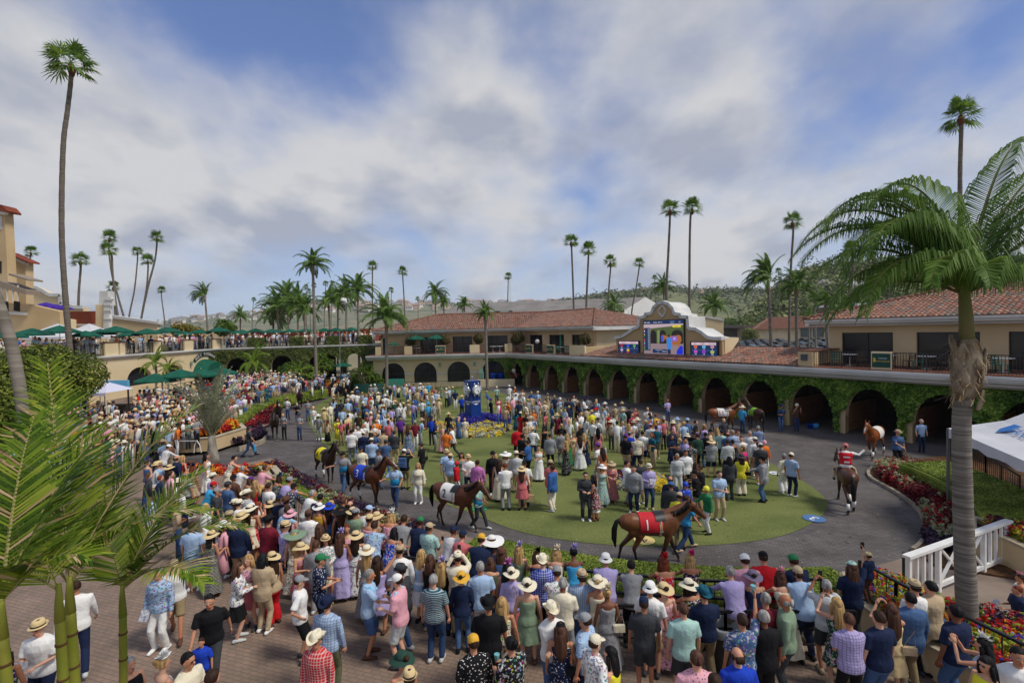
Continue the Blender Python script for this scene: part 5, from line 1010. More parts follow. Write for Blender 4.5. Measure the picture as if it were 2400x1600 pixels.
def woodland(name,prof,Yr,Yb,zb,n,rr,m,lab,seed,leaves=70,size=.5,bias=1.0):
 r=np. random. RandomState(seed);P=[dep(x,y,Yr) for x,y in prof];px=np. array([p. x for p in P]);pz=np. array([p. z for p in P]);V=[]
 X=px[0]+(px[-1]-px[0])*r. rand(n);t=r. rand(n)**bias;t[:n//6]=.97+.03*r. rand(n//6);Z=np. interp(X,px,pz);f=np. sin(t*PI/2)**1.2;Yv=Yb+(Yr-Yb)*t;z=zb+(Z-zb)*f;C=np. stack([X*Yv/Yr,Yv,z+rr*.25-.005*Yr],1)
 sz=rr*(.5+.8*r. rand(n));k=leaves;L_=6;lc=r. normal(0,.5,(n,L_,3));lc[:,:,2]=np. abs(lc[:,:,2])*.8;pick=r. randint(0,L_,(n,k));D=r. normal(0,1,(n,k,3));D/=np. linalg. norm(D,axis=2,keepdims=True)
 Pt=C[:,None,:]+sz[:,None,None]*(np. take_along_axis(lc,pick[:,:,None]. repeat(3,2),1)+D*.42);Pt=Pt. reshape(-1,3);V=leaf_quads(Pt,D. reshape(-1,3)*1.5+np. array([[0,0,.5]]),size,r,.22,.8)
 o=mesh_obj(name,quads_mesh(name,V,m));tag(o,lab,'woodland',kind='stuff');return o
WOODM=leafmat('eucalyptus_wood',[lin('#56603a'),lin('#6d764a'),lin('#8a9064')],trans=.0,spec=.0,rough=.95);WOODF=leafmat('far_wood',[lin('#566040'),lin('#6b7350'),lin('#83876a')],trans=0,spec=0,rough=.95)
woodland('woodland',nearP,420,200,0,1900,8.5,WOODM,'grey green wood covering the near hill at right',4,150,.95,.8)
woodland('woodland',midP,900,520,0,2600,9,WOODF,'darker wood along the middle hill behind the scoreboard',5,46,1.9,.6)
woodland('woodland',farP,2400,1400,0,2000,15,WOODF,'scattered far trees on the hillside of houses',6,26,4.5,.7)
# houses on the far hillside
HW=[mat('house_wall_white',lin('#f0eae0'),.9),mat('house_wall_sand',lin('#c9b597'),.9)];HRf=[mat('house_roof_red',lin('#b08d78'),.9),mat('house_roof_grey',lin('#8d8a86'),.9)]
def house_mesh(k):
 mb=MB();w_,d_,h_=(14,10,6) if k%2 else(11,9,5);mb. box((-w_/2,-d_/2,-3),(w_/2,d_/2,h_));mb. add([(-w_/2-.6,-d_/2-.6,h_+.01),(w_/2+.6,-d_/2-.6,h_+.01),(w_/2+.6,d_/2+.6,h_+.01),(-w_/2-.6,d_/2+.6,h_+.01),(-w_/4,0,h_+3),(w_/4,0,h_+3)],[(0,1,5,4),(1,2,5),(2,3,4,5),(3,0,4),(0,3,2,1)],1)
 for q in range(4):mb. box((-w_/2+1.5+q*3,-d_/2-.05,1.5),(-w_/2+3+q*3,-d_/2-.01,3.5),2)
 return mb. mesh('house',[HW[k%2],HRf[(k//2)%2],GLASS])
HM=[house_mesh(k) for k in range(4)];rg_=random. Random(4)
def on_hill(px,prof,Yr,Yb,t):
 p=[dep(x,y,Yr) for x,y in prof];X=dep(px,700,Yr). x;z=np. interp(X,[q. x for q in p],[q. z for q in p]);f=math. sin(t*PI/2)**1.2;Y=Yb+(Yr-Yb)*t;return Vector((X*Y/Yr,Y,z*f))
for i in range(150):
 p=on_hill(rg_. uniform(390,1330),farP,2400,1300,rg_. uniform(.45,.98) if i>40 else rg_. uniform(.9,1));o=mesh_obj('house',HM[i%4],None,p+Vector((0,0,5)),(0,0,rg_. uniform(-.5,.5)),(rg_. uniform(1.3,2.2),)*3);tag(o,'small pale house on the far hillside','house','small pale houses on the far hillside')
for i,(x,t,lab) in enumerate([(1385,.97,'tan house on the ridge above the barn'),(1505,.98,'pale house on the ridge left of the leaning palm'),(1560,.96,'white house on the ridge behind the scoreboard palms'),(1640,.7,'low house on the middle hill right of the scoreboard')]):
 tag(mesh_obj('house',HM[i],None,on_hill(x,midP,900,480,t)+Vector((0,0,1.5)),(0,0,.3*i),(.9,)*3),lab,'house')
for i,(x,t,lab) in enumerate([(2110,.55,'low cream house among the trees of the near hill'),(1935,.38,'pale house low on the wooded hill'),(2340,.45,'long pale house behind the near palm fronds')]):
 tag(mesh_obj('house',HM[i+1],None,on_hill(x,nearP,420,190,t)+Vector((0,0,1.5)),(0,0,.2),(.8,)*3),lab,'house')
def slab(name,pts_px,Y,depth,m,parent=None):
 mb=MB();mb. prism([dep(x,y,Y) for x,y in pts_px],(0,depth,0));me=mb. mesh(name,m);fix_normals(me);return mesh_obj(name,me,parent)
 # grey barn
barn=wempty('barn',(40,150,0));tag(barn,'long grey roofed barn with white gable end behind the clubhouse','building');GREYR=mat('grey_sheet_roof',lin('#8a8580'),.9,lin('#77726e'),.2)
a0,a1,a2=dep(1463,727,150),dep(1513,696,165),dep(1540,712,178);b0_,b1_=a0+Vector((-62,12,0)),a1+Vector((-62,12,0));mb=MB();mb. add([a0,a1,b1_,b0_],[(0,1,2,3)]);mb. add([a1,a2,a2+Vector((-62,12,0)),b1_],[(0,1,2,3)]);mb. build('roof',GREYR,barn)
mb=MB();mb. add([Vector((a0. x,a0. y,0)),Vector((a2. x,a2. y,0)),a2,a1,a0],[(0,1,2,3,4)]);mb. add([Vector((a0. x,a0. y,0)),a0-Vector((0,0,.05)),b0_-Vector((0,0,.05)),Vector((b0_. x,b0_. y,0))],[(0,1,2,3)]);mb. build('wall',WHITEP,barn)
mb=MB()
for q in range(1,9):p=a0. lerp(a2,q/9);mb. bar(Vector((p. x,p. y-.1,0)),Vector((p. x,p. y-.1,p. z-.5)),.12)
mb. build('seam',mat('seam_grey',lin('#a5a5a2'),.8),barn);mb=MB();mb. bar(a0-Vector((0,.3,.3)),b0_-Vector((0,.3,.3)),.3,.5);mb. build('gutter',mat('maroon_trim',lin('#5a2b26'),.8),barn)
plant=wempty('roof_plant',(0,90,9));tag(plant,'pale green ventilation plant standing on the clubhouse roof','ventilation unit');PLG=mat('plant_green',lin('#93a096'),.7)
slab('duct',[(1040,745),(1042,735),(1115,731),(1115,745)],80,6,PLG,plant);slab('housing',[(1156,745),(1157,728),(1200,727),(1202,745)],80,5,PLG,plant);slab('louvre',[(1159,738),(1159,729),(1172,729),(1172,738)],79.9,.1,DARK,plant);slab('louvre',[(1193,738),(1193,728),(1201,728),(1201,738)],79.9,.1,DARK,plant)
cr_=wempty('tiled_pavilion',(60,100,0));tag(cr_,'cream building with red tile roof and dark glazing beyond the car park','building')
slab('wall',[(1762,832),(1762,770),(1990,762),(1990,832)],186,16,STUCCO_L,cr_);slab('roof',[(1768,772),(1808,744),(1900,738),(1995,742),(1995,764)],184,3,mat('far_tile',lin('#a3735f'),.9,lin('#8f6655'),1.5),cr_)
for i in range(4):slab('window',[(1877+i*29,790),(1877+i*29,762),(1902+i*29,761),(1902+i*29,790)],185.8,.1,mat('far_glass',lin('#5f6b66'),.2),cr_)
slab('porch',[(1870,812),(1870,795),(1990,794),(1990,812)],185.7,.1,DARK,cr_)
st_=wempty('cream_store',(20,80,0));tag(st_,'plain cream block behind the scoreboard','building');slab('wall',[(1638,830),(1638,744),(1655,743),(1696,751),(1696,830)],62,8,STUCCO_L,st_);slab('parapet',[(1638,744),(1638,741),(1655,740),(1697,748),(1697,752),(1655,744)],61.9,8.1,WHITE,st_)
shed=wempty('long_shed',(60,140,0));tag(shed,'low dark open shed beside the car park','building');slab('roof',[(1694,768),(1694,761),(1800,762),(1850,768),(1850,771)],192,8,mat('dark_roof',lin('#57524e'),.9),shed);slab('wall',[(1694,800),(1694,768),(1850,771),(1850,800)],198,4,mat('shed_wall',lin('#6f6a5c'),.9),shed)
st2=wempty('grandstand_annex',(90,120,0));tag(st2,'long low roofed stand below the wooded hill','building');slab('roof',[(1965,718),(1965,713),(2100,705),(2100,710)],130,10,WHITEP,st2);slab('wall',[(1965,740),(1965,718),(2100,710),(2100,735)],130.5,9,mat('brown_wall',lin('#75634d'),.9),st2)
bush=dep(1757,785,178);blob_tree('shrub',(bush. x,178,0),bush,(3.7,3,2.6),'round olive bush beside the parked cars',FICUS,3000,.22,'shrub',91,.15)
c=dep(1730,764,215);blob_tree('shrub',(c. x,215,0),c,(10,6,3.2),'wide bright green tree mass behind the dark shed',BUSH,5000,.35,'shrub',92,.2)
# masts
def mast(px,y0,y1,Y,r,lab,heads=0,cat='mast'):
 a=dep(px,y0,Y);b=Vector((dep(px,y1,Y). x,Y,0));root=empty('lamp_mast' if heads else 'mast',b);mb=MB();mb. tube([(0,0,0),a-b],[r,r*.6],8);mb. build('pole',mat('galvanised',lin('#9aa2a6'),.5,metal=.4),root);
 if heads:
  mb=MB()
  for i in range(heads):
   t=2*PI*i/heads;q=a-b+Vector((math. cos(t)*.9,math. sin(t)*.6,-.1));mb. bar(a-b-Vector((0,0,.6)),q,.08);mb. lathe([(0,.25),(.2,.2),(.3,-.2),(0,-.22)],8,c=q)
  mb. build('floodlights',WHITEP,root)
 tag(root,lab,cat)
mast(2003,662,745,60,.12,'grey lamp mast with a ring of floodlights before the hill',6);mast(1195,650,730,120,.06,'thin grey mast beside the small centre fan palm')
mast(813,700,800,70,.05,'white lamp pole among the feather palms',3);mast(796,775,860,60,.05,'white post on the terrace deck')
# ---- grandstand at far left
gs_=wempty('grandstand',(-80,60,0));tag(gs_,'cream grandstand tower with balconies at the left edge','building');TILE2=mat('dull_red_tile',lin('#8f4630'),.9,lin('#6f3626'),.6)
slab('tower',[(-160,790),(-160,470),(10,492),(18,650),(22,790)],55,1.0,STUCCO,gs_);slab('tower_roof',[(-160,452),(4,480),(17,494),(15,497),(-160,472)],54.4,1.6,TILE2,gs_);slab('tower_cornice',[(-160,478),(-160,470),(13,496),(10,503)],54.6,.4,WHITE,gs_)
slab('block',[(14,790),(14,592),(60,614),(62,790)],61,1.0,STUCCO,gs_);slab('block_roof',[(12,589),(64,612),(64,616),(14,595)],60.6,1.6,TILE2,gs_);slab('block_cornice',[(18,602),(18,596),(62,616),(61,621)],60.7,.3,WHITE,gs_)
AWN=mat('awning_tan',lin('#8f8172'),.9)
for pts in([(-160,640),(0,658),(60,680),(60,690),(0,674),(-160,655)],[(20,640),(66,654),(66,658),(20,645)]):slab('awning',pts,50.5,1.6,AWN,gs_)
for x in(4,17,30,42):mb=MB();mb. bar(dep(x,668,50.6),dep(x,706,50.6),.1);mb. build('awning_post',WHITE,gs_)
slab('balcony',[(-160,740),(-160,700),(62,712),(140,730),(142,790),(-160,790)],52,.8,STUCCO,gs_);slab('balcony_moulding',[(-160,728),(-160,722),(60,732),(58,739)],51.7,.3,WHITE,gs_)
for a,b in((5,19),(32,46),(-20,-6)):slab('balcony_opening',[(a,727),(a,705),(b,707),(b,730)],51.95,.04,DARK,gs_)
slab('window',[(0,515),(0,505),(4,507),(5,538),(0,538)],54.95,.04,WHITE,gs_);slab('window',[(-14,640),(-14,610),(3,612),(3,640)],54.95,.04,DARK,gs_);slab('lower_wall',[(-160,800),(-160,735),(60,738),(140,748),(140,800)],52.5,2,STUCCO_L,gs_)
cw=wempty('curved_parapet_building',(-70,80,0));tag(cw,'cream building with a curved white edged parapet behind the grandstand','building')
cp=[(60,800),(60,672),(72,671),(86,674),(100,681),(115,690),(128,692),(142,691),(142,712),(150,711),(160,714),(172,719),(182,720),(195,720),(195,800)];slab('wall',cp,80,1.2,STUCCO_L,cw)
mb=MB()
for i in range(1,len(cp)-2):
 a,b=dep(*cp[i],79.8),dep(*cp[i+1],79.8);mb. bar(a,b,.5,.3,up=(0,1,0))
mb. build('parapet_edge',WHITE,cw)
rr=wempty('tiled_hall',(-65,62,0));tag(rr,'low hall with a red tile roof between the tents and the ornate pillar','building');slab('roof',[(130,760),(144,730),(225,729),(226,760)],62,1.5,TILE2,rr);slab('wall',[(132,800),(132,762),(226,762),(226,800)],62.3,1.4,STUCCO_L,rr);slab('eave',[(130,763),(130,759),(228,759),(228,763)],61.8,.4,WHITE,rr)
op=wempty('ornate_pillar',(-60,58,0));tag(op,'tall cream pillar with white carved scroll bracket','pillar');slab('shaft',[(224,800),(224,714),(244,714),(243,800)],58,1.2,STUCCO_L,op);slab('capital',[(231,715),(233,682),(252,682),(255,715)],58.2,1.0,WHITE,op);slab('scroll',[(242,775),(243,710),(244,697),(258,696),(262,700),(256,706),(254,720),(257,745),(255,775)],57.8,.4,WHITE,op)
for y in(700,712,725,745):slab('moulding',[(243,y+3),(243,y),(259,y),(259,y+3)],57.7,.3,WHITE,op)
lw=wempty('long_wall',(-50,70,0));tag(lw,'long cream wall with white sloping coping behind the leaning palms','wall');slab('wall',[(258,800),(258,741),(368,757),(370,800)],70,.6,STUCCO_L,lw);slab('coping',[(256,745),(256,738),(371,754),(371,760)],69.8,1,WHITE,lw)
gw=wempty('small_red_roof',(-30,85,0));tag(gw,'low red tiled range behind the terrace deck','building');slab('roof',[(540,805),(560,778),(862,770),(866,800)],84,8,TILE2,gw);slab('wall',[(430,800),(430,772),(560,776),(560,800)],92,5,STUCCO_L,gw)
PURP=mat('purple_canvas',lin('#46259a'),.7,lin('#38208a'),1)
for i,(x,y) in enumerate([(108,718),(128,722),(148,725)]):
 c=dep(x,y,66);u_=empty('purple_umbrella',c-Vector((0,0,2)));mb=MB();mb. lathe([(1.25,.0),(.6,.38),(.02,.55)],8,c=(0,0,2));mb. build('canopy',PURP,u_);mb=MB();mb. tube([(0,0,0),(0,0,2.5)],.04,6);mb. build('pole',WHITEP,u_);tag(u_,['leftmost purple umbrella on the upper balcony','middle purple umbrella on the upper balcony','rightmost purple umbrella on the upper balcony'][i],'umbrella','purple umbrellas at left')
 # ================================================================ UMBRELLAS
def umbrella_meshes():
 mb=MB();n=8;vs=[]
 for j in range(n):t=2*PI*(j+.5)/n;vs. append((1.5*math. cos(t),1.5*math. sin(t),0))
 for j in range(n):t=2*PI*(j+.5)/n;vs. append((.75*math. cos(t),.75*math. sin(t),.30))
 vs. append((0,0,.56));fs=[(j,(j+1)%n,n+(j+1)%n,n+j) for j in range(n)]+[(n+j,n+(j+1)%n,2*n) for j in range(n)];mb. add(vs,fs)
 for j in range(n):a,b=Vector(vs[j]),Vector(vs[(j+1)%n]);mb. add([a,b,b-Vector((0,0,.13)),a-Vector((0,0,.13))],[(0,1,2,3)])
 can=mb. mesh('canopy',GREENC);mb=MB();mb. tube([(0,0,-2.25),(0,0,.62)],.025,6)
 for j in range(n):mb. bar((0,0,.1),Vector(vs[j])*.95,.015)
 fr=mb. mesh('pole',mat('pole_cream',lin('#cfc8b5'),.5));return can,fr
UC,UF=umbrella_meshes()
def umbrella(p,lab,sc_=1.0,rz=0,group='green umbrellas of the terraces'):
 r=empty('umbrella',p);r. rotation_euler=(0,0,rz);r. scale=(sc_,)*3;mesh_obj('canopy',UC,r,(0,0,2.25));mesh_obj('pole',UF,r,(0,0,2.25));tag(r,lab,'umbrella',group)
def table_mesh():
 mb=MB();mb. lathe([(0,.74),(.45,.74),(.45,.71),(0,.71)],16);mb. tube([(0,0,0),(0,0,.71)],.03,6);mb. lathe([(0,.03),(.25,.02),(.25,0),(0,0)],12);return mb. mesh('cafe_table',WHITEP)
def chair_mesh(m):
 mb=MB()
 for x in(-.2,.2):
  for y in(-.2,.2):mb. bar((x,y,0),(x,y,.45),.03)
  mb. bar((x,.2,.45),(x,.24,.9),.03)
 mb. box((-.22,-.22,.43),(.22,.22,.46))
 for z in(.58,.7,.86):mb. bar((-.2,.22+(z-.45)*.08,z),(.2,.22+(z-.45)*.08,z),.03,.05)
 return mb. mesh('cafe_chair',m)
TM,CHW,CHB,CHG=table_mesh(),chair_mesh(WHITEP),chair_mesh(mat('dark_chair',lin('#3a2c22'),.6)),chair_mesh(mat('green_chair',lin('#2f6b5a'),.6))
names=['%s green umbrella on the left deck'%w for w in('leftmost','second','third','fourth','fifth','sixth','seventh','eighth','ninth','tenth','eleventh','twelfth','thirteenth','fourteenth','fifteenth')]
DK=[(15,779,34),(75,776,38),(140,777,40),(200,768,42),(235,775,46),(272,776,46),(302,776,50),(345,772,50),(392,775,55),(430,773,60),(468,772,62),(513,772,62),(555,772,64),(568,768,78),(598,769,82)]
for i,(x,y,Y) in enumerate(DK):
 c=dep(x,y,Y);umbrella((c. x,Y,ZD+.02),names[i],.8+.08*(i%3),i*.4)
nm2=['green umbrella on the far deck just left of the creeper pillars','green umbrella on the far deck above the second creeper pillar','green umbrella on the far deck left of the tall palm trunk','green umbrella on the far deck right of the tall palm trunk','green umbrella at the right part of the far deck','last green umbrella of the far deck near the clubhouse','green umbrella behind the first creeper pillar']
for i,(x,y,Y) in enumerate([(635,771,70),(648,768,74),(680,770,72),(716,771,71),(760,770,71),(787,770,71),(823,768,71)]):c=dep(x,y,Y);umbrella((c. x,Y,ZD),nm2[i],.85,i*.5)
for i,(x,y,Y,lab) in enumerate([(363,879,39,'leftmost low green umbrella before the arched window'),(422,869,40,'low green umbrella left of the club awning'),(471,868,42,'low green umbrella below the club awning'),(517,864,44,'low green umbrella right of the club awning'),(802,842,64,'green umbrella inside the tunnel arch')]):
 c=dep(x,y,Y);g=gz(c. x,Y);umbrella((c. x,Y,c. z-2.6),lab,.98 if i<4 else .8,i)
for i,(fr,px,lab) in enumerate([(WING,923,'small green umbrella left of the balcony magnolias'),(WING,975,'open green umbrella over the brown balcony chairs'),(WING,1023,'open green umbrella above the green balcony sign')]):
 s=fr. hit(px,800,1.6)[0];p=fr. P(s,1.6,4.171);umbrella(p,lab,.85 if i else .55,.3)
s=ARC. hit(1313,800,.8)[0];p=ARC. P(s,.8,4.171);o=empty('closed_umbrella',p);mb=MB();mb. tube([(0,0,.9),(0,0,1.6),(0,0,2.2)],[.12,.09,.03],8);mb. build('canopy',GREENC,o);mb=MB();mb. tube([(0,0,0),(0,0,2.3)],.02,6);mb. build('pole',WHITEP,o);tag(o,'closed green umbrella on the clubhouse balcony','umbrella')
s=ARC. hit(1260,800,.8)[0];p=ARC. P(s,.8,4.171);o=empty('balcony_spotlight',p);mb=MB();mb. tube([(0,0,0),(0,0,1.2)],.03,6);mb. build('stand',BLACKM,o);mb=MB();mb. tube([(-.05,-.15,1.35),(0,.1,1.4)],[.26,.2],12);mb. build('lamp_head',WHITEP,o);tag(o,'round white lamp on a stand on the clubhouse balcony','lamp')
rg_=random. Random(9)
def furn(me,name,p,rz,lab,cat,group):o=mesh_obj(name,me,None,p,(0,0,rz));tag(o,lab,cat,group)
for i,(px,t) in enumerate([(975,1.4),(1155,.8),(1171,1.0),(1313,.9)]):
 fr=WING if px<1190 else ARC;s=fr. hit(px,800,t)[0];furn(TM,'cafe_table',fr. P(s,t,4.171),0,['table under the open balcony umbrella','small round table on the balcony left of the bushiest magnolia','second small table on the balcony','table beside the closed umbrella'][i],'table','tables on the balcony')
for i in range(7):s=WING. hit(958+i*8,800,.9)[0];furn(CHB,'cafe_chair',WING. P(s,.5+.7*(i%2),4.171),rg_. uniform(-.5,.5)+(PI if i%2 else 0),'brown chair under the open balcony umbrellas','chair','brown chairs under the balcony umbrellas')
for i in range(4):s=ARC. hit(1304+i*8,800,.9)[0];furn(CHG,'cafe_chair',ARC. P(s,.3+.6*(i%2),4.171),rg_. uniform(-3,3),'green chair beside the closed balcony umbrella','chair','green chairs by the closed umbrella')
for i in range(14):s=ARC. hit(1965+i*32,800,.9)[0];furn(CHB if i%3 else CHG,'cafe_chair',ARC. P(s,.5+.75*(i%2),4.171),rg_. uniform(-3,3),'dark chair behind the right balcony railing','chair','chairs on the right balcony')
for i in range(5):s=ARC. hit(1990+i*90,800,1.2)[0];furn(TM,'cafe_table',ARC. P(s,1.3,4.171),0,'table behind the right balcony railing','table','tables on the right balcony')
for i in range(60):
 if i<28:s=rg_. uniform(1,26);fr=T1;t=rg_. uniform(.7,1.6)
 else:s=rg_. uniform(1,19);fr=T2;t=rg_. uniform(.7,2.0)
 furn(CHW if i%5 else TM,'cafe_chair' if i%5 else 'cafe_table',fr. P(s,t,ZD),rg_. uniform(-3,3),('white chair on the terrace deck' if i%5 else 'white table on the terrace deck')+(' over the cream wall' if i<28 else ' over the creeper wall'),'chair' if i%5 else 'table',('white %s on the deck over the '%('chairs' if i%5 else 'tables'))+('cream wall' if i<28 else 'creeper wall'))
 # buckets, green cabinet, generator by the glazed arches
for i,(x,y) in enumerate([(1157,886),(1174,886)]):
 p=at(x,y+4,.9) if False else WING. P(WING. hit(x,886,-.8)[0],-.8,.9);mb=MB();mb. lathe([(0,0),(.34,0),(.42,.62),(.45,.62),(.45,.66),(.38,.66),(.34,.1),(0,.1)],16);o=mb. build('tub',mat('blue_plastic',lin('#1846c0'),.4),None,True,p);tag(o,['left blue tub on the wall by the last glazed arch','right blue tub on the wall by the last glazed arch'][i],'tub')
mb=MB();fbox(mb,WING,WING. hit(1120,880)[0],KW+.5,-1.6,-1.2,0,.9);o=mb. build('low_wall',STUCCO_L);tag(o,'low cream wall under the last glazed arch','wall')
s=WING. hit(1128,880,-.8)[0];o=empty('green_cabinet',WING. P(s,-.7,.9));mb=MB();mb. box((-.3,-.25,0),(.3,.25,.9));mb. box((-.24,-.2,.901),(.24,.2,1.3));mb. build('case',M_LANT,o);mb=MB();mb. box((-.22,-.27,.1),(.22,-.252,.8));mb. build('door',mat('cab_door',lin('#688878'),.5),o);tag(o,'pale green metal cabinet beside the last glazed arch','cabinet')
railing(WING,4.5,12.5,-2.2,.0,None,'low_fence',.95,.15);tag(bpy. data. objects['low_fence'],'black picket rail under the clubhouse arches','fence')
mb=MB();fbox(mb,WING,WING. hit(908,880,-1.5)[0],WING. hit(947,880,-1.5)[0],-1.6,-1.45,.4,1.25);o=mb. build('green_screen',mat('teal_canvas',lin('#3f8f7c'),.8));tag(o,'teal canvas screen before the first glazed arch','screen')
mb=MB();fbox(mb,WING,WING. hit(830,900,-4.5)[0],WING. hit(900,900,-4.5)[0],-4.6,-4.5,0,1.05);o=mb. build('green_barrier',mat('green_board',lin('#39695c'),.8));tag(o,'dull green boards behind the crowd at the back of the lawn','barrier')
# blue bucket and bag by the stalls
p=at(1899,1004);mb=MB();mb. lathe([(0,0),(.16,0),(.2,.3),(.21,.3),(.19,.3),(.15,.04),(0,.04)],14);o=mb. build('bucket',MATS['blue_plastic'],None,True,p);tag(o,'blue bucket at the foot of the ivy pier','bucket')
p=at(1911,1004);mb=MB();mb. ball((0,0,.17),(.24,.14,.18),10,7);mb. ball((.12,0,.22),(.12,.12,.14),8,6);o=mb. build('bag',mat('sky_bag',lin('#3b8fc4'),.7),None,True,p);tag(o,'light blue bag beside the blue bucket','bag')
# ================================================================ CLOCK TOWER
BLU=mat('tower_blue',lin('#123a86'),.35,lin('#0e3276'),1.2,spec=.5);SILV=mat('clock_silver',lin('#b9bcbf'),.3,metal=.7);WF=mat('clock_face',lin('#dfe3e6'),.5)
cbase=at(1109,1000);cb=Vector((at(1109,992). x,at(1109,992). y,0));Yc=cb. y;zt=dep(1109,893,Yc). z;hw=.44
ct=empty('clock_tower',cb,R(40));mb=MB();mb. box((-hw,-hw,0),(hw,hw,zt));mb. box((-hw-.02,-hw-.02,zt),(hw+.02,hw+.02,zt+.05));mb. build('tower_body',BLU,ct)
for k,(rz,nx) in enumerate([(-PI/2,0),(0,1),(PI,2),(PI/2,3)]):
 f=empty('watch',(0,0,0));bpy. data. objects. remove(f);M_=Matrix. Rotation(k*PI/2,4,'Z');zc=zt-.62
 def tr(mb,M_=M_):mb. v=[tuple(M_@Vector(v)) for v in mb. v];return mb
 mb=MB();rr_=.37;mb. tube([(0,-hw,zc),(0,-hw-.14,zc),(0,-hw-.2,zc)],[rr_*1.05,rr_*1.05,rr_*.95],28,ref=(1,0,0),tip=0)
 for sx in(-1,1):
  for sz in(-1,1):mb. tube([(sx*.21,-hw-.1,zc+sz*.30),(sx*.19,-hw-.12,zc+sz*.44),(sx*.14,-hw-.1,zc+sz*.54)],[.065,.05,.025],8)
 mb. tube([(rr_,-hw-.1,zc),(rr_+.1,-hw-.1,zc)],.06,8);w_=tr(mb). build('watch_case',SILV,ct,True)
 mb=MB();vs=[(.30*math. cos(2*PI*i/28),-hw-.215,zc+.30*math. sin(2*PI*i/28)) for i in range(28)];mb. add(vs,[tuple(range(28))]);tr(mb). build('dial',WF,w_)
 mb=MB()
 for i in range(12):a=PI/6*i;mb. bar((.23*math. cos(a),-hw-.22,zc+.23*math. sin(a)),(.28*math. cos(a),-hw-.22,zc+.28*math. sin(a)),.03,.006,up=(0,1,0))
 mb. bar((0,-hw-.225,zc),(.14,-hw-.225,zc-.12),.035,.006,up=(0,1,0));mb. bar((0,-hw-.225,zc),(.14,-hw-.225,zc-.2),.02,.006,up=(0,1,0));tr(mb). build('hands',BLACKM,w_)
 if k<4:
  t=mesh_obj('lettering',text_mesh('LONGINES',.165,WLET,.003),ct);t. matrix_local=M_@Matrix. Translation((0,-hw-.006,zt-1.5))@Matrix. Rotation(PI/2,4,'X')
  mb=MB();mb. add([(-.26,-hw-.006,zt-1.64),(0,-hw-.006,zt-1.74),(.26,-hw-.006,zt-1.64),(.07,-hw-.006,zt-1.64),(0,-hw-.006,zt-1.6),(-.07,-hw-.006,zt-1.64)],[(0,1,2,3,4,5)]);tr(mb). build('winged_emblem',WLET,ct)
mb=MB();mb. tube([(0,0,zt),(0,0,zt+.25)],.05,8);mb. ball((0,0,zt+.3),.09);mb. bar((-.3,0,zt+.12),(.3,0,zt+.12),.03);mb. build('finial',SILV,ct)
tag(ct,'square blue clock tower with silver watch shaped clocks in the flower bed','clock tower')
# ================================================================ RAILS OF THE NEAR APRON
def world_rail(name,pts,z0,h,lab,gap=.16,bars=None,posts=1.6,m=BLACKM):
 mb=MB();P=[Vector((p[0],p[1],z0)) for p in pts]
 for a,b in zip(P,P[1:]):
  L_=(b-a). length;mb. bar(a+Vector((0,0,h)),b+Vector((0,0,h)),.055,.05)
  for z in(bars or[.12]):mb. bar(a+Vector((0,0,z)),b+Vector((0,0,z)),.03)
  if gap:
   n=max(1,int(L_/gap))
   for i in range(n):q=a. lerp(b,i/n);mb. bar(q+Vector((0,0,.12)),q+Vector((0,0,h)),.016)
  n=max(1,int(L_/posts))
  for i in range(n+1):q=a. lerp(b,i/n);mb. bar(q,q+Vector((0,0,h)),.045)
 o=mb. build(name,m);tag(o,lab,'railing');return o
RAIL1=smooth_poly([at(*p,z=1.45) for p in[(640,1118),(690,1165),(780,1225),(895,1290),(1056,1317),(1319,1333),(1556,1353),(1700,1361),(1925,1356)]],3)
world_rail('rail_fence',RAIL1,.4,1.05,'black picket rail along the near side of the walking ring')
world_rail('leaning_rail',[at(*p,z=1.4)[:2]for p in[(1255,1387),(1433,1388),(1700,1402),(1960,1400)]],.4,1.0,'second black rail behind the front row of spectators',gap=0,bars=[.35,.68],posts=2.2)
world_rail('leaning_rail',[at(*p,z=1.4)[:2]for p in[(1440,1417),(1700,1432),(2005,1432)]],.4,1.0,'third black rail behind the second row of spectators',gap=0,bars=[.35,.66],posts=2.4)
world_rail('rail_fence',[at(2015,1372,1.05)[:2],at(2100,1425,1.05)[:2],at(2230,1500,1.05)[:2],at(2440,1610,1.05)[:2]],1.0,.62,'black rail on the wall of the near flower planter',gap=.22)
world_rail('rail_fence',[at(2120,1400,.1)[:2],at(2118,1390,.1)[:2]],.05,1.1,'short black gate post by the white gate',gap=0)
world_rail('rail_fence',[at(330,1050,.5)[:2],at(420,1048,.5)[:2]],.5,1.0,'black rail before the left planter')
world_rail('rail_fence',[at(*p,z=.45)[:2]for p in[(0,1085),(200,1060),(380,1052)]],.45,1.05,'black rail behind the tall left frond')
world_rail('rail_fence',[at(*p,z=.6)[:2]for p in[(540,985),(620,945),(700,925),(760,915)]],.5,1.05,'black picket rail along the left bank behind the hedge')
world_rail('rail_fence',[at(*p,z=1.2)[:2]for p in[(390,925),(432,920),(470,912)]],1.2,1.05,'black picket rail before the low umbrellas')
world_rail('rail_fence',[at(*p,z=1.3)[:2]for p in[(500,905),(580,893)]],1.3,1.05,'black picket rail right of the club awning')
world_rail('rail_fence',[at(*p,z=.2)[:2]for p in[(1922,1068),(2230,1075),(2310,1130),(2390,1190)][1:]],.1,1.25,'black curved rail behind the box hedge at right',gap=.2)
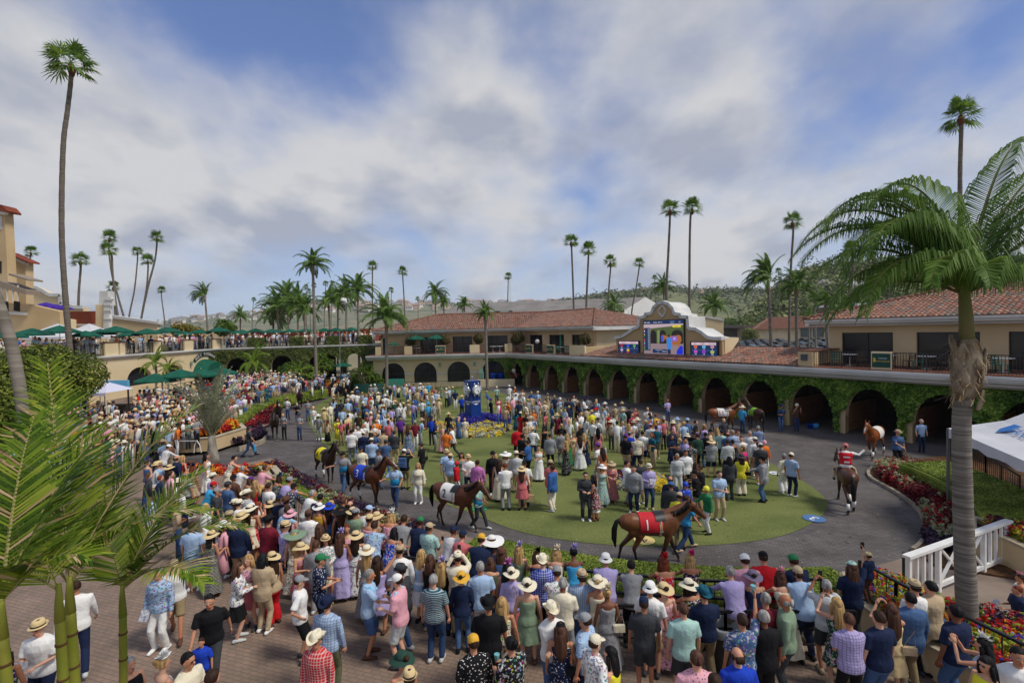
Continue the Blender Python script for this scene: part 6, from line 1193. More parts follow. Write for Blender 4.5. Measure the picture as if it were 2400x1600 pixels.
# white arched pipes by the entrance
o=empty('white_arch_rail',at(395,1062,.4));mb=MB()
for dx in(0,1.45):
 mb. tube([(dx,0,0),(dx+.06,0,.45),(dx+.2,0,.7),(dx+.34,0,.45),(dx+.42,0,0)],.03,8)
mb. bar((.2,0,.7),(1.65,0,.68),.04);mb. build('pipe',WHITEP,o);tag(o,'white arched pipe rail at the ring entrance','railing')
# ================================================================ WHITE GATE
A_=at(2130,1415,.05);B_=at(2361,1318,.05);A_. z=B_. z=.05;gt=empty('white_gate',A_);d=(B_-A_);L_=d. length;d. normalize();ang=math. atan2(d. y,d. x);gt. rotation_euler=(0,0,ang);H_=1.15
mb=MB()
for x in(0,L_*.27,L_*.73,L_):mb. box((x-.05,-.05,0),(x+.05,.05,H_));
mb. build('post',WHITEP,gt);mb=MB();mb. box((-.1,-.09,H_),(L_+.1,.09,H_+.07));mb. box((.05,-.04,.12),(L_-.05,.04,.22));mb. build('rail',WHITEP,gt);mb=MB()
for(x0,x1) in((.05,L_*.27-.05),(L_*.73+.05,L_-.05)):
 n=4
 for i in range(1,n):x=x0+(x1-x0)*i/n;mb. box((x-.03,-.03,.22),(x+.03,.03,H_))
mb. build('picket',WHITEP,gt);mb=MB()
for(x0,x1) in((L_*.27+.05,L_*.5),(L_*.5,L_*.73-.05)):mb. bar((x0,0,.22),(x1,0,H_),.05,.06,up=(0,1,0));mb. bar((x0,.01,H_),(x1,.01,.22),.05,.06,up=(0,1,0))
mb. box((L_*.5-.03,-.03,.22),(L_*.5+.03,.03,H_));mb. build('cross_brace',WHITEP,gt);tag(gt,'white timber gate with crossed braces at right','gate')
# ================================================================ TENTS
TENT=mat('tent_white',lin('#cfcfd2'),.7,lin('#bfc0c4'),.8,.15,3)
def peak_tent(x,y0,Y,w_,lab,txt):
 c=dep(x,y0,Y);z0=ZD;b=Vector((c. x,Y,z0));o=empty('peaked_tent',b);h=c. z-z0;e=h-1.25;mb=MB();mb. add([(-w_,-w_,e),(w_,-w_,e),(w_,w_,e),(-w_,w_,e),(0,0,h)],[(0,1,4),(1,2,4),(2,3,4),(3,0,4)]);mb. add([(-w_,-w_,e),(w_,-w_,e),(w_,-w_,e-.25),(-w_,-w_,e-.25)],[(0,3,2,1)]);mb. add([(w_,-w_,e),(w_,w_,e),(w_,w_,e-.25),(w_,-w_,e-.25)],[(0,3,2,1)]);can=mb. build('canopy',TENT,o);mb=MB()
 for sx in(-1,1):
  for sy in(-1,1):mb. bar((sx*w_*.97,sy*w_*.97,0),(sx*w_*.97,sy*w_*.97,e),.06)
 mb. build('leg',WHITEP,o);sl=math. atan2(1.25,w_);mesh_obj('lettering',text_mesh(txt,.42,mat('tent_letters',lin('#6b4a6b'),.7),.002),can,(0,-w_*.72,e+1.25*.28+.03),(sl,0,0));tag(o,lab,'tent','white peaked tents on the left deck')
peak_tent(135,758,46,1.9,'left white peaked tent on the deck','ULTRA');peak_tent(209,758,48,1.8,'right white peaked tent on the deck','ULTRA')
p=dep(240,912,34);o=empty('canopy_tent',(p. x,34,1.4));mb=MB();w_=1.25;mb. add([(-w_,-w_,2.0),(w_,-w_,2.0),(w_,w_,2.0),(-w_,w_,2.0),(-.3,0,2.65),(.3,0,2.65)],[(0,1,5,4),(1,2,5),(2,3,4,5),(3,0,4)]);mb. add([(-w_,-w_,2.0),(w_,-w_,2.0),(w_,-w_,1.8),(-w_,-w_,1.8)],[(0,1,2,3)]);mb. build('canopy',mat('lilac_canvas',lin('#c9c9dc'),.7),o);mb=MB()
for sx in(-1,1):
 for sy in(-1,1):mb. bar((sx*1.2,sy*1.2,0),(sx*1.2,sy*1.2,2),.04)
mb. build('leg',WHITEP,o);tag(o,'pale lilac pop-up tent beside the dark round tree','tent')
p=dep(273,912,36);o=empty('blue_kiosk',(p. x,36,1.2));mb=MB();mb. box((-.9,-.1,2.1),(.9,.1,2.75));mb. build('signboard',mat('kiosk_blue',lin('#5fa9cc'),.6),o);mb=MB();mb. bar((-.85,0,0),(-.85,0,2.1),.08);mb. bar((.85,0,0),(.85,0,2.1),.08);mb. box((-.85,-.3,.0),(.85,.3,1.0));mb. build('stand',DARK,o);mb=MB();mb. lathe([(.14,0),(.2,0),(.2,.02),(.14,.02)],12,c=(0,-.12,2.4));mb. build('emblem',GOLD,o);tag(o,'kiosk with a light blue signboard beside the lilac tent','kiosk')
def fandel_tent():
 C0=dep(2222,1005,16.5);e0=Vector((C0. x,16.5,C0. z));w_=6.0;o=wempty('marquee',(e0. x+3,15,0))
 P0=dep(2222,1003,17.5);P1=dep(2440,1098,12.6);P2=P0+Vector((7.5,2.6,.0));P3=P1+Vector((7.5,2.6,0));P1. z=P2. z=P3. z=P0. z
 ap=(P0+P1+P2+P3)/4+Vector((0,0,1.35));mb=MB();n=10
 def edge(a,b):
  for i in range(n):
   u0,u1=i/n,(i+1)/n;q0,q1=a. lerp(b,u0),a. lerp(b,u1);
   for j in range(6):
    v0,v1=j/6,(j+1)/6;f=lambda q,v:q. lerp(ap,v)-Vector((0,0,.35*math. sin(v*PI)));mb. add([f(q0,v0),f(q1,v0),f(q1,v1),f(q0,v1)],[(0,1,2,3)])
   sc0=Vector((0,0,.32+.05*math. sin(u0*40)));sc1=Vector((0,0,.32+.05*math. sin(u1*40)));mb. add([q0,q1,q1-sc1,q0-sc0],[(0,1,2,3)])
 edge(P1,P0);edge(P0,P2);edge(P2,P3);edge(P3,P1);can=mb. build('canopy',TENT,o,True);mb=MB()
 for P in(P0,P1,P2,P3):mb. bar(Vector((P. x,P. y,0)),P,.07)
 mb. build('leg',mat('tent_leg_grey',lin('#6a6a6a'),.5,metal=.3),o)
 a=P1. lerp(P0,.45);v=(P0-P1). normalized();c=a. lerp(ap,.38)-Vector((0,0,.33));up=(ap-a);up=(up-v*up. dot(v)). normalized();nn=v. cross(up);
 if nn. x>0:nn=-nn
 v2=up. cross(nn);M_=Matrix((v2,up,nn)). transposed(). to_4x4();LB=mat('logo_blue',lin('#2f6fb5'),.6)
 t=mesh_obj('lettering',text_mesh('FANDUEL',.42,LB,.002),can);t. matrix_local=Matrix. Translation(c+nn*.11+v2*.55)@M_
 mb=MB();mb. add([(-.2,.3,0),(.24,.3,0),(.2,-.1,0),(0,-.32,0),(-.2,-.1,0)],[(0,1,2,3,4)]);e_=mb. build('shield_emblem',LB,can);e_. matrix_local=Matrix. Translation(c+nn*.10-v2*.62)@M_
 tag(o,'large white marquee with blue lettering at the right edge','marquee')
fandel_tent()
# ================================================================ CARS
def car_mesh(van):
 mb=MB();L2,W2=2.25,.9;H1,H2=(.95,1.75) if van else(.88,1.45)
 prof=[(-L2,.35),(-L2,.8),(-L2+.1,H1),(-L2*.45 if not van else -L2*.55,H1+.02),(L2-.05,H1),(L2,.7),(L2,.35)]
 mb. prism([(x,-W2,z) for x,z in prof],(0,2*W2,0),0);cab=[(-L2*.5,H1+.021),(-L2*.22,H2),(L2*(.85 if van else .5),H2),(L2*(.97 if van else .85),H1+.021)];mb. prism([(x,-W2*.86,z) for x,z in cab],(0,2*W2*.86,0),1)
 mb. box((-L2*.2,-W2*.84,H2+.003),(L2*(.83 if van else .48),W2*.84,H2+.04),0)
 for x in(-L2*.2,L2*.15,L2*.5):mb. box((x-.04,-W2*.87,H1+.03),(x+.04,W2*.87,H2-.01),0)
 for x in(-1.4,1.4):
  for y in(-W2,W2):mb. tube([(x,y-.1,.33),(x,y+.1,.33)],.33,12,2,ref=(1,0,0),tip=0)
 me=mb. mesh('car',[ocmat('car_paint','',rough=.55,bump=0,spec=.2),mat('car_glass',(.03,.035,.04),.55,spec=.15),BLACKM]);return me
CM=[car_mesh(False),car_mesh(True)];rg_=random. Random(12);ccol=[('white','#aeb1b3'),('silver','#85898d'),('grey','#5d6268'),('black','#1c1e22'),('dark blue','#26344d'),('pale blue','#8296a8')];kk=0
for row,Y in enumerate([108,117,127,138,151,166]):
 kk={}
 for px in range(1716,2260,int(2.75*1150/Y)):
  if rg_. random()<.1:continue
  x=dep(px,800,Y). x;nm,cc=rg_. choice(ccol);o=mesh_obj('parked_car',CM[rg_. random()<.4],None,(x,Y,0),(0,0,PI/2+rg_. uniform(-.05,.05)));o. color=(*lin(cc),1);kk[nm]=kk. get(nm,0)+1;tag(o,'%s %s car from the left in the %s row behind the stalls'%(('first','second','third','fourth','fifth','sixth','seventh','eighth','ninth','tenth','eleventh','twelfth')[kk[nm]-1],nm,('nearest','second','third','fourth','fifth','farthest')[row]),'car','cars parked behind the stalls')
poly_sheet('parking_lot',[(36,78),(170,78),(190,240),(40,240)],-.02,mat('car_park_asphalt',lin('#6e6a64'),.9,lin('#5c5852'),.3))
# ================================================================ LITTER BIN, STROLLER-LIKE THINGS
p=at(1700,1560,.4);p=Vector((dep(1700,1480,9.3). x,9.3,.4));o=empty('litter_bin',p);mb=MB();mb. lathe([(0,.01),(.24,.01),(.29,.78),(.31,.78),(.31,.82),(.28,.82),(.27,.76),(.22,.1),(0,.1)],24);mb. build('bin_body',mat('bin_grey',lin('#5a5c5c'),.5),o,True);mb=MB();mb. lathe([(.315,.70),(.32,.84),(.27,.86),(.24,.5)],24,fn=lambda p,r,t:p+Vector((0,0,.012*math. sin(t*9))));mb. build('liner',mat('liner_grey',lin('#8d9192'),.35),o,True);tag(o,'grey round litter bin with a liner among the near crowd','litter bin')
# ================================================================ PEOPLE
CN=dict(white='#e6e5e2',cream='#e2d9bf',black='#17171a',navy='#1c2744',blue='#37609c',royal='#1d40b4',lightblue='#a3bddb',sky='#3f9fd0',teal='#1f5668',mint='#a4c8bf',green='#2c7a4c',sage='#7c9178',olive='#5d6147',darkgreen='#28453a',yellow='#e6dd3a',gold='#dba83c',orange='#e0762c',red='#c21d26',maroon='#701c2c',pink='#dfa3b0',rose='#c46a6e',hotpink='#d62a77',orchid='#bf72ad',lavender='#b0a5d4',purple='#5b2b85',mauve='#7d7188',brown='#5d3f31',tan='#b8a384',khaki='#8d7c5e',grey='#8f9093',lightgrey='#bfc2c2',charcoal='#3b3d41',denim='#46618a',jeans='#2b4064',straw='#d6bd8d',blond='#c8a46c',auburn='#7a3a22',hair='#3d2a1e',silver='#a9a8a4')
WORD=dict(lightblue='pale blue',sky='bright sky blue',lightgrey='pale grey',darkgreen='dark green',denim='mid blue denim',jeans='dark denim',hotpink='hot pink',hair='dark brown',silver='grey',mint='pale mint')
CW=lambda c:WORD. get(c,c)
SKT=['#c99a7e','#b98666','#d3a68c','#a87355','#c08d70','#7d523c']
def ik(a,b,l1,l2,pole):
 a,b=Vector(a),Vector(b);d=b-a;L_=min(d. length,(l1+l2)*.995);d. normalize();x=(l1*l1-l2*l2+L_*L_)/(2*L_);h=math. sqrt(max(0,l1*l1-x*x));p=Vector(pole);p=(p-d*p. dot(d)). normalized();return a+d*x+p*h,a+d*L_
 # pose: lean, hand L, hand R, foot L, foot R   (figure faces +Y, x right)
PO=dict(stand=(0,(-.27,.06,.80),(.27,.08,.80),(-.10,0),(.11,.04)),phone=(3,(-.09,.30,1.13),(.10,.31,1.16),(-.11,.02),(.11,-.03)),lean=(20,(-.20,.62,1.06),(.16,.64,1.05),(-.13,-.05),(.12,.02)),hip=(0,(-.27,.05,.80),(.20,.04,1.0),(-.12,0),(.13,.05)),photo=(0,(-.07,.34,1.56),(.10,.34,1.56),(-.1,0),(.11,.03)),raise_=(0,(-.26,.08,.8),(.34,.30,1.84),(-.11,0),(.12,0)),walk=(4,(-.27,-.20,.88),(.26,.26,.92),(-.08,.33),(.09,-.32)),cross=(0,(.12,.24,1.14),(-.12,.26,1.18),(-.14,0),(.14,.03)),talk=(3,(-.27,.08,.80),(.16,.46,1.12),(-.1,.02),(.13,-.02)),lead=(3,(-.22,.20,.95),(.42,.38,1.22),(-.08,.30),(.09,-.26)),ride=(8,(-.10,.42,1.06),(.10,.42,1.06),(-.36,.10),(.36,.10)),wave=(6,(-.10,.42,1.06),(.62,.20,1.52),(-.36,.10),(.36,.10)))
class Fig:
 def __init__(s,pose,sex):
  s. pose,s. sex=pose,sex;f=sex=='F';ln,hl,hr,fl_,fr_=PO[pose];s. ln=R(ln);s. f=f;SW=.155 if f else .18
  s. ride=pose in('ride','wave');s. sh=[s. T((-SW,0,1.41)),s. T((SW,0,1.41))];s. hip=[Vector((-.085,0,.88)),Vector((.085,0,.88))];s. el=[None,None];s. wr=[None,None];s. kn=[None,None];s. an=[None,None];s. hd=[Vector(hl),Vector(hr)]
  for i,(h,ft) in enumerate(((hl,fl_),(hr,fr_))):
   sx=-1 if i==0 else 1;pole=(sx*.35,-.3,-1) if h[1]>.2 and h[2]<1.3 else((sx*.8,-.9,-.1) if h[2]<1.3 else(sx*.6,.2,-1));s. el[i],s. wr[i]=ik(s. sh[i],h,.285,.265,pole)
   if s. ride:s. kn[i],s. an[i]=Vector((sx*.33,.34,.72)),Vector((sx*.37,.12,.38))
   else:s. kn[i],s. an[i]=ik(s. hip[i],(ft[0],ft[1],.09 if abs(ft[1])<.2 or ft[1]>0 else .15),.42,.40,(sx*.1,1,0))
 def T(s,p):
  p=Vector(p);z=p. z-.95
  if z<=0:return p
  c,q=math. cos(s. ln),math. sin(s. ln);return Vector((p. x,p. y*c+z*q,.95+z*c-p. y*q))
 def tors(s,mb,z0,z1,g=1.0,extra=0):
  S=[(.80,.15,.11,0),(.88,.168,.118,0),(.95,.172,.118,0),(1.05,.148,.10,0),(1.17,.155,.105,.005),(1.29,.178,.12,.01),(1.38,.185,.112,0),(1.435,.15,.09,-.01),(1.465,.085,.07,-.01)]
  if s. f:S=[(.80,.155,.115,-.01),(.88,.172,.122,-.01),(.95,.165,.115,-.005),(1.05,.122,.09,0),(1.17,.132,.098,.01),(1.27,.15,.125,.03),(1.36,.153,.105,.01),(1.43,.13,.08,-.01),(1.465,.07,.06,-.01)]
  zs=np. array([q[0]for q in S]);Z=[z0]+[q[0]for q in S if z0+.02<q[0]<z1-.02]+[z1];pts=[];rad=[]
  for z in Z:a,b,c=(np. interp(z,zs,[q[k]for q in S]) for k in(1,2,3));pts. append(s. T((0,c,z)));rad. append((a*g+extra,b*g+extra))
  mb. tube(pts,rad,16,tip=.15)
 def arm(s,mb,i,g,t=1.0,w=.0):
  a,e,h=s. sh[i],s. el[i],s. wr[i];
  if t<=1:mb. tube([a+Vector((0,0,.01)),a. lerp(e,.5),a. lerp(e,t)],[.056*g,.05*g+w,.045*g+w*1.5],8)
  else:mb. tube([a+Vector((0,0,.01)),a. lerp(e,.5),e,e. lerp(h,.5),h],[.056*g,.05*g+w,.042*g+w,.036*g+w,.028*g+w*1.2],8)
 def leg(s,mb,i,g,z=None,w0=0.,w1=0.):
  h,k,a=s. hip[i],s. kn[i],s. an[i];P=[h,h. lerp(k,.5),k,k. lerp(a,.4),a];r=[.088*g+w0,.072*g+w0,.052*g+w0*.7+w1*.3,.05*g+w1*.7,.034*g+w1]
  if z:P=P[:2]+[h. lerp(k,z)];r=r[:2]+[.062*g+w0*1.6]
  mb. tube(P,r,10)
 def head(s):return s. T((0,.015,1.63))
 def body(s):
  mb=MB();s. tors(mb,.80,1.465,.97);hd=s. head();mb. tube([s. T((0,-.01,1.42)),s. T((0,0,1.50)),s. T((0,.01,1.56))],[.06,.05,.052],10)
  mb. ball(hd+Vector((0,0,.02)),(.074,.092,.105),14,10);mb. ball(hd+Vector((0,.028,-.062)),(.05,.06,.05),10,7);mb. tube([hd+Vector((0,.085,.01)),hd+Vector((0,.108,-.022))],[.010,.017],6)
  for q in(-1,1):mb. ball(hd+Vector((q*.076,-.005,-.005)),(.012,.02,.03),6,5)
  for i in(0,1):
   s. arm(mb,i,.86,1.5);s. leg(mb,i,.92);a=s. an[i];mb. tube([a+Vector((0,-.04,-.05)),a+Vector((0,.06,-.055)),a+Vector((0,.15,-.07))],[.035,.035,.02],8)
  return mb
 def hands(s,mb):
  for i in(0,1):
   h,e=s. wr[i],s. el[i];d=(h-e). normalized();sx=-1 if i==0 else 1;n=Vector((-sx,.25,0));n=(n-d*n. dot(d)). normalized() if abs(d. z)>.6 else(Vector((0,0,-1))-d*-d. z). normalized();sd=d. cross(n);mb. tube([h-d*.01,h+d*.05,h+d*.085],[(.024,.014),(.038,.016),(.036,.013)],8,ref=sd)
   for k in range(4):o=h+d*.08+sd*(.027-.018*k);l_=(.062,.074,.07,.055)[k];mb. tube([o,o+d*l_*.55+n*.012,o+d*l_*.8+n*.038],[.0095,.0088,.007],5)
   o=h+d*.02+sd*.032*sx*-1;mb. tube([o,o+d*.035+sd*-sx*.02+n*.01,o+d*.06+n*.03-sd*sx*.015],[.012,.0105,.008],5)
 def garment(s,k):
  mb=MB()
  if k in('ts','tk','ls'):
   s. tors(mb,.84,1.475 if k!='tk' else 1.40,1.10,.006 if k=='tk' else .013)
   for i in(0,1):
    if k=='ts':s. arm(mb,i,1.12,.78,.014)
    if k=='ls':s. arm(mb,i,1.1,1.5,.008)
   if k=='ts' and not s. f or k=='ls':mb. tube([s. T((0,-.012,1.435)),s. T((0,-.006,1.485))],[.075,.062],10)
  if k=='jk':
   s. tors(mb,.76,1.48,1.17,.016)
   for i in(0,1):s. arm(mb,i,1.22,1.5,.014)
   mb. tube([s. T((0,-.015,1.43)),s. T((0,-.012,1.495))],[.085,.066],10)
  if k in('tr','sh','wd'):
   s. tors(mb,.80,1.03,1.06,.004)
   for i in(0,1):s. leg(mb,i,1.0,.88 if k=='sh' else None,.012 if k=='tr' else .02,.022 if k=='tr' else .06)
  if k in('sk','dr','dl','lk'):
   if k in('dr','dl'):s. tors(mb,.88,1.36,1.08,.006);[mb. tube([s. T((q*.10,.06,1.34)),s. T((q*.095,0,1.455)),s. T((q*.1,-.07,1.36))],.012,5) for q in(-1,1)]
   zb={'sk':.50,'dr':.50,'dl':.12,'lk':.12}[k];fl_={'sk':.22,'dr':.25,'dl':.30,'lk':.30}[k];Z=[1.06,.98,.88,.88-(.88-zb)*.33,.88-(.88-zb)*.66,zb];dy=(s. an[0]. y+s. an[1]. y)/2
   for q in range(5):
    pass
   n=28;vs=[];st=abs(s. an[0]. y-s. an[1]. y)*.35
   for j,z in enumerate(Z):
    u=max(0,(.88-z)/(.88-zb+1e-6));a=(.135 if s. f else .16) if j==0 else .175+(fl_-.175)*u;b=a*.74+st*u
    for i in range(n):t=2*PI*i/n;wv=1+.10*u*math. sin(t*7+1)+.05*u*math. sin(t*4);vs. append((a*wv*math. cos(t),b*wv*math. sin(t)+dy*u,z))
   fs=[(j*n+i,j*n+(i+1)%n,(j+1)*n+(i+1)%n,(j+1)*n+i) for j in range(5) for i in range(n)];fs=[f[::-1]for f in fs]+[tuple(range(n)),tuple(range(5*n,6*n))[::-1]];mb. add(vs,fs)
  if k=='shoe':
   for i in(0,1):a=s. an[i];z=a. z;mb. tube([(a. x,a. y-.075,z-.045),(a. x,a. y,z-.035),(a. x,a. y+.09,z-.052),(a. x,a. y+.17,z-.064)],[(.038,.04),(.043,.05),(.044,.036),(.034,.022)],8)
  if k=='boot':
   for i in(0,1):a,kk=s. an[i],s. kn[i];mb. tube([a. lerp(kk,.8),a. lerp(kk,.4),a],[.06,.055,.045],8);mb. tube([a+Vector((0,-.07,-.045)),a+Vector((0,.08,-.05)),a+Vector((0,.17,-.06))],[.042,.042,.026],8)
  return mb
CACHE={};NEED={}
def want(pose,sex,k):NEED[(pose,sex,k)]=None
def remesh_all():
 """each figure part is grown from overlapping lofts into one continuous surface"""
 tmp=[]
 for(pose,sex,k) in NEED:
  fg=Fig(pose,sex);mb=fg. body() if k=='body' else fg. garment(k);me=mb. mesh({'body':'person','ts':'shirt','ls':'shirt','tk':'top','jk':'jacket','tr':'trousers','wd':'trousers','sh':'shorts','sk':'skirt','lk':'skirt','dr':'dress','dl':'dress','shoe':'shoes','boot':'boots'}[k],SKIN if k=='body' else CL['']);o=mesh_obj('tmp',me)
  if k not in('shoe','boot'):
   m=o. modifiers. new('r','REMESH');m. mode='VOXEL';m. voxel_size=.013 if k=='body' else .017;m=o. modifiers. new('s','SMOOTH');m. iterations=3;m. factor=.5
  tmp. append(((pose,sex,k),o,fg))
 dg=bpy. context. evaluated_depsgraph_get()
 for key,o,fg in tmp:
  me=bpy. data. meshes. new_from_object(o. evaluated_get(dg));me. name=o. data. name
  if key[2]=='body':
   mb=MB();mb. v=[tuple(v. co) for v in me. vertices];mb. f=[tuple(p. vertices) for p in me. polygons];mb. m=[0]*len(mb. f);fg. hands(mb);me=mb. mesh('person',SKIN)
  me. polygons. foreach_set('use_smooth',[True]*len(me. polygons));CACHE[key]={'':me}
 for _,o,_ in tmp:bpy. data. objects. remove(o)
def pat(key,p):
 d=CACHE[key]
 if p not in d:m=d['']. copy();m. materials. clear();m. materials. append(CL[p]);d[p]=m
 return d[p]
 # hair and hats, modelled round the head centre
def hm(name,mb,mats,smooth=True):return mb. mesh(name,mats,smooth)
def shell(mb,r=(.082,.10,.112),zc=.03,cut=-.02,back=-.012):
 n,k=16,9;vs=[]
 for i in range(k):
  ph=PI*.62*i/(k-1)
  for j in range(n):
   t=2*PI*j/n;z=math. cos(ph)*r[2];x=r[0]*math. sin(ph)*math. cos(t);y=r[1]*math. sin(ph)*math. sin(t)
   if y>.02 and z<.045:z=.045+(z-.045)*.15;y*=.86;x*=.97
   vs. append((x,y+back,z+zc))
 mb. add(vs,[(i*n+j,(i+1)*n+j,(i+1)*n+(j+1)%n,i*n+(j+1)%n) for i in range(k-1) for j in range(n)])
mb=MB();shell(mb);H_S=hm('hair',mb,HAIR)
mb=MB();shell(mb,(.092,.108,.118));mb. tube([(0,-.05,.06),(0,-.075,-.08),(0,-.095,-.24),(.01,-.10,-.40),(0,-.10,-.50)],[(.085,.05),(.098,.055),(.11,.045),(.09,.035),(.04,.02)],14);[mb. tube([(q*.08,.01,.02),(q*.092,.0,-.12),(q*.10,-.03,-.25)],[.03,.03,.02],8) for q in(-1,1)];H_L=hm('hair',mb,HAIR)
mb=MB();shell(mb,(.086,.102,.113));mb. ball((0,-.11,.09),(.045,.045,.045),10,7);H_B=hm('hair',mb,HAIR)
mb=MB();mb. tube([(0,-.085,.04),(0,-.09,-.04)],[(.07,.03),(.06,.025)],12);[mb. ball((q*.074,-.02,.01),(.012,.05,.045),8,6) for q in(-1,1)];H_0=hm('hair',mb,HAIR)
BAND=mat('hat_band',(.02,.02,.025),.7)
def hat(kind):
 mb=MB();W=lambda p,r,t:p
 if kind=='cap':mb. lathe([(.10,.035),(.102,.07),(.09,.12),(.05,.15),(.0,.155)],16,fn=lambda p,r,t:Vector((p. x*.86,p. y*1.0-.005,p. z)));mb. add([(-.075,.07,.055),(.075,.07,.055),(.06,.155,.035),(.0,.18,.03),(-.06,.155,.035),(-.075,.07,.062),(.075,.07,.062),(.06,.155,.043),(0,.18,.038),(-.06,.155,.043)],[(0,1,2,3,4)[::-1],(5,6,7,8,9),(1,2,7,6),(2,3,8,7),(3,4,9,8),(4,0,5,9)])
 if kind in('fed','cow'):
  c=kind=='cow';br=.17 if c else .135
  def fn(p,r,t):
   k=max(0,(r-.09)/(br-.09));up=(.075*k*k*abs(math. cos(t))**2 if c else .02*k*(1 if p. y<0 else -.4));pin=1-(.25*max(0,(p. z-.13)/.06))*(abs(math. cos(t)) if r<.1 else 0);return Vector((p. x*.92*pin*(1-.12*k if c else 1),p. y*1.08*(1.1 if c and k>0 else 1),p. z+(up if r>.1 else 0)-(.02 if r<.03 else 0)))
  mb. lathe([(br,.055),(br*.8,.05),(.098,.055),(.098,.058),(.094,.12),(.082,.175 if c else .155),(.05,.175 if c else .16),(.0,.165 if c else .145)],24,fn=fn);mb. lathe([(.1005,.06),(.0995,.085)],24,1,fn=lambda p,r,t:Vector((p. x*.92,p. y*1.08,p. z)))
 if kind in('wide','buck','big'):
  br={'wide':.20,'buck':.145,'big':.30}[kind]
  def fn(p,r,t):k=max(0,(r-.1)/(br-.1));return Vector((p. x*.96,p. y*1.05,p. z-(.045 if kind!='buck' else .05)*k**1.3+.025*k*math. sin(2*t+.6)*(kind!='buck')))
  mb. lathe([(br,.06),(br*.8,.062),(.11,.06),(.1,.065),(.096,.11),(.075,.15),(.035,.163),(0,.165)],28,fn=fn)
  if kind!='buck':mb. lathe([(.1025,.066),(.100,.09)],24,1,fn=lambda p,r,t:Vector((p. x*.96,p. y*1.05,p. z)))
 if kind=='fas':
  r_=random. Random(3)
  for i in range(26):a=r_. uniform(0,6.28);e=r_. uniform(.1,1.4);d=Vector((math. cos(a)*math. cos(e),math. sin(a)*math. cos(e),math. sin(e)));c=Vector((.03,0,.12));s_=d. cross(Vector((.3,.2,1))). normalized()*.035;q=c+d*r_. uniform(.08,.16);mb. add([c,(c+q)/2+s_,q,(c+q)/2-s_],[(0,1,2,3)])
  mb. lathe([(0,.13),(.05,.135),(.06,.12),(.0,.11)],12,c=(.03,0,0))
 if kind=='helm':mb. lathe([(.108,.0),(.112,.05),(.1,.11),(.055,.15),(0,.16)],16);mb. ball((0,0,.17),.022,6,5);mb. add([(-.07,.08,.03),(.07,.08,.03),(.05,.15,.02),(-.05,.15,.02)],[(0,1,2,3)])
 return mb. mesh({'cap':'cap','helm':'riding_helmet','fas':'fascinator'}. get(kind,'hat'),[STRAW if kind in('wide','big') else(TINT if kind=='helm' else CL['']),BAND],True)
HATS={k:hat(k) for k in('cap','fed','cow','wide','buck','big','fas','helm')}
HW_=dict(cap='cap',fed='fedora',cow='cowboy hat',wide='wide brimmed hat',buck='bucket hat',big='huge brimmed hat',fas='feathered headpiece',helm='riding helmet')
mb=MB()
for q in(-1,1):mb. box((q*.03-.018,.087,.008),(q*.03+.018,.098,.024))
mb. box((-.05,.085,.02),(.05,.096,.026));SHADES=mb. mesh('sunglasses',BLACKM)
mb=MB()
for q in(-1,1):mb. ball((q*.03,.086,.012),(.013,.008,.008),8,5);mb. ball((q*.03,.0935,.012),(.0055,.003,.0055),6,4,1);mb. tube([(q*.018,.091,.03),(q*.044,.084,.028)],.0035,4,1)
mb. ball((0,.088,-.055),(.022,.008,.006),8,5,2);FACE=mb. mesh('eyes_and_mouth',[mat('eye_white',(.7,.68,.65),.3),mat('eye_dark',(.02,.015,.012),.3),mat('lips',lin('#9c4b46'),.5)])
def ex_mesh(k):
 mb=MB()
 if k=='phone':mb. box((-.035,-.004,-.07),(.035,.004,.07));return 'phone',mb. mesh('phone',BLACKM)
 if k=='prog':mb. box((-.09,-.004,-.11),(.09,.004,.11));return 'race_programme',mb. mesh('race_programme',mat('paper',lin('#d5d4d8'),.8,lin('#7f8394'),20))
 if k=='cup':mb. lathe([(0,-.06),(.03,-.06),(.042,.06),(.036,.06),(0,.05)],12);return 'cup',mb. mesh('cup',mat('cup_blue',lin('#8fc0d4'),.3,lin('#3f9a8f'),14))
 if k=='bag':mb. box((-.16,-.05,-.16),(.16,.05,.12));mb. tube([(-.12,0,.1),(-.09,0,.32),(.09,0,.32),(.12,0,.1)],.008,5);return 'bag',mb. mesh('bag',CL[''])
 if k=='purse':mb. box((-.11,-.035,-.07),(.11,.035,.07));mb. tube([(-.1,0,.05),(.02,-.12,.45),(.1,0,.05)],.006,5);return 'purse',mb. mesh('purse',CL[''])
 if k=='lei':
  r_=random. Random(2);
  for i in range(60):t=2*PI*i/60;p=Vector((.125*math. cos(t),.10*math. sin(t)+.02,-.02-.10*max(0,math. sin(t))));mb. ball(p+Vector((r_. uniform(-.02,.02),)*3),.028,5,4)
  return 'flower_garland',mb. mesh('flower_garland',mat('lei_blue',lin('#5fb0e0'),.7,lin('#a9d8ef'),25))
 if k=='pack':mb. box((-.14,-.24,1.02),(.14,-.12,1.42));mb. box((-.1,-.29,1.05),(.1,-.24,1.25));return 'backpack',mb. mesh('backpack',CL[''])
 if k=='bib':
  mb. tube([(0,.0,.90),(0,0,1.1),(0,0,1.3),(0,0,1.42)],[(.20,.148),(.188,.14),(.205,.148),(.19,.12)],16,tip=.1);return 'bib',mb. mesh('bib',mat('groom_bib',lin('#2b9bd0'),.6),True)
EXM={}
PLACED=[];USED={}
def g_at(px,py,h):
 z=.2
 for _ in range(6):p=at(px,py,z+h);z=gz(p. x,p. y)
 return Vector((p. x,p. y,z))
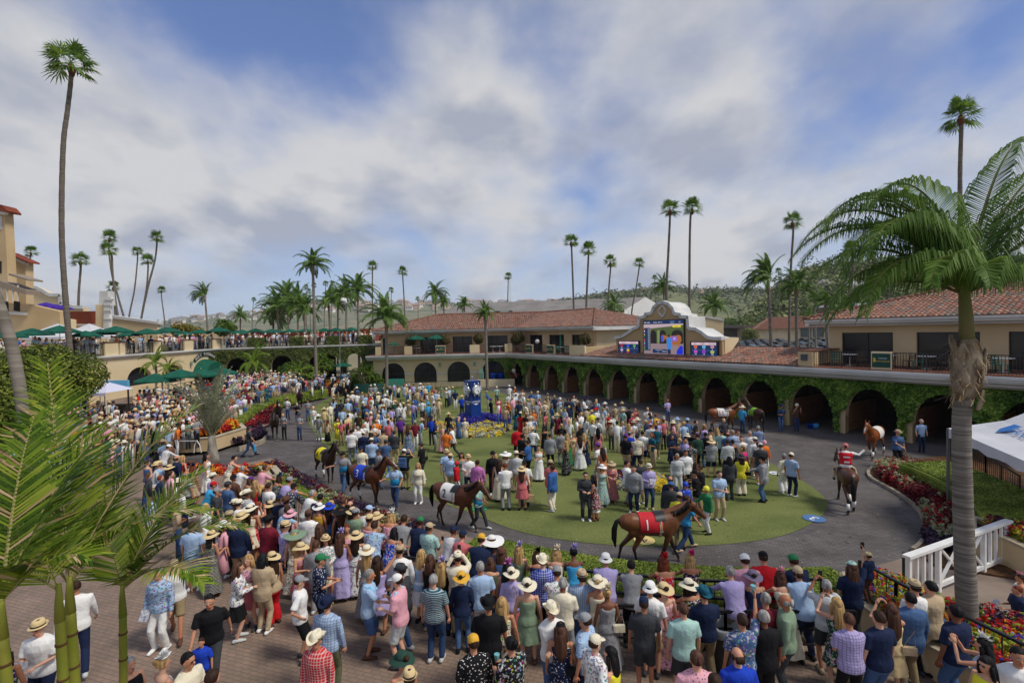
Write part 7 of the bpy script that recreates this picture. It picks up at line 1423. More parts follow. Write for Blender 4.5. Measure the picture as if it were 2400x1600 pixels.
TOPW=dict(ts='short sleeved shirt',ls='long sleeved shirt',jk='jacket',tk='sleeveless top',dr='knee length dress',dl='long dress');BOTW=dict(tr='trousers',wd='wide trousers',sh='shorts',sk='skirt',lk='long skirt');PW=dict(f='floral',d='dotted',s='striped',p='checked',v='striped')
POW=dict(stand='standing',phone='holding hands together in front',lean='leaning on a rail',hip='with a hand on the hip',photo='holding a camera up',raise_='with one arm raised',walk='walking',cross='with crossed arms',talk='gesturing with one hand',lead='leading a horse',ride='riding',wave='riding with an arm up')
def facew(a):a=a%360;return 'seen from behind' if a<50 or a>310 else('facing left' if a<130 else('facing the camera' if a<=230 else 'facing right'))
ZONES=[(lambda x,y:y<1.0,'')]
def zone(p):
 px,py=proj(p)
 if p. y<14.3:return 'on the near plaza, '+('left part' if px<800 else 'left of centre' if px<1200 else 'right of centre' if px<1700 else 'at the right')
 if inside(p,LAWN):return 'on the '+('near ' if p. y<24 else 'middle ' if p. y<36 else 'far ')+'lawn'+(' left' if px<900 else ' left of centre' if px<1150 else ' centre' if px<1400 else ' right of centre' if px<1650 else ' right')
 if px<700:return 'on the left bank'
 return 'on the paved ring '+('left' if px<1000 else 'centre' if px<1500 else 'right')
def person(px,py,sex,fc,top,bot,hatc,hairc,pose='stand',ex='',h=None,loc=None,rz=None,lab=None,group=None):
 """px,py: pixel of the top of the head; fc: facing in degrees (0 = away from the camera, 90 = to its left)"""
 rr=random. Random(int(px*7+py*13));h=h or(1.66 if sex=='F' else 1.77)*rr. uniform(.975,1.03);hk,hcol=(hatc. split('.')+[''])[:2]if hatc!='-' else('-','')
 hh=h*(1 if hk=='-' or hk=='cap' else 1.03);p=Vector(loc) if loc is not None else g_at(px,py,hh);tk,tc_,tp=(top. split('.')+[''])[:3];bk,bc,bp=(bot. split('.')+['',''])[:3];sk_=rr. choice(SKT[:5]if rr. random()<.93 else SKT[5:]);s=h/1.75
 o=mesh_obj('person',CACHE[pose,sex,'body'][''],None,p,(0,0,R(fc) if rz is None else rz),(s*rr. uniform(1.02,1.16),)*2+(s,));o. color=(*lin(sk_),1)
 def part(me,col,loc=(0,0,0),rot=(0,0,0),sc_=1.,name=None):
  q=mesh_obj(name or me. name. split('.')[0],me,o,loc,rot,(sc_,)*3);q. color=(*(lin(CN[col]) if col in CN else lin(col)),1);return q
 part(pat((pose,sex,tk),tp),tc_)
 if bk in BOTW:part(pat((pose,sex,bk),bp),bc)
 part(CACHE[pose,sex,'boot' if 'boots' in ex else 'shoe'][''],'black' if 'boots' in ex else rr. choice(['white','black','brown','tan','charcoal','lightgrey']))
 fg=FIGS[pose,sex];hd=fg. head();tilt=(-fg. ln*.5-(R(8) if pose=='phone' else 0),0,0)
 hs,hc=(hairc. split('.')+['hair'])[:2];part({'s':H_S,'l':H_L,'u':H_B,'b':H_0}[hs],hc,hd,name='hair')
 if hk!='-':part(HATS[hk],hcol,hd,(0,0,0),.95)
 if 100<(fc%360)<260 or 'face' in ex:part(FACE,'white',hd)
 if 'shades' in ex:part(SHADES,'black',hd)
 held=[]
 for e in ex. split():
  k=e. split('.')[0]
  if k in('shades','boots','face'):continue
  if k not in EXM:EXM[k]=ex_mesh(k)
  nm,me=EXM[k];c=e. split('.')[1]if '.' in e else 'white';w_=fg. wr[1]+(fg. wr[1]-fg. el[1]). normalized()*.1;L_={'phone':w_+Vector((0,.03,.03)),'prog':w_+Vector((-.06,.05,.04)),'cup':w_+Vector((0,.04,.02)),'bag':fg. wr[1]+Vector((0,0,-.38)),'purse':Vector((.2,-.1,.98)),'lei':fg. T((0,0,1.46)),'pack':Vector((0,0,0)),'bib':Vector((0,0,0))}[k]
  part(me,c,L_,((.5,0,0) if k=='prog' else(0,0,0)),name=nm);held. append((CW(c)+' ' if '.' in e else '')+{'prog':'a programme','lei':'blue flower garland','bib':'sky blue bib','pack':'backpack','purse':'shoulder purse'}. get(k,k))
 if not lab:
  a_='%s %s %s'%(CW(tc_),PW. get(tp,''),TOPW[tk]);b_=' and %s %s %s'%(CW(bc),PW. get(bp,''),BOTW[bk]) if bk in BOTW else '';c_=' and %s %s'%(CW(hcol),HW_[hk]) if hk!='-' else ' with '+{'s':'short ','l':'long ','u':'pinned up ','b':'thinning '}[hs]+{'hair':'dark','silver':'grey','blond':'blond','black':'black','auburn':'auburn','brown':'brown'}. get(hc,hc)+' hair'
  H_=(' with '+held[0]. strip()) if held else '';lab=' '. join(('person in '+a_+b_+c_+H_). split())
  zn=zone(p)
  for add in(', '+zn,', '+facew(fc),' '+POW[pose],''):
   if len((lab+add). split())<=16 and(lab+add):lab2=lab+add;lab=lab2 if(lab in USED or add. startswith(', '+zn) or lab2==lab) else lab
  if lab in USED:
   n=USED[lab];lab3=('person in '+a_+c_+', '+zn+', '+facew(fc));lab3=' '. join(lab3. split())
   lab=lab3 if lab3 not in USED else ' '. join(('person in '+a_+b_+' '+POW[pose]+' '+zn). split()[:16])
  lab=' '. join(lab. split()[:16]). rstrip(',');USED[lab]=USED. get(lab,0)+1
  if USED[lab]>1:group='look-alike spectators: '+lab
 tag(o,lab,'person',group or 'spectators of the paddock');PLACED. append((px,py,p));return o
FIGS={}
# ---------------------------------------------------------------- who stands where (zoom window origin, then head top in that window)
BASE=dict(A=(500,1200),B=(0,1200),C=(1000,1200),D=(1500,1200),E=(1800,1200),G=(0,800),H=(550,860),K=(1050,860),Q=(1550,860),Z=(1800,900))
PPL='''A 215 65 M 0 jk.navy tr.tan - b.silver stand
A 490 30 M 340 jk.maroon tr.grey cow.black s phone prog
A 650 70 M 300 ts.lavender.f sh.black fed.straw s stand
A 745 155 F 10 dl.cream.f no big.sage l.blond stand
A 785 265 F 250 dr.rose.f no wide.straw l.blond phone
A 240 0 F 340 dr.lavender no wide.straw l.hair stand purse.brown
A 350 -60 F 350 dr.red.f no - l.hair stand
A 205 470 F 300 ls.white.f sk.black - l.brown phone
A 330 385 F 180 tk.pink.f sk.rose - l.blond phone
A 440 390 M 350 jk.tan tr.tan - l.black phone
A 540 355 F 60 tk.tan wd.red wide.straw l.hair stand
A 870 -15 M 355 ts.white tr.khaki cap.brown s stand
A 970 110 F 10 tk.cream sk.pink - l.brown stand
A 940 265 M 0 jk.grey tr.grey - s.brown stand
A 1030 190 F 200 ls.white.f sk.cream fed.straw l.hair phone
A 960 395 M 290 ts.navy.d sh.black cap.green s phone phone
A 785 590 M 290 ts.white sh.black cap.grey s hip
A 1040 770 M 350 ls.lightblue.p tr.olive cow.navy s stand
A 950 1080 M 170 ls.red.p tr.charcoal cow.cream s stand shades
A 1160 165 F 0 dl.lavender no fas.lavender l.brown stand
A 1225 110 F 200 dl.pink no - u.auburn phone prog
A 1305 165 F 0 dl.white.f no wide.straw l.hair stand
A 1450 105 M 0 ts.lightblue.f tr.navy - s.hair lean
A 1600 160 F 330 dr.royal.f no - l.black lean
A 1405 295 F 0 dl.grey.f no wide.cream l.blond stand bag.denim
A 1500 410 F 350 dr.lavender no - l.hair raise_ phone
A 1410 530 M 280 ts.lightblue sh.denim - s.silver talk lei
A 1710 580 M 80 ts.pink sh.lightgrey cap.white s phone lei
A 1740 465 M 70 ts.charcoal tr.denim fed.charcoal s phone shades
A 1710 290 M 355 ls.white tr.denim fed.tan s stand
A 1700 45 M 340 ls.grey tr.charcoal - s.hair lean
A 1865 70 M 350 ts.navy tr.khaki cap.green s lean
A 1970 110 M 330 ts.mint.d tr.grey cap.tan s phone phone
A 2150 150 M 330 ls.white.v tr.grey cap.navy s lean
A 2235 190 M 330 ts.rose sh.grey cap.navy s lean
A 1900 355 F 340 tk.lightblue sk.white - l.blond phone
A 1985 400 F 350 tk.black tr.denim - l.brown phone
A 2090 425 F 0 tk.black tr.jeans fas.lavender l.blond stand
A 2020 575 M 350 ts.teal.s tr.jeans - s.silver stand
A 2245 355 M 10 ls.cream tr.khaki fed.cream s photo phone
A 2275 540 F 0 ls.navy tr.denim wide.gold u.black stand
A 1590 0 F 350 dr.pink.f no fas.white l.blond lean
A 1430 15 M 340 tk.pink sh.charcoal fed.straw s stand
A 1495 -10 F 330 tk.tan sk.cream wide.straw u.blond photo
A 1300 -40 M 350 ts.sage tr.olive fed.grey s stand
A 1170 -60 F 10 dr.black no big.black l.brown stand
A 1060 -95 F 0 tk.denim tr.denim wide.royal l.hair stand
A 1735 1270 F 50 tk.tan sk.tan wide.darkgreen u.hair stand
A 1800 1425 M 20 ts.white tr.tan fed.straw s stand
A 565 -130 F 5 tk.black.d tr.black wide.cream l.hair stand
B 1930 745 M 200 ts.black tr.charcoal - s.black walk cup.white
B 1850 1155 M 190 ts.royal tr.black - s.hair stand h1.12
B 370 955 M 190 ts.white tr.navy fed.straw s phone prog shades
B 1460 510 M 175 ls.lightblue.f tr.white - s.silver stand prog
B 1600 430 M 210 ts.white sh.khaki cap.tan s walk
B 1760 90 M 0 ts.lightblue sh.lightblue - s.hair stand
B 1925 165 F 340 dl.black.s no wide.straw l.black phone
B 1945 1455 M 350 ts.charcoal tr.charcoal - s.hair stand
B 1700 1290 M 260 ts.cream tr.khaki - s.black phone shades
B 1465 1310 F 330 dr.white no fas.white u.blond talk
B 1180 1335 F 250 tk.black sk.black - u.silver stand
B 690 640 M 40 ls.white tr.navy - s.hair walk
B 2100 -20 M 340 jk.charcoal tr.charcoal fed.tan s stand
B 30 1250 F 20 tk.navy.f sk.black - l.black stand
C 475 232 M 350 jk.navy tr.charcoal cap.gold s lean
C 610 230 F 10 dr.navy no big.white l.brown lean
C 680 320 M 350 ts.denim tr.red fed.brown l.brown phone
C 840 290 F 350 dr.sage no fas.lavender l.blond phone prog
C 1015 365 F 0 tk.navy tr.black fas.black l.brown lean
C 1065 385 M 0 jk.royal.p tr.khaki cow.cream s stand
C 1180 345 F 350 dr.cream no fas.cream l.blond lean
C 1360 335 F 0 dr.sky no fas.lavender u.black lean
C 1425 520 M 0 ls.lightblue.v tr.denim fed.tan b stand
C 1645 400 M 350 ls.lavender tr.navy buck.white s lean
C 1885 480 F 350 ts.grey tr.black - s.black lean bag.orange
C 2210 425 F 0 dr.red.f no fas.red l.auburn lean
C 490 458 M 5 ts.lightblue tr.lightgrey - s.silver stand
C 565 450 F 350 tk.olive tr.denim - l.brown lean
C 735 445 F 340 dr.rose.f no fas.orchid l.black stand purse.black
C 775 500 F 0 ls.lavender sk.rose wide.cream u.hair stand
C 920 605 F 0 dr.sage no wide.cream u.hair stand
C 1205 540 M 0 ts.white.f tr.navy cap.grey s lean
C 1245 615 M 340 ts.cream sh.grey - s.silver phone prog
C 1140 812 M 200 ts.white tr.denim cow.cream s cross shades
C 1570 575 F 350 dr.cream no wide.cream u.blond stand
C 1655 675 F 0 dl.grey.d no fas.cream u.blond stand purse.cream
C 2050 628 M 330 ts.white sh.tan buck.white s stand
C 2180 640 F 10 dl.pink.f no wide.straw u.hair stand
C 1995 790 M 350 ts.charcoal sh.charcoal cap.navy s stand
C 565 772 M 0 ts.black tr.black cow.black s stand
C 690 790 F 350 dl.cream.f no - l.blond stand
C 430 1140 M 20 ls.black.d tr.black cap.gold s stand
C 790 1165 M 40 ts.black.f tr.black - u.black phone cup
C 1230 1025 F 350 dr.navy.d no cap.black l.brown stand purse.black
C 1460 940 M 60 ts.lightblue.d sh.navy cap.grey s stand
C 1540 1140 M 300 ts.white.f sh.khaki cap.cream s hip
C 1715 1250 F 60 tk.yellow sk.cream - l.black phone cup
D 480 395 F 350 dr.black.f no fas.hotpink l.blond lean
D 1000 430 M 350 ts.pink tr.khaki cap.white s lean
D 1170 403 M 350 ls.red tr.khaki cap.black s lean
D 1480 435 M 0 ts.navy tr.charcoal cap.green s lean
D 880 535 M 0 ls.lavender tr.khaki - s.silver lean
D 1070 560 F 350 dr.navy no wide.mauve u.hair lean
D 1350 560 F 0 dl.cream no fas.pink l.brown lean
D 1520 545 M 0 ls.lightblue tr.navy cap.tan b lean
D 1950 462 M 350 ts.navy tr.charcoal cap.mint l.brown raise_ phone
D 1715 625 M 350 ts.lightgrey sh.charcoal - s.silver photo phone
D 510 640 F 10 tk.black.f sk.black wide.cream l.hair lean
D 600 690 M 5 ts.navy tr.khaki cow.teal s phone phone
D 400 840 M 0 ts.mint sh.charcoal - s.brown stand
D 1155 745 M 0 ts.maroon tr.black - s.silver stand
D 1345 760 M 60 ls.sage tr.charcoal - b.silver stand shades
D 940 940 M 0 ts.denim.f tr.white - s.hair raise_ cup.gold
D 1140 910 M 0 ts.black tr.black - s.silver stand
D 520 1285 M 0 ts.pink.d sh.grey - s.brown stand
D 900 1255 M 0 ts.royal tr.black - b.hair stand
D 1810 790 F 0 dr.darkgreen.f no - l.blond photo phone
D 1935 945 M 355 ts.lavender.p tr.black - s.brown phone
D 2200 915 M 10 ts.navy tr.denim - s.hair stand
D 690 1500 M 0 ts.grey tr.black - s.hair stand
E 1140 850 F 350 dr.straw no - l.brown photo purse.tan
E 1310 745 M 0 jk.denim tr.khaki - s.black stand
E 1355 615 M 0 ls.white tr.black fed.tan s stand
E 1500 640 M 20 jk.tan tr.tan - s.black stand
E 1730 865 M 15 ts.navy tr.denim - s.black stand
E 1990 1140 F 40 tk.lightblue sk.denim fas.white l.black photo phone
E 2030 1330 F 100 tk.yellow sk.cream - l.black phone shades
E 2290 1230 M 150 ts.white tr.grey - s.black phone cup
E 2320 560 F 60 tk.white sk.pink fas.pink s.hair stand h1.2
E 2310 680 M 70 ts.navy sh.green - s.auburn phone prog h1.35
G 1490 950 M 330 ls.white.p tr.navy cap.white s lean
G 1575 920 F 330 dr.tan.f no - u.blond stand
G 1350 1080 F 340 tk.denim wd.white fas.purple u.hair stand
G 1455 1090 M 330 ts.lightblue tr.khaki fed.straw s stand
G 1550 1125 F 340 dr.cream no wide.straw l.hair stand
G 1620 1050 M 320 jk.navy tr.charcoal - b.hair stand
G 1675 1048 F 330 dr.red no - l.blond stand
G 1745 1090 M 300 ts.tan tr.khaki fed.brown s stand
G 1765 1130 F 340 dr.tan no fas.navy l.auburn stand
G 1710 1190 M 330 ts.lightgrey.p tr.charcoal - b.silver stand
G 1940 1205 M 330 ts.lavender tr.navy cow.cream s phone
G 1880 1290 M 300 ts.sky tr.grey cap.red s lean
G 1890 1030 F 290 dl.white no - l.black stand
G 2085 1050 F 310 dr.cream.f no - s.black lean
G 2140 1230 M 340 ls.brown tr.black cap.black s stand
G 2090 1290 M 330 ts.denim tr.charcoal cap.charcoal s stand
G 2235 1255 F 330 tk.hair.f sk.black cap.purple l.brown lean
G 2270 1355 M 340 ls.black.p tr.black cow.cream s stand
G 2150 1440 M 330 jk.navy tr.charcoal fed.cream s stand
G 2300 1480 F 320 dr.black.d no wide.white l.hair photo phone
G 2165 1145 M 320 ts.white tr.tan - s.silver lean
G 1985 1350 M 300 ts.charcoal tr.grey cap.grey s stand
H 210 905 M 320 ts.pink tr.khaki - s.brown lean
H 345 980 F 320 dr.darkgreen.f no fas.teal l.hair lean
H 425 1020 M 320 ts.lavender tr.khaki cap.grey s lean
H 475 1080 M 330 ls.navy.f tr.navy cap.black s lean
H 310 1065 M 330 ls.white tr.navy - s.hair stand
H 190 1045 F 340 dr.red no - l.blond stand
H 105 1120 M 330 ts.lightgrey.p tr.denim cow.cream s stand
H 635 1135 M 310 ls.white tr.olive - s.silver lean
H 740 1180 M 350 jk.navy tr.navy - s.black lean
H 770 1240 F 340 tk.gold sk.gold wide.white u.hair stand
H 470 1185 M 350 ts.grey.p tr.khaki cow.brown s stand
H 325 1220 F 340 dr.black.f no wide.straw l.hair stand
H 505 1305 F 350 tk.pink sk.rose wide.pink l.hair stand
H 405 1180 M 350 ls.navy tr.navy cap.navy s stand
H 410 1290 M 330 ts.lightblue tr.navy - s.hair lean
H 940 1210 M 330 jk.charcoal tr.black - s.brown lean
H 1005 1245 M 340 ts.tan tr.khaki - b.hair lean
H 1080 1280 F 0 dr.mauve no wide.straw l.hair stand
H 1165 1290 M 330 ts.white tr.grey cap.lightblue s lean
H 830 1240 F 340 dr.gold no - l.blond lean
H 30 1210 M 340 ls.white tr.tan fed.cream s stand
H 130 1255 F 350 dr.cream no wide.cream l.hair photo phone
H 60 1320 F 340 dr.navy.d no wide.straw l.hair stand
H 485 330 M 175 ts.white tr.jeans cap.khaki s lead bib
H 450 425 M 178 ts.grey tr.black - s.black lead bib
H 668 245 M 180 ts.grey tr.denim cap.black s lead bib
H 1000 780 M 172 ts.grey tr.denim cap.black s lead bib
H 1470 885 M 182 ts.lightblue tr.jeans cap.charcoal s lead bib
H 570 330 F 178 ls.black tr.denim - l.hair walk shades
H 590 430 M 176 ts.grey tr.jeans cap.charcoal s walk
H 125 550 M 300 ts.charcoal tr.jeans cap.charcoal s walk bag.sky
H 722 365 F 180 tk.white wd.white fed.straw s.hair phone
H 770 435 M 182 ts.grey sh.grey cap.white s stand bag.jeans
H 820 375 M 10 jk.straw tr.tan fed.straw s stand
H 850 490 F 350 tk.tan lk.black.f wide.brown l.hair stand
H 945 470 F 200 dr.yellow.f no - l.hair stand
H 975 480 F 30 tk.rose tr.khaki - l.brown stand
H 1040 520 F 320 tk.pink sk.lightblue fas.hotpink l.hair stand
H 1070 575 M 10 ts.white tr.grey - s.black stand
H 1130 545 M 20 ts.white tr.denim - s.silver stand
H 1180 595 M 350 jk.navy tr.charcoal cap.cream s stand
H 1255 645 M 0 ls.lightblue tr.denim fed.cream s stand
H 1160 732 M 178 ts.cream tr.grey cap.navy s stand
H 1325 755 M 130 ts.grey tr.denim cap.charcoal s stand
H 1465 585 M 355 ts.charcoal tr.tan cap.charcoal s stand
H 1385 670 M 10 ts.denim tr.denim cap.charcoal s stand
H 1555 755 M 350 ts.black tr.khaki cap.white s photo pack.denim
H 1720 695 M 80 ts.black sh.charcoal cap.charcoal s phone purse.black
H 1685 880 F 170 jk.cream tr.white - l.blond stand
H 1590 530 F 0 dl.denim.f no - l.brown stand
H 1655 490 M 5 jk.maroon tr.white - s.hair stand
H 1700 475 M 300 jk.lightblue tr.grey fed.tan s stand
H 1520 455 M 200 ts.purple tr.black cap.navy s stand
H 1435 370 M 0 jk.lavender tr.navy - s.blond stand
H 1640 315 M 180 ls.lavender tr.denim - s.hair stand
H 1655 270 M 10 jk.blue tr.navy - s.hair stand
H 1720 295 M 190 ls.white tr.navy - s.hair stand
H 1870 285 M 340 jk.straw tr.tan fed.straw s stand
H 1830 330 M 40 ts.grey tr.tan - s.black stand
H 1780 330 M 20 ts.sky sh.charcoal cap.sky s stand h1.2
H 1740 400 F 345 dr.brown no - l.hair stand
H 1550 330 F 30 dr.white no fed.straw l.blond stand
H 1600 305 F 150 dl.straw.f no wide.straw l.blond stand
H 1945 195 M 180 ls.white tr.black fed.white s stand
H 2025 205 M 20 jk.navy tr.white cap.green s stand
H 2085 262 M 10 ls.royal tr.black fed.straw s stand
H 1835 490 M 270 ts.navy sh.grey - s.hair stand
H 1805 455 M 10 ts.royal tr.black cap.navy s stand
H 1900 515 F 290 dl.pink no - l.blond stand
H 1942 575 M 350 ts.orange tr.tan cap.navy s hip
H 2000 540 M 90 ls.white tr.charcoal cap.navy s walk
H 2055 465 F 340 dr.denim no wide.tan l.blond stand
H 2112 460 F 190 dl.cream.f no - l.blond stand
H 1962 420 F 185 tk.black.s sh.black cap.straw l.blond talk h1.15
H 1945 745 M 200 ts.lightblue tr.tan fed.straw s stand
H 1978 790 M 330 ts.lightblue tr.tan fed.straw s stand
H 2085 785 F 178 dl.sage no - l.hair stand
H 2145 790 M 182 ls.white tr.navy fed.straw s phone shades
H 2230 855 M 345 jk.orchid tr.grey - s.hair stand
H 2035 855 M 270 ls.red tr.white helm.red s stand h1.55
H 1170 230 M 5 jk.grey tr.grey - s.silver stand
H 900 200 M 250 ls.white tr.tan - s.silver stand
H 940 190 M 350 jk.navy tr.khaki - s.hair stand
H 1080 225 M 10 ls.white tr.black fed.straw s stand
H 1500 165 F 0 ls.cream sk.navy - u.brown stand
H 1555 155 F 5 dl.lightblue no - l.blond stand
H 1600 150 F 350 tk.mauve wd.white - l.brown stand
H 1640 155 M 0 ls.lavender tr.charcoal - s.hair stand
H 1705 150 M 20 ts.white sh.tan cap.white s stand
H 1750 175 F 200 tk.cream sk.maroon - l.auburn stand
H 1780 145 M 10 ts.sky sh.tan - s.silver stand
H 1830 180 M 170 ls.rose tr.khaki - s.hair stand
H 1895 165 F 190 dl.sage.f no - l.hair stand
H 1230 250 F 350 dr.red no - l.brown stand
H 1270 230 M 0 jk.navy tr.charcoal - s.black stand
H 1310 300 M 20 ts.darkgreen tr.khaki - s.hair stand
H 1410 265 M 350 ls.white tr.navy - s.hair stand
H 1350 310 M 5 ls.lightblue tr.denim - s.blond stand
H 1470 310 M 0 jk.darkgreen tr.charcoal fed.straw s stand
H 1330 400 M 40 jk.blue tr.charcoal - s.silver stand
H 1300 480 M 20 ls.orange tr.charcoal - s.black stand
H 1410 495 M 0 ts.rose tr.charcoal cap.maroon s stand
H 1210 350 M 0 ts.denim tr.grey - s.hair stand
H 1130 420 M 345 jk.hair tr.black - b.hair stand
H 1050 390 M 10 ls.white tr.tan cap.grey s stand
H 1110 340 M 350 ts.denim tr.navy cap.purple s stand
H 1040 300 M 20 ls.lightblue.v tr.tan - b.hair stand
H 975 300 M 355 jk.charcoal tr.khaki - s.hair stand
H 935 340 F 0 dr.navy no - l.brown stand
H 880 330 M 40 jk.cream tr.cream - s.blond stand
H 1360 580 M 20 jk.tan tr.khaki cap.navy s cross
H 1250 585 F 350 dl.denim no fed.straw l.hair stand
K 410 765 M 180 jk.black tr.black fed.black s stand
K 435 798 F 5 dl.rose no - l.blond stand
K 465 850 F 350 dl.cream no - l.hair stand
K 525 768 F 190 tk.cream lk.white big.white l.blond stand
K 625 765 M 350 ls.lightgrey tr.tan fed.cream s stand
K 525 885 M 10 ts.white tr.grey - s.auburn phone
K 675 905 F 350 dr.rose no wide.straw l.brown stand bag.straw
K 700 862 M 0 ts.white tr.navy cap.black s stand
K 738 675 M 60 ts.blue tr.black - s.hair phone
K 832 720 F 180 dl.white no - u.hair cross boots
K 935 612 M 350 jk.grey tr.black - s.hair stand
K 935 850 M 330 jk.rose tr.white fed.tan s phone
K 960 903 M 60 jk.blue tr.cream - s.hair stand
K 1260 962 M 178 jk.charcoal tr.charcoal - s.black phone shades
K 1345 995 F 70 dr.maroon.f no - l.black phone
K 1352 1130 F 180 dr.white no - u.hair stand h1.1
K 1412 885 F 200 dl.mint.f no wide.white l.blond stand
K 1498 855 F 178 dl.rose.f no wide.tan l.blond phone
K 1640 860 M 270 ls.white tr.grey - s.black stand
K 1708 905 M 150 jk.grey tr.navy - s.black stand
K 1768 850 M 10 ts.charcoal tr.khaki - s.hair stand
K 1842 875 M 180 ls.lavender tr.jeans fed.cream s phone prog
K 1385 705 M 60 ts.white tr.grey cap.purple s phone phone
K 1420 740 F 20 dr.orange.f no - l.hair stand
K 1085 680 F 50 dl.black.d no - l.blond cross
K 1148 598 F 180 dl.straw no - u.hair stand
K 1210 632 F 5 dl.white.d no - l.hair stand purse.black
K 1250 610 F 340 dl.navy no - l.blond stand
K 1040 585 M 10 jk.grey tr.grey - s.black stand
K 1095 618 F 20 dl.green no - l.blond stand
K 775 545 M 350 ls.white tr.jeans cow.straw s hip
K 680 612 M 330 jk.black tr.black fed.black s photo
K 632 550 M 5 jk.red tr.black cap.black s stand
K 715 500 F 200 dr.tan no - l.brown stand
K 665 415 F 350 dr.red no fed.cream l.black stand
K 622 400 F 10 dl.teal no - u.black stand
K 715 420 F 190 dr.black no - l.blond stand
K 785 390 F 180 dr.orange.f no - l.hair stand
K 882 535 F 200 dr.black no wide.black l.black stand
K 812 320 M 5 jk.grey tr.grey - s.silver stand
K 887 312 M 0 jk.cream tr.white - s.black stand
K 1000 430 F 340 dl.maroon no wide.straw u.hair stand
K 1092 420 F 10 dr.pink.f no - l.blond stand
K 1112 355 M 0 jk.navy tr.white - s.blond stand
K 1185 310 F 180 dl.black no wide.tan l.hair stand
K 1028 285 M 200 jk.lightblue tr.tan fed.white s stand
K 1075 370 F 350 dl.lightblue no cow.teal l.hair stand
K 1270 365 M 0 jk.tan tr.tan cap.white s stand
K 1322 400 M 5 ls.yellow sh.lightblue cap.tan s stand
K 1357 378 M 180 ls.white tr.khaki fed.red s stand
K 1420 430 F 0 dr.white.s no - l.blond stand
K 1495 420 F 5 dr.blue.f no - l.blond stand
K 1378 560 F 350 dr.rose.f no - l.black stand bag.white
K 1550 497 M 340 ts.white sh.cream - b.hair stand
K 1602 497 F 200 tk.lightblue sh.denim - l.blond stand
K 1660 520 F 350 dr.pink no - l.blond stand
K 1695 430 F 180 dl.hotpink no - l.brown stand
K 1740 470 M 182 jk.grey tr.grey fed.cream s stand
K 1830 485 M 60 ts.navy tr.khaki - s.hair stand
K 1922 490 M 200 jk.lavender tr.navy - s.silver stand
K 1977 475 M 10 jk.rose tr.black - s.silver stand
K 1862 520 M 5 ls.lightgrey tr.charcoal cap.lavender s stand
K 1912 540 M 350 ts.teal tr.khaki cap.navy s stand
K 2052 565 M 200 jk.navy tr.navy - s.hair stand
K 2110 470 F 0 dr.tan.f no cow.lightblue l.blond stand
K 2165 500 M 10 ls.lightblue tr.denim - b.hair stand
K 2200 480 M 340 ts.denim tr.grey cap.lightblue s stand
K 1735 622 M 0 ts.cream.f tr.navy - s.black stand
K 1785 588 M 340 ts.white sh.navy - s.black stand
K 1632 620 M 320 ts.black sh.tan cap.purple s stand
K 1665 595 M 0 ts.royal tr.navy cap.grey s stand
K 2190 600 F 200 tk.white sk.white wide.cream l.hair phone
K 2255 595 M 170 ts.black tr.black cap.black s stand
K 2292 612 M 10 jk.darkgreen tr.black - s.hair stand
K 2112 715 M 180 ts.black tr.black - s.black stand h1.5
K 2230 688 M 5 ts.black.f tr.black cap.black s stand
K 2105 795 M 178 ls.lightgrey tr.lightgrey - s.silver stand shades
K 2182 765 M 182 jk.white tr.black - s.black stand
K 2275 880 F 250 ts.tan tr.tan - l.hair stand
K 2325 900 M 80 ts.black tr.khaki - s.hair phone
K 2282 950 M 75 ts.black sh.khaki cap.black s phone phone
K 2042 1005 M 330 jk.navy tr.charcoal - b.hair stand
K 2048 1060 M 340 jk.charcoal tr.charcoal cap.blue s stand
K 2125 1155 M 330 ts.yellow tr.khaki cap.tan s stand
K 2178 1045 M 200 ls.royal.d tr.white helm.royal s stand h1.58
K 395 290 M 300 ts.black tr.black cap.purple s stand
K 465 280 F 200 dr.hotpink no - l.blond stand
K 530 305 F 190 dl.tan.f no - l.brown stand
K 650 308 M 5 jk.navy tr.navy - s.silver stand
K 737 290 M 20 ts.grey.f tr.tan - s.silver stand
K 597 245 M 0 ts.white tr.white - b.hair stand
K 622 208 M 10 ts.white tr.white - b.hair stand
K 680 205 M 200 ts.white tr.white - s.black stand
K 825 225 F 180 dl.lightblue.f no fed.straw l.blond stand
K 915 240 F 185 dl.tan.f no - s.hair stand
K 980 260 M 20 ts.navy tr.navy - s.red stand
K 765 225 M 350 jk.blue tr.khaki - s.hair stand
K 1152 260 M 190 ls.white tr.khaki - s.hair stand
K 1125 290 M 0 ts.navy tr.charcoal - s.black stand
K 1095 285 M 340 jk.charcoal tr.navy - s.silver stand
K 1282 270 M 180 ts.grey tr.charcoal cap.navy s stand
K 1440 325 F 180 ls.white sk.cream fed.white l.hair stand
K 1340 320 M 185 jk.navy tr.charcoal - s.brown stand
K 1535 345 F 180 tk.tan lk.tan.s fed.straw l.hair stand
K 1600 325 M 10 jk.grey tr.black fed.tan s stand
K 1665 365 M 0 ls.black tr.black - s.black stand
K 1715 375 M 190 ls.rose tr.khaki - s.hair stand
K 1832 370 M 180 ts.white tr.denim - s.silver stand
K 1910 430 M 0 ts.gold tr.khaki - b.hair stand
K 1980 450 F 350 dr.tan no - u.blond stand
K 2018 292 M 200 ls.lavender tr.jeans - s.hair walk
Q 1095 345 M 185 ts.jeans tr.denim cap.navy s stand
Q 1240 340 M 180 ls.brown tr.jeans cow.cream s stand
Q 2165 570 M 180 ts.denim tr.black cow.tan s talk
Q 742 358 M 300 ts.sky tr.jeans cow.cream s lead
Q 575 472 M 182 jk.charcoal tr.charcoal - s.silver stand
Q 390 525 F 180 tk.lavender tr.denim - l.blond stand
Q 505 540 F 340 dr.white no fas.lightblue l.blond stand
Q 555 580 M 330 ts.mint tr.navy cap.navy s stand
Q 610 600 M 350 ts.denim tr.navy - b.hair stand
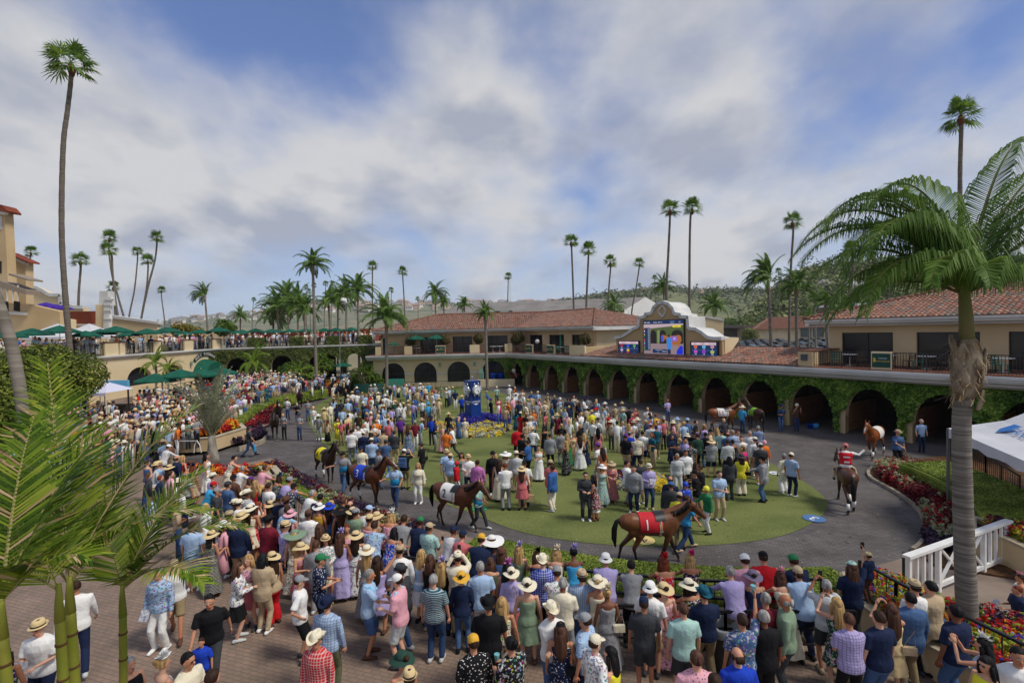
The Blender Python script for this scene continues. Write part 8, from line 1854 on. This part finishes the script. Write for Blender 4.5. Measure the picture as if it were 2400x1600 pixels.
Q 652 578 M 180 ts.lightblue.p tr.grey - s.silver stand shades
Q 700 585 F 200 tk.tan tr.tan - s.auburn stand shades
Q 890 540 M 0 ls.blue.v tr.tan - s.silver stand
Q 812 590 M 170 ls.white.p tr.tan - s.silver stand shades
Q 735 635 M 160 ls.white tr.grey - s.hair stand
Q 862 638 M 10 ls.white tr.tan fed.cream s stand
Q 330 613 M 10 jk.darkgreen tr.black - s.hair stand
Q 405 600 M 0 jk.black tr.denim - s.black stand
Q 457 658 M 350 jk.grey sh.navy wide.straw s cross
Q 610 668 M 0 ls.lightgrey tr.black - s.hair stand
Q 750 718 F 200 tk.hotpink sk.tan - l.blond stand
Q 735 792 F 350 jk.yellow wd.cream wide.charcoal l.hair stand purse.black
Q 625 825 M 0 ls.charcoal tr.charcoal cap.black l.black stand
Q 525 950 M 190 ts.lightblue tr.tan - s.hair phone
Q 425 1082 M 100 ls.green tr.white helm.yellow s talk boots h1.6
Q 910 700 M 350 ts.charcoal sh.denim cap.lightgrey s stand
Q 890 680 M 20 ts.grey sh.grey - b.hair stand
Q 945 665 M 185 ls.orange tr.white helm.pink s stand h1.58
Q 940 812 M 60 jk.grey tr.denim cow.black s talk boots
Q 1127 795 F 10 ls.cream wd.white - s.silver stand
Q 1192 788 M 300 ts.lightblue.p tr.navy cap.cream s stand
Q 655 668 F 350 tk.black tr.navy - u.hair stand
Z 1410 322 M 175 ts.lightblue.s tr.navy - s.hair hip'''
rows=[]
for ln in PPL. split('\n'):
 t=ln. split();bx,by=BASE[t[0]];k=3.92;rows. append((bx+float(t[1])/k,by+float(t[2])/k,t[3],float(t[4]),t[5],t[6],t[7],t[8],t[9],t[10:]))
rows. sort(key=lambda r:-r[1]);FAR=rows[286:];rows=rows[:286]
RIDERS=[('ride','M'),('wave','M')]
for r_ in rows:
 for k in('body',r_[4]. split('.')[0],r_[5]. split('.')[0],'boot' if 'boots' in r_[9]else 'shoe'):
  if k!='no':want(r_[8],r_[2],k)
for ps,sx in RIDERS:
 for k in('body','ls','tr','boot'):want(ps,sx,k)
remesh_all()
for(ps,sx,k) in NEED:FIGS. setdefault((ps,sx),Fig(ps,sx))
for(px,py,sx,fc,top,bot,hatc,hairc,pose,ex) in rows:
 h=None;e2=[]
 for e in ex:
  if e[0]=='h' and e[1:2]. isdigit():h=float(e[1:])
  else:e2. append(e)
 person(px,py,sx,fc,top,bot,hatc,hairc,pose,' '. join(e2),h)
 # child on the shoulder of the man with the raised phone
b_=PLACED[[i for i,r in enumerate(rows) if r[6]=='cap.mint'][0]][2]
person(0,0,'M',20,'ts.navy','tr.brown','fed.straw','s','stand','',1.0,loc=b_+Vector((.42,.12,.86)),lab='small child in navy with straw hat carried beside the raised phone')
# ---------------------------------------------------------------- the rest of the crowd: too many to count
def crowd():
 r=random. Random(21);npx=[(p[0],p[1]) for p in PLACED];grid={}
 pal=['white']*12+['lightblue']*5+['lavender','lavender','cream','cream','tan','tan','navy','navy','navy','black','black','charcoal','charcoal','grey','grey','pink','pink','rose','red','maroon','sage','blue','teal','denim','denim','lightgrey','lightgrey','mint','orange','straw'];bp=['navy','black','tan','khaki','charcoal','denim','jeans','white','grey'];hp=['straw','straw','cream','white','tan','navy','black'];hr=['hair','black','blond','brown','silver','blond','auburn']
 V,Fc,C=[],[],[]
 def add(mb,col):
  n=len(V);V. extend(mb. v);Fc. extend([tuple(i+n for i in f) for f in mb. f]);C. extend([col]*len(mb. f))
 def fig(p,rz,h,d=None):
  s=h/1.75;M_=Matrix. Translation(p)@Matrix. Rotation(rz,4,'Z')@Matrix. Scale(s,4);f=r. random()<.45;tc=lin(CN[r. choice(pal)]);bc=tc if f and r. random()<.6 else lin(CN[r. choice(bp)])
  if d:f=d[2]=='F';tc=lin(CN[d[4]. split('.')[1]]);bc=tc if d[5]=='no' else lin(CN[d[5]. split('.')[1]])
  sk=lin(r. choice(SKT));w_=.86 if f else 1
  def put(mb,c):mb. v=[tuple(M_@Vector(v)) for v in mb. v];add(mb,c)
  ln=r. uniform(-.03,.12)
  mb=MB()
  if f and(d is None or d[5]=='no' or d[5][:2]in('sk','lk')) and r. random()<(.6,1)[d is not None]:mb. tube([(0,0,1.02),(0,0,.8),(0,0,.42)],[(.14,.1),(.18,.13),(.23,.17)],7)
  else:
   for q in(-1,1):mb. tube([(q*.08,0,.95),(q*.09,.03,.5),(q*.1,0,.04)],[.095,.065,.05],6)
  put(mb,bc);mb=MB();mb. tube([(0,0,.86),(0,0,1.05),(0,ln*.5,1.3),(0,ln,1.42),(0,ln,1.48)],[(.17*w_,.12),(.15*w_,.10),(.19*w_,.12),(.18*w_,.10),(.06,.06)],8)
  ar=r. random()
  for q in(-1,1):
   S_=Vector((q*.19*w_,ln,1.41));E_=S_+Vector((q*.06,-.02,-.27));mb. tube([S_,E_],[.06,.045],6)
  put(mb,tc);mb=MB();mb. ball((0,ln+.02,1.63),(.08,.095,.115),8,6)
  for q in(-1,1):
   E_=Vector((q*(.19*w_+.06),ln-.02,1.14));H_=E_+(Vector((q*.01,.06,-.27)) if ar<.45 else(Vector((-q*.15,.24,.02)) if ar<.85 else Vector((-q*.12,.2,.42))));mb. tube([E_,H_],[.042,.03],5)
  put(mb,sk);mb=MB();hc=lin(CN[r. choice(hr)])
  mb. ball((0,ln-.01,1.665),(.086,.098,.10),8,5)
  if f:mb. tube([(0,ln-.07,1.66),(0,ln-.1,1.38)],[(.08,.05),(.06,.03)],6)
  put(mb,hc)
  if(d[6]!='-') if d else r. random()<.42:
   mb=MB();br=r. choice([.0,.15,.17,.2]);c=lin(CN[d[6]. split('.')[1]if d else r. choice(hp)]);mb. lathe([(.1,1.68),(.095,1.78),(.05,1.81),(0,1.81)],8,c=(0,ln,0))
   if br:mb. lathe([(br,1.69),(.1,1.705),(.1,1.69)],10,c=(0,ln,0))
   put(mb,c)
 def free(x,y,d):
  gx,gy=int(x//14),int(y//14)
  for i in(-1,0,1):
   for j in(-1,0,1):
    for(a,b) in grid. get((gx+i,gy+j),()):
     if abs(a-x)<d[0]and abs(b-y)<d[1]:return False
  return True
 for a,b in npx:grid. setdefault((int(a//14),int(b//14)),[]). append((a,b))
 def region(poly,n,face,z=None,d=(5.5,5.5),tries=9):
  xs=[p[0]for p in poly];ys=[p[1]for p in poly];k=0
  for _ in range(n*tries):
   if k>=n:break
   x,y=r. uniform(min(xs),max(xs)),r. uniform(min(ys),max(ys))
   if not inside((x,y),poly):continue
   sc_=max(.6,(y-770)/150.);dd=(d[0]*sc_,d[1]*sc_)
   if not free(x,y,dd):continue
   h=r. uniform(1.6,1.85);p=g_at(x,y,h) if z is None else at(x,y,z+h)
   if z is not None:p. z=z
   if z is None and(p. y>63 or(p. x<-35.5)):continue
   grid. setdefault((int(x//14),int(y//14)),[]). append((x,y));fig(p,face(p),h);k+=1
 for d in FAR:h=1.66 if d[2]=='F' else 1.77;fig(g_at(d[0],d[1],h),R(d[3]),h,d);grid. setdefault((int(d[0]//14),int(d[1]//14)),[]). append((d[0],d[1]))
 ring=lambda p:math. atan2(-(0-p. x),28-p. y)+r. uniform(-.5,.5);anyd=lambda p:r. uniform(-PI,PI)
 region([(300,960),(330,905),(400,898),(480,888),(560,880),(640,884),(700,895),(758,880),(700,887),(650,897),(600,912),(532,952),(500,975),(440,985),(400,1000),(380,1010),(300,1020)],310,ring,d=(6.5,6.5))
 region([(0,950),(210,930),(300,945),(310,1030),(200,1060),(0,1080)],150,ring)
 region([(330,1075),(480,1095),(560,1090),(640,1140),(620,1210),(520,1230),(430,1180),(330,1150)],12,ring,d=(5,7))
 region([(760,920),(870,895),(960,895),(1060,888),(1075,900),(1070,915),(960,925),(930,960),(900,1020),(830,1010),(790,960)],55,anyd,d=(5,7))
 region([(1120,905),(1180,895),(1290,925),(1430,935),(1560,970),(1640,985),(1680,1010),(1640,1040),(1500,1010),(1400,1000),(1270,1000),(1180,960)],50,anyd,d=(5,7))
 region([(720,868),(840,868),(845,895),(730,892)],18,anyd);region([(520,868),(700,862),(705,885),(530,880)],60,ring)
 # deck of the terrace
 for i in range(330):
  if i<190:s=r. uniform(.5,33);t=r. uniform(.45,5) if r. random()<.6 else .45;p=T1. P(s,t,ZD)
  else:s=r. uniform(.5,19.5);t=r. choice([.5,r. uniform(.8,4)]);p=T2. P(s,t,ZD)
  fig(p,r. uniform(-PI,PI) if t>.5 else -PI/2+r. uniform(-.5,.5),r. uniform(1.6,1.85) if r. random()<.7 else 1.3)
 me=bpy. data. meshes. new('crowd');me. from_pydata(V,[],Fc);a=me. color_attributes. new('Col','FLOAT_COLOR','CORNER');buf=np. repeat(np. array([(*c,1) for c in C],dtype=np. float32),[len(f) for f in Fc],axis=0);a. data. foreach_set('color',buf. reshape(-1));me. polygons. foreach_set('use_smooth',[True]*len(Fc))
 m,N,L,P=_nm('crowd_clothes');at_=N. new('ShaderNodeVertexColor');at_. layer_name='Col';L. new(at_. outputs[0],P. inputs['Base Color']);P. inputs['Roughness']. default_value=.85;P. inputs['Specular IOR Level']. default_value=.2;me. materials. append(m)
 tag(mesh_obj('crowd',me),'dense far crowd on the left bank, the deck and the back of the lawn','crowd',kind='stuff')
crowd()
# ================================================================ HORSES (head towards +X)
HC=ocmat('horse_coat','',rough=.42,bump=0,spec=.4)
def _coat():
 m=HC;N,L=m. node_tree. nodes,m. node_tree. links;P=N['Principled BSDF'];src=P. inputs['Base Color']. links[0]. from_socket;tc=N. new('ShaderNodeTexCoord');sp=N. new('ShaderNodeSeparateXYZ');L. new(tc. outputs['Object'],sp. inputs[0]);n=N. new('ShaderNodeTexNoise');n. inputs['Scale']. default_value=3;L. new(tc. outputs['Object'],n. inputs['Vector'])
 a=N. new('ShaderNodeMath');a. operation='MULTIPLY_ADD';L. new(n. outputs[0],a. inputs[0]);a. inputs[1]. default_value=.3;L. new(sp. outputs[2],a. inputs[2]);r=N. new('ShaderNodeMapRange');L. new(a. outputs[0],r. inputs[0]);r. inputs[1]. default_value=.62;r. inputs[2]. default_value=.88
 x=N. new('ShaderNodeMix');x. data_type='RGBA';L. new(r. outputs[0],x. inputs[0]);x. inputs[6]. default_value=(.012,.009,.008,1);L. new(src,x. inputs[7]);n2=N. new('ShaderNodeTexNoise');n2. inputs['Scale']. default_value=2.2;L. new(tc. outputs['Object'],n2. inputs['Vector']);r2=N. new('ShaderNodeMapRange');L. new(n2. outputs[0],r2. inputs[0]);r2. inputs[1]. default_value=.3;r2. inputs[2]. default_value=.7;r2. inputs[3]. default_value=.55;r2. inputs[4]. default_value=1.25
 y=N. new('ShaderNodeVectorMath');y. operation='SCALE';L. new(x. outputs[2],y. inputs[0]);L. new(r2. outputs[0],y. inputs['Scale']);L. new(y. outputs[0],P. inputs['Base Color'])
_coat()
LEGS={'a':[((-.60,.13),(-.50,.15),(-.90,.13),(-.98,.13),(-.90,.13)),((-.60,-.13),(-.40,-.15),(-.60,-.13),(-.50,-.13),(-.42,-.13)),((.46,.15),(.52,.14),(.66,.13),(.78,.13),(.84,.13)),((.46,-.15),(.44,-.14),(.30,-.13),(.12,-.13),(.10,-.13))],'b':[((-.60,.13),(-.42,.15),(-.66,.13),(-.58,.13),(-.50,.13)),((-.60,-.13),(-.48,-.15),(-.84,-.13),(-.88,-.13),(-.80,-.13)),((.46,.15),(.44,.14),(.42,.13),(.36,.13),(.42,.13)),((.46,-.15),(.48,-.14),(.58,-.13),(.56,-.13),(.62,-.13))]}
HSEC=[(-.98,1.36,.08,.10),(-.88,1.33,.19,.20),(-.68,1.30,.26,.27),(-.4,1.24,.285,.31),(0,1.20,.30,.33),(.3,1.20,.285,.35),(.5,1.22,.25,.36),(.66,1.22,.20,.30),(.78,1.2,.11,.18)]
def horse_bm(legs,up,side):
 mb=MB();mb. tube([(x,0,z) for x,z,a,b in HSEC],[(a,b) for x,z,a,b in HSEC],20,ref=(0,1,0));nx=1.02+.12*(1-up);nz=1.72+.2*up;sd=side
 mb. tube([(.42,0,1.30),(.66,sd*.04,1.42),(.66+(nx-.66)*.6,sd*.12,1.42+(nz-1.42)*.62),(nx,sd*.22,nz)],[(.17,.34),(.15,.285),(.115,.205),(.088,.145)],14,ref=(0,1,0))
 hd=Vector((math. cos(sd*.7),math. sin(sd*.7),0));po=Vector((nx,sd*.22,nz+.03));dn=.95-.25*up;d=(hd+Vector((0,0,-dn))). normalized();rf=Vector((-hd. y,hd. x,0))
 mb. tube([po-d*.06,po+d*.1,po+d*.30,po+d*.50,po+d*.62],[(.075,.10),(.095,.15),(.075,.112),(.052,.07),(.056,.068)],12,ref=rf)
 for q in(-1,1):e=po+rf*(q*.06)+Vector((0,0,.07));mb. tube([e,e+Vector((0,0,.1))+rf*q*.02,e+Vector((0,0,.17))+rf*q*.02],[.035,.035,.01],6)
 for i,L_ in enumerate(LEGS[legs]):
  h=i<2;(x0,y0),(x1,y1),(x2,y2),(x3,y3),(x4,y4)=L_;Z=(1.15,.92,.56,.17,.06) if h else(1.12,.90,.50,.18,.06);li=.10 if(x2-x0>.15 and not h) or(legs=='a' and i==0) else 0
  mb. tube([(x0,y0,Z[0]),(x1,y1,Z[1]),((x1+x2)/2,(y1+y2)/2,(Z[1]+Z[2])/2),(x2,y2,Z[2]),((x2+x3)/2,(y2+y3)/2,(Z[2]+Z[3])/2),(x3,y3,Z[3]+li*.4),(x4,y4,Z[4]+li*.4)],[(.11,.22) if h else(.10,.17),(.10,.145) if h else(.085,.105),(.068,.082),(.052,.062),(.034,.038),(.044,.046),(.046,.05)],10,ref=(0,1,0))
 return mb,po,d,rf
HV={}
def horse_mesh(legs,up,side):
 k=(legs,up,side)
 if k in HV:return HV[k]
 mb,po,d,rf=horse_bm(legs,up,side);me=mb. mesh('horse',HC);o=mesh_obj('tmp',me);m=o. modifiers. new('r','REMESH');m. mode='VOXEL';m. voxel_size=.022;m=o. modifiers. new('s','SMOOTH');m. iterations=4;m. factor=.5;dg=bpy. context. evaluated_depsgraph_get();me=bpy. data. meshes. new_from_object(o. evaluated_get(dg));bpy. data. objects. remove(o);me. polygons. foreach_set('use_smooth',[True]*len(me. polygons));me. name='horse'
 nk=[Vector((.55,0,1.56)),Vector((.80,side*.10,1.62+.08*up)),po+Vector((-.06,0,.04))];r_=random. Random(1);mb=MB();S=smooth3(nk,10)
 for i,p in enumerate(S):
  for q in range(3):a=p+Vector((r_. uniform(-.02,.02),-.03,.04));mb. tube([a,a+Vector((-.01,-.07,-.02)),a+Vector((-.02+r_. uniform(-.02,.02),-.12,-.16))],[.022,.02,.005],5)
 mane=mb. mesh('mane',HAIR,True);mb=MB();mb. tube([(-.96,0,1.40),(-1.06,0,1.34),(-1.13,0,1.12),(-1.14,.01,.85),(-1.10,.02,.58)],[.04,.06,.085,.08,.02],10);tail=mb. mesh('tail',HAIR,True)
 mb=MB();
 for t,rr in((.14,.148),(.40,.082)):c=po+d*t;u2=d. cross(rf);[mb. tube([c+rf*math. cos(a)*rr*.72+u2*math. sin(a)*rr,c+rf*math. cos(b)*rr*.72+u2*math. sin(b)*rr],.010,5,tip=0) for a,b in[(2*PI*i/12,2*PI*(i+1)/12) for i in range(12)]]
 for q in(-1,1):mb. tube([po+rf*q*.09+d*.0,po+rf*q*.09+d*.2,po+rf*q*.062+d*.42],.009,5)
 mb. tube([po+d*.48+rf*.05,Vector((.75,side*.1+.16,1.35)),Vector((.40,.1,1.60))],.008,5);br=mb. mesh('bridle',BLACKM)
 hv=MB()
 for i,L_ in enumerate(LEGS[legs]):x,y=L_[4];li=.10 if(legs=='a' and i in(0,2)) else 0;hv. tube([(x,y,.075+li*.4),(x+.02,y,.0+li*.4)],[.046,.062],10,tip=.02)
 HV[k]=(me,mane,tail,br,hv. mesh('hooves',mat('hoof',lin('#6f6152'),.6)),po,d,rf);return HV[k]
def wrap(x0,x1,z0,ex,f=None):
 """sheet lying over the barrel between x0 and x1, hanging to z0"""
 mb=MB();n,k=8,22;xs=[q[0]for q in HSEC]
 def sec(x):return[float(np. interp(x,xs,[q[j]for q in HSEC])) for j in(1,2,3)]
 for i in range(n+1):
  x=x0+(x1-x0)*i/n;zc,a,b=sec(x)
  a+=ex;b+=ex;tm=math. acos(max(-1,min(1,(z0-zc)/b)))
  for j in range(k+1):t=-tm+2*tm*j/k;mb. v. append((x,a*math. sin(t),zc+b*math. cos(t)))
 for i in range(n):
  for j in range(k):q=i*(k+1)+j;mb. f. append((q,q+k+1,q+k+2,q+1));mb. m. append(0)
 return mb,sec
SADN={}
def horse(px,py,yaw,coat,cloth,num,ncol,lab,legs='b',up=.5,side=0,tail='black',mane='black',wraps=None,blaze=False,saddle=True,rider=None,z=0,sc_=1.0):
 p=at(px,py,z);me,mn,tl,br,hv,po,d,rf=horse_mesh(legs,up,side);o=mesh_obj('horse',me,None,p,(0,0,R(yaw)),(sc_,)*3);o. color=(*lin(coat),1)
 for m_,c in((mn,mane),(tl,tail)):q=mesh_obj(m_. name. split('.')[0],m_,o);q. color=(*(lin(CN[c]) if c in CN else lin(c)),1)
 mesh_obj('bridle',br,o);mesh_obj('hooves',hv,o)
 if cloth:
  mb,sec=wrap(-.44,.24,1.08,.022);q=mb. build('saddle_cloth',mat('saddle_cloth_'+cloth,lin(cloth),.7,None,bump=.2,bscale=9),o,True)
  if num:
   for s_ in(-1,1):
    tm=text_mesh(num,.40,mat('cloth_number_'+ncol,lin(ncol),.7),0). copy();bm=bmesh. new();bm. from_mesh(tm);bmesh. ops. triangulate(bm,faces=bm. faces);bmesh. ops. subdivide_edges(bm,edges=bm. edges,cuts=3,use_grid_fill=True);bm. to_mesh(tm);bm. free()
    for v in tm. vertices:
     x=(-.24+v. co. x) if s_<0 else(-.24-v. co. x);zc,a,b=sec(x);zz=1.29+v. co. y;a+=.034;b+=.034;v. co=(x,s_*a*math. sqrt(max(.02,1-((zz-zc)/b)**2)),zz)
    mesh_obj('number',tm,q)
 if saddle:
  mb,sec=wrap(.02,.32,1.40,.04);mb2,_=wrap(.12,.19,.86,.03);s2=mb. build('saddle',BLACKM,o,True);mb2. build('girth',mat('girth_strap',lin('#c9b58a' if cloth=='#c0202c' else '#1c1a1a'),.7),s2,True)
  for q in(-1,1):mb=MB();mb. tube([(.15,q*.29,1.4),(.16,q*.33,1.12)],.012,5);mb. tube([(.10,q*.33,1.10),(.22,q*.33,1.10)],.014,5);mb. build('stirrup',SILV,s2)
 if wraps:
  for i,L_ in enumerate(LEGS[legs]):
   if str(i) not in wraps:continue
   (x2,y2),(x3,y3)=L_[2],L_[3];zt=.5;mb=MB();mb. tube([(x3,y3,.20),((x2*.75+x3*.25),y2,.42)],[.052,.056],12,tip=.05);mb. build('leg_bandage',WHITEP,o,True)
 if blaze:mb=MB();u2=rf. cross(d);u2=u2 if u2. z>0 else -u2;mb. tube([po+d*.05+u2*.125,po+d*.25+u2*.105,po+d*.5+u2*.064],[(.03,.01),(.022,.01),(.03,.01)],8,ref=rf);mb. build('blaze',WHITEP,o,True)
 tag(o,lab,'horse','horses round the paddock')
 if rider:
  top,bt,ht,ps,rl=rider;M_=Matrix. Rotation(R(yaw),4,'Z');rp=p+M_@Vector((.12*sc_,0,.66*sc_));r_=person(px,py-100,'M',yaw-90,top,bt,ht,'s',ps,'boots',1.7,loc=rp,rz=R(yaw-90),lab=rl)
  return o,r_
 return o
def rope(a,b,lab=None):
 pass
horse(1530,1323,4,'#6b3f22','#c0202c','1','#e8e4e0','bright bay horse in a red number 1 cloth nearest the rail','a',.05,-.12)
horse(1068,1238,-34,'#5a3018','#dcdad6','2','#17171a','bay horse in a white number 2 cloth led before the suited couple','a',.1,-.05)
horse(862,1180,-30,'#5e3119','#2745b8','3','#e8e4e0','bay horse with white hind socks and blue number 3 cloth','b',.9,.35,wraps='01',blaze=True)
horse(765,1128,-46,'#331b12','#e0d024','4','#17171a','dark bay horse in a yellow number 4 cloth on the left curve','b',.7,.1,wraps='01')
horse(645,1028,-66,'#2a1812',None,'','','dark horse with white noseband walking towards the camera at left','a',.5,0)
horse(652,995,-60,'#33201a','#e06a2c','','','dark horse in an orange cloth with white blaze behind the left groom','b',.8,0,blaze=True,saddle=False)
horse(703,957,-64,'#2a1a18','#c96a98','','','black horse in a pink cloth farthest back on the left curve','b',.6,0,saddle=False)
horse(1695,1012,2,'#7a4524','#d8d2d2','11','#8f1f2f','bay horse in a white number 11 cloth before the stalls','b',.3,.2)
horse(1768,1010,92,'#4a2c1a','#7fb83a','','','dark bay horse in a green and blue cloth turned towards the stalls','b',1.0,.3)
horse(2050,1072,-142,'#8a4a20','#d9d4cc','','','chestnut horse with white blaze and white leg wraps beside the groom in blue','a',.5,.0,tail='#7a4020',mane='#7a4020',wraps='0123',blaze=True,saddle=False)
horse(1985,1188,66,'#55301c',None,'','','dark bay pony with white leg wraps ridden away from the camera','a',.2,.25,wraps='013',rider=('ls.white','tr.tan','helm.rose','wave','outrider in white with red vest and pink helmet pointing from the dark pony'))
horse(1207,903,-120,'#6b3320','#c22a2a','','','chestnut pony in a red cloth at the far end of the stalls','b',.4,.0,rider=('ls.cream','tr.tan','helm.maroon','ride','rider in a cream shirt on the chestnut pony by the first arch'))
horse(782,925,-70,'#3a2418',None,'','','brown pony at the tunnel mouth behind the lawn crowd','b',.5,0,rider=('ls.white','tr.tan','helm.white','ride','rider in white with white helmet near the tunnel mouth'))
horse(812,928,-100,'#33221a',None,'','','darker pony right of the brown one at the tunnel mouth','b',.5,0,rider=('ls.tan','tr.tan','helm.sky','ride','rider in tan with sky blue helmet near the tunnel mouth'))
# red safety vest of the outrider
o_=[o for o in bpy. data. objects if o. get('label',''). startswith('outrider')][0];mb=MB();fg=Fig('wave','M');fg. tors(mb,.98,1.44,1.2,.02);q=mb. build('vest',CL[''],o_,True);q. color=(*lin('#c8202c'),1);mb=MB();mb. box((-.11,-.172,1.26),(.11,-.165,1.31));mb. box((-.09,-.165,1.06),(.09,-.158,1.12));mb. build('vest_patch',WHITEP,q)
def lead(a,b):
 a,b=Vector(a),Vector(b);mb=MB();m=a. lerp(b,.5)-Vector((0,0,.25));mb. tube(smooth3([a,m,b],5),.012,5);o=mb. build('lead_rope',mat('leather_strap',lin('#5a3a26'),.7));tag(o,'thin leather lead rope from the chestnut horse to its groom','rope')
lead(at(2062,1072)+Vector((.1,-1.1,1.35)),at(2092,1090)+Vector((-.4,.1,1.1)))
# walking boy groom between horse 1 and the lawn, two grooms at the near horses
person(1583,1210,'M',290,'ts.sky','tr.jeans','-','s','walk','',1.72,loc=at(1606,1290),lab='groom in sky blue with dark jeans stepping beside the number 1 horse')
person(1108,1142,'M',250,'ts.mint','tr.charcoal','cap.straw','s','lead','bib',1.72,loc=at(1122,1240),lab='groom in sky blue bib leading the number 2 horse')
for o in REB:
 for ch in o. children:ch. location=Vector(ch. location)-Vector(o. location)
 # ================================================================ AIR
def haze():
 mb=MB();mb. box((-3800,-400,-2),(3800,3600,175));m=bpy. data. materials. new('haze');m. use_nodes=True;N=m. node_tree. nodes;N. remove(N['Principled BSDF']);v=N. new('ShaderNodeVolumePrincipled');v. inputs['Color']. default_value=(.82,.88,1,1);v. inputs['Density']. default_value=.00014;v. inputs['Anisotropy']. default_value=.2;m. node_tree. links. new(v. outputs[0],N['Material Output']. inputs['Volume'])
 tag(mb. build('haze',m),kind='stuff')
haze()
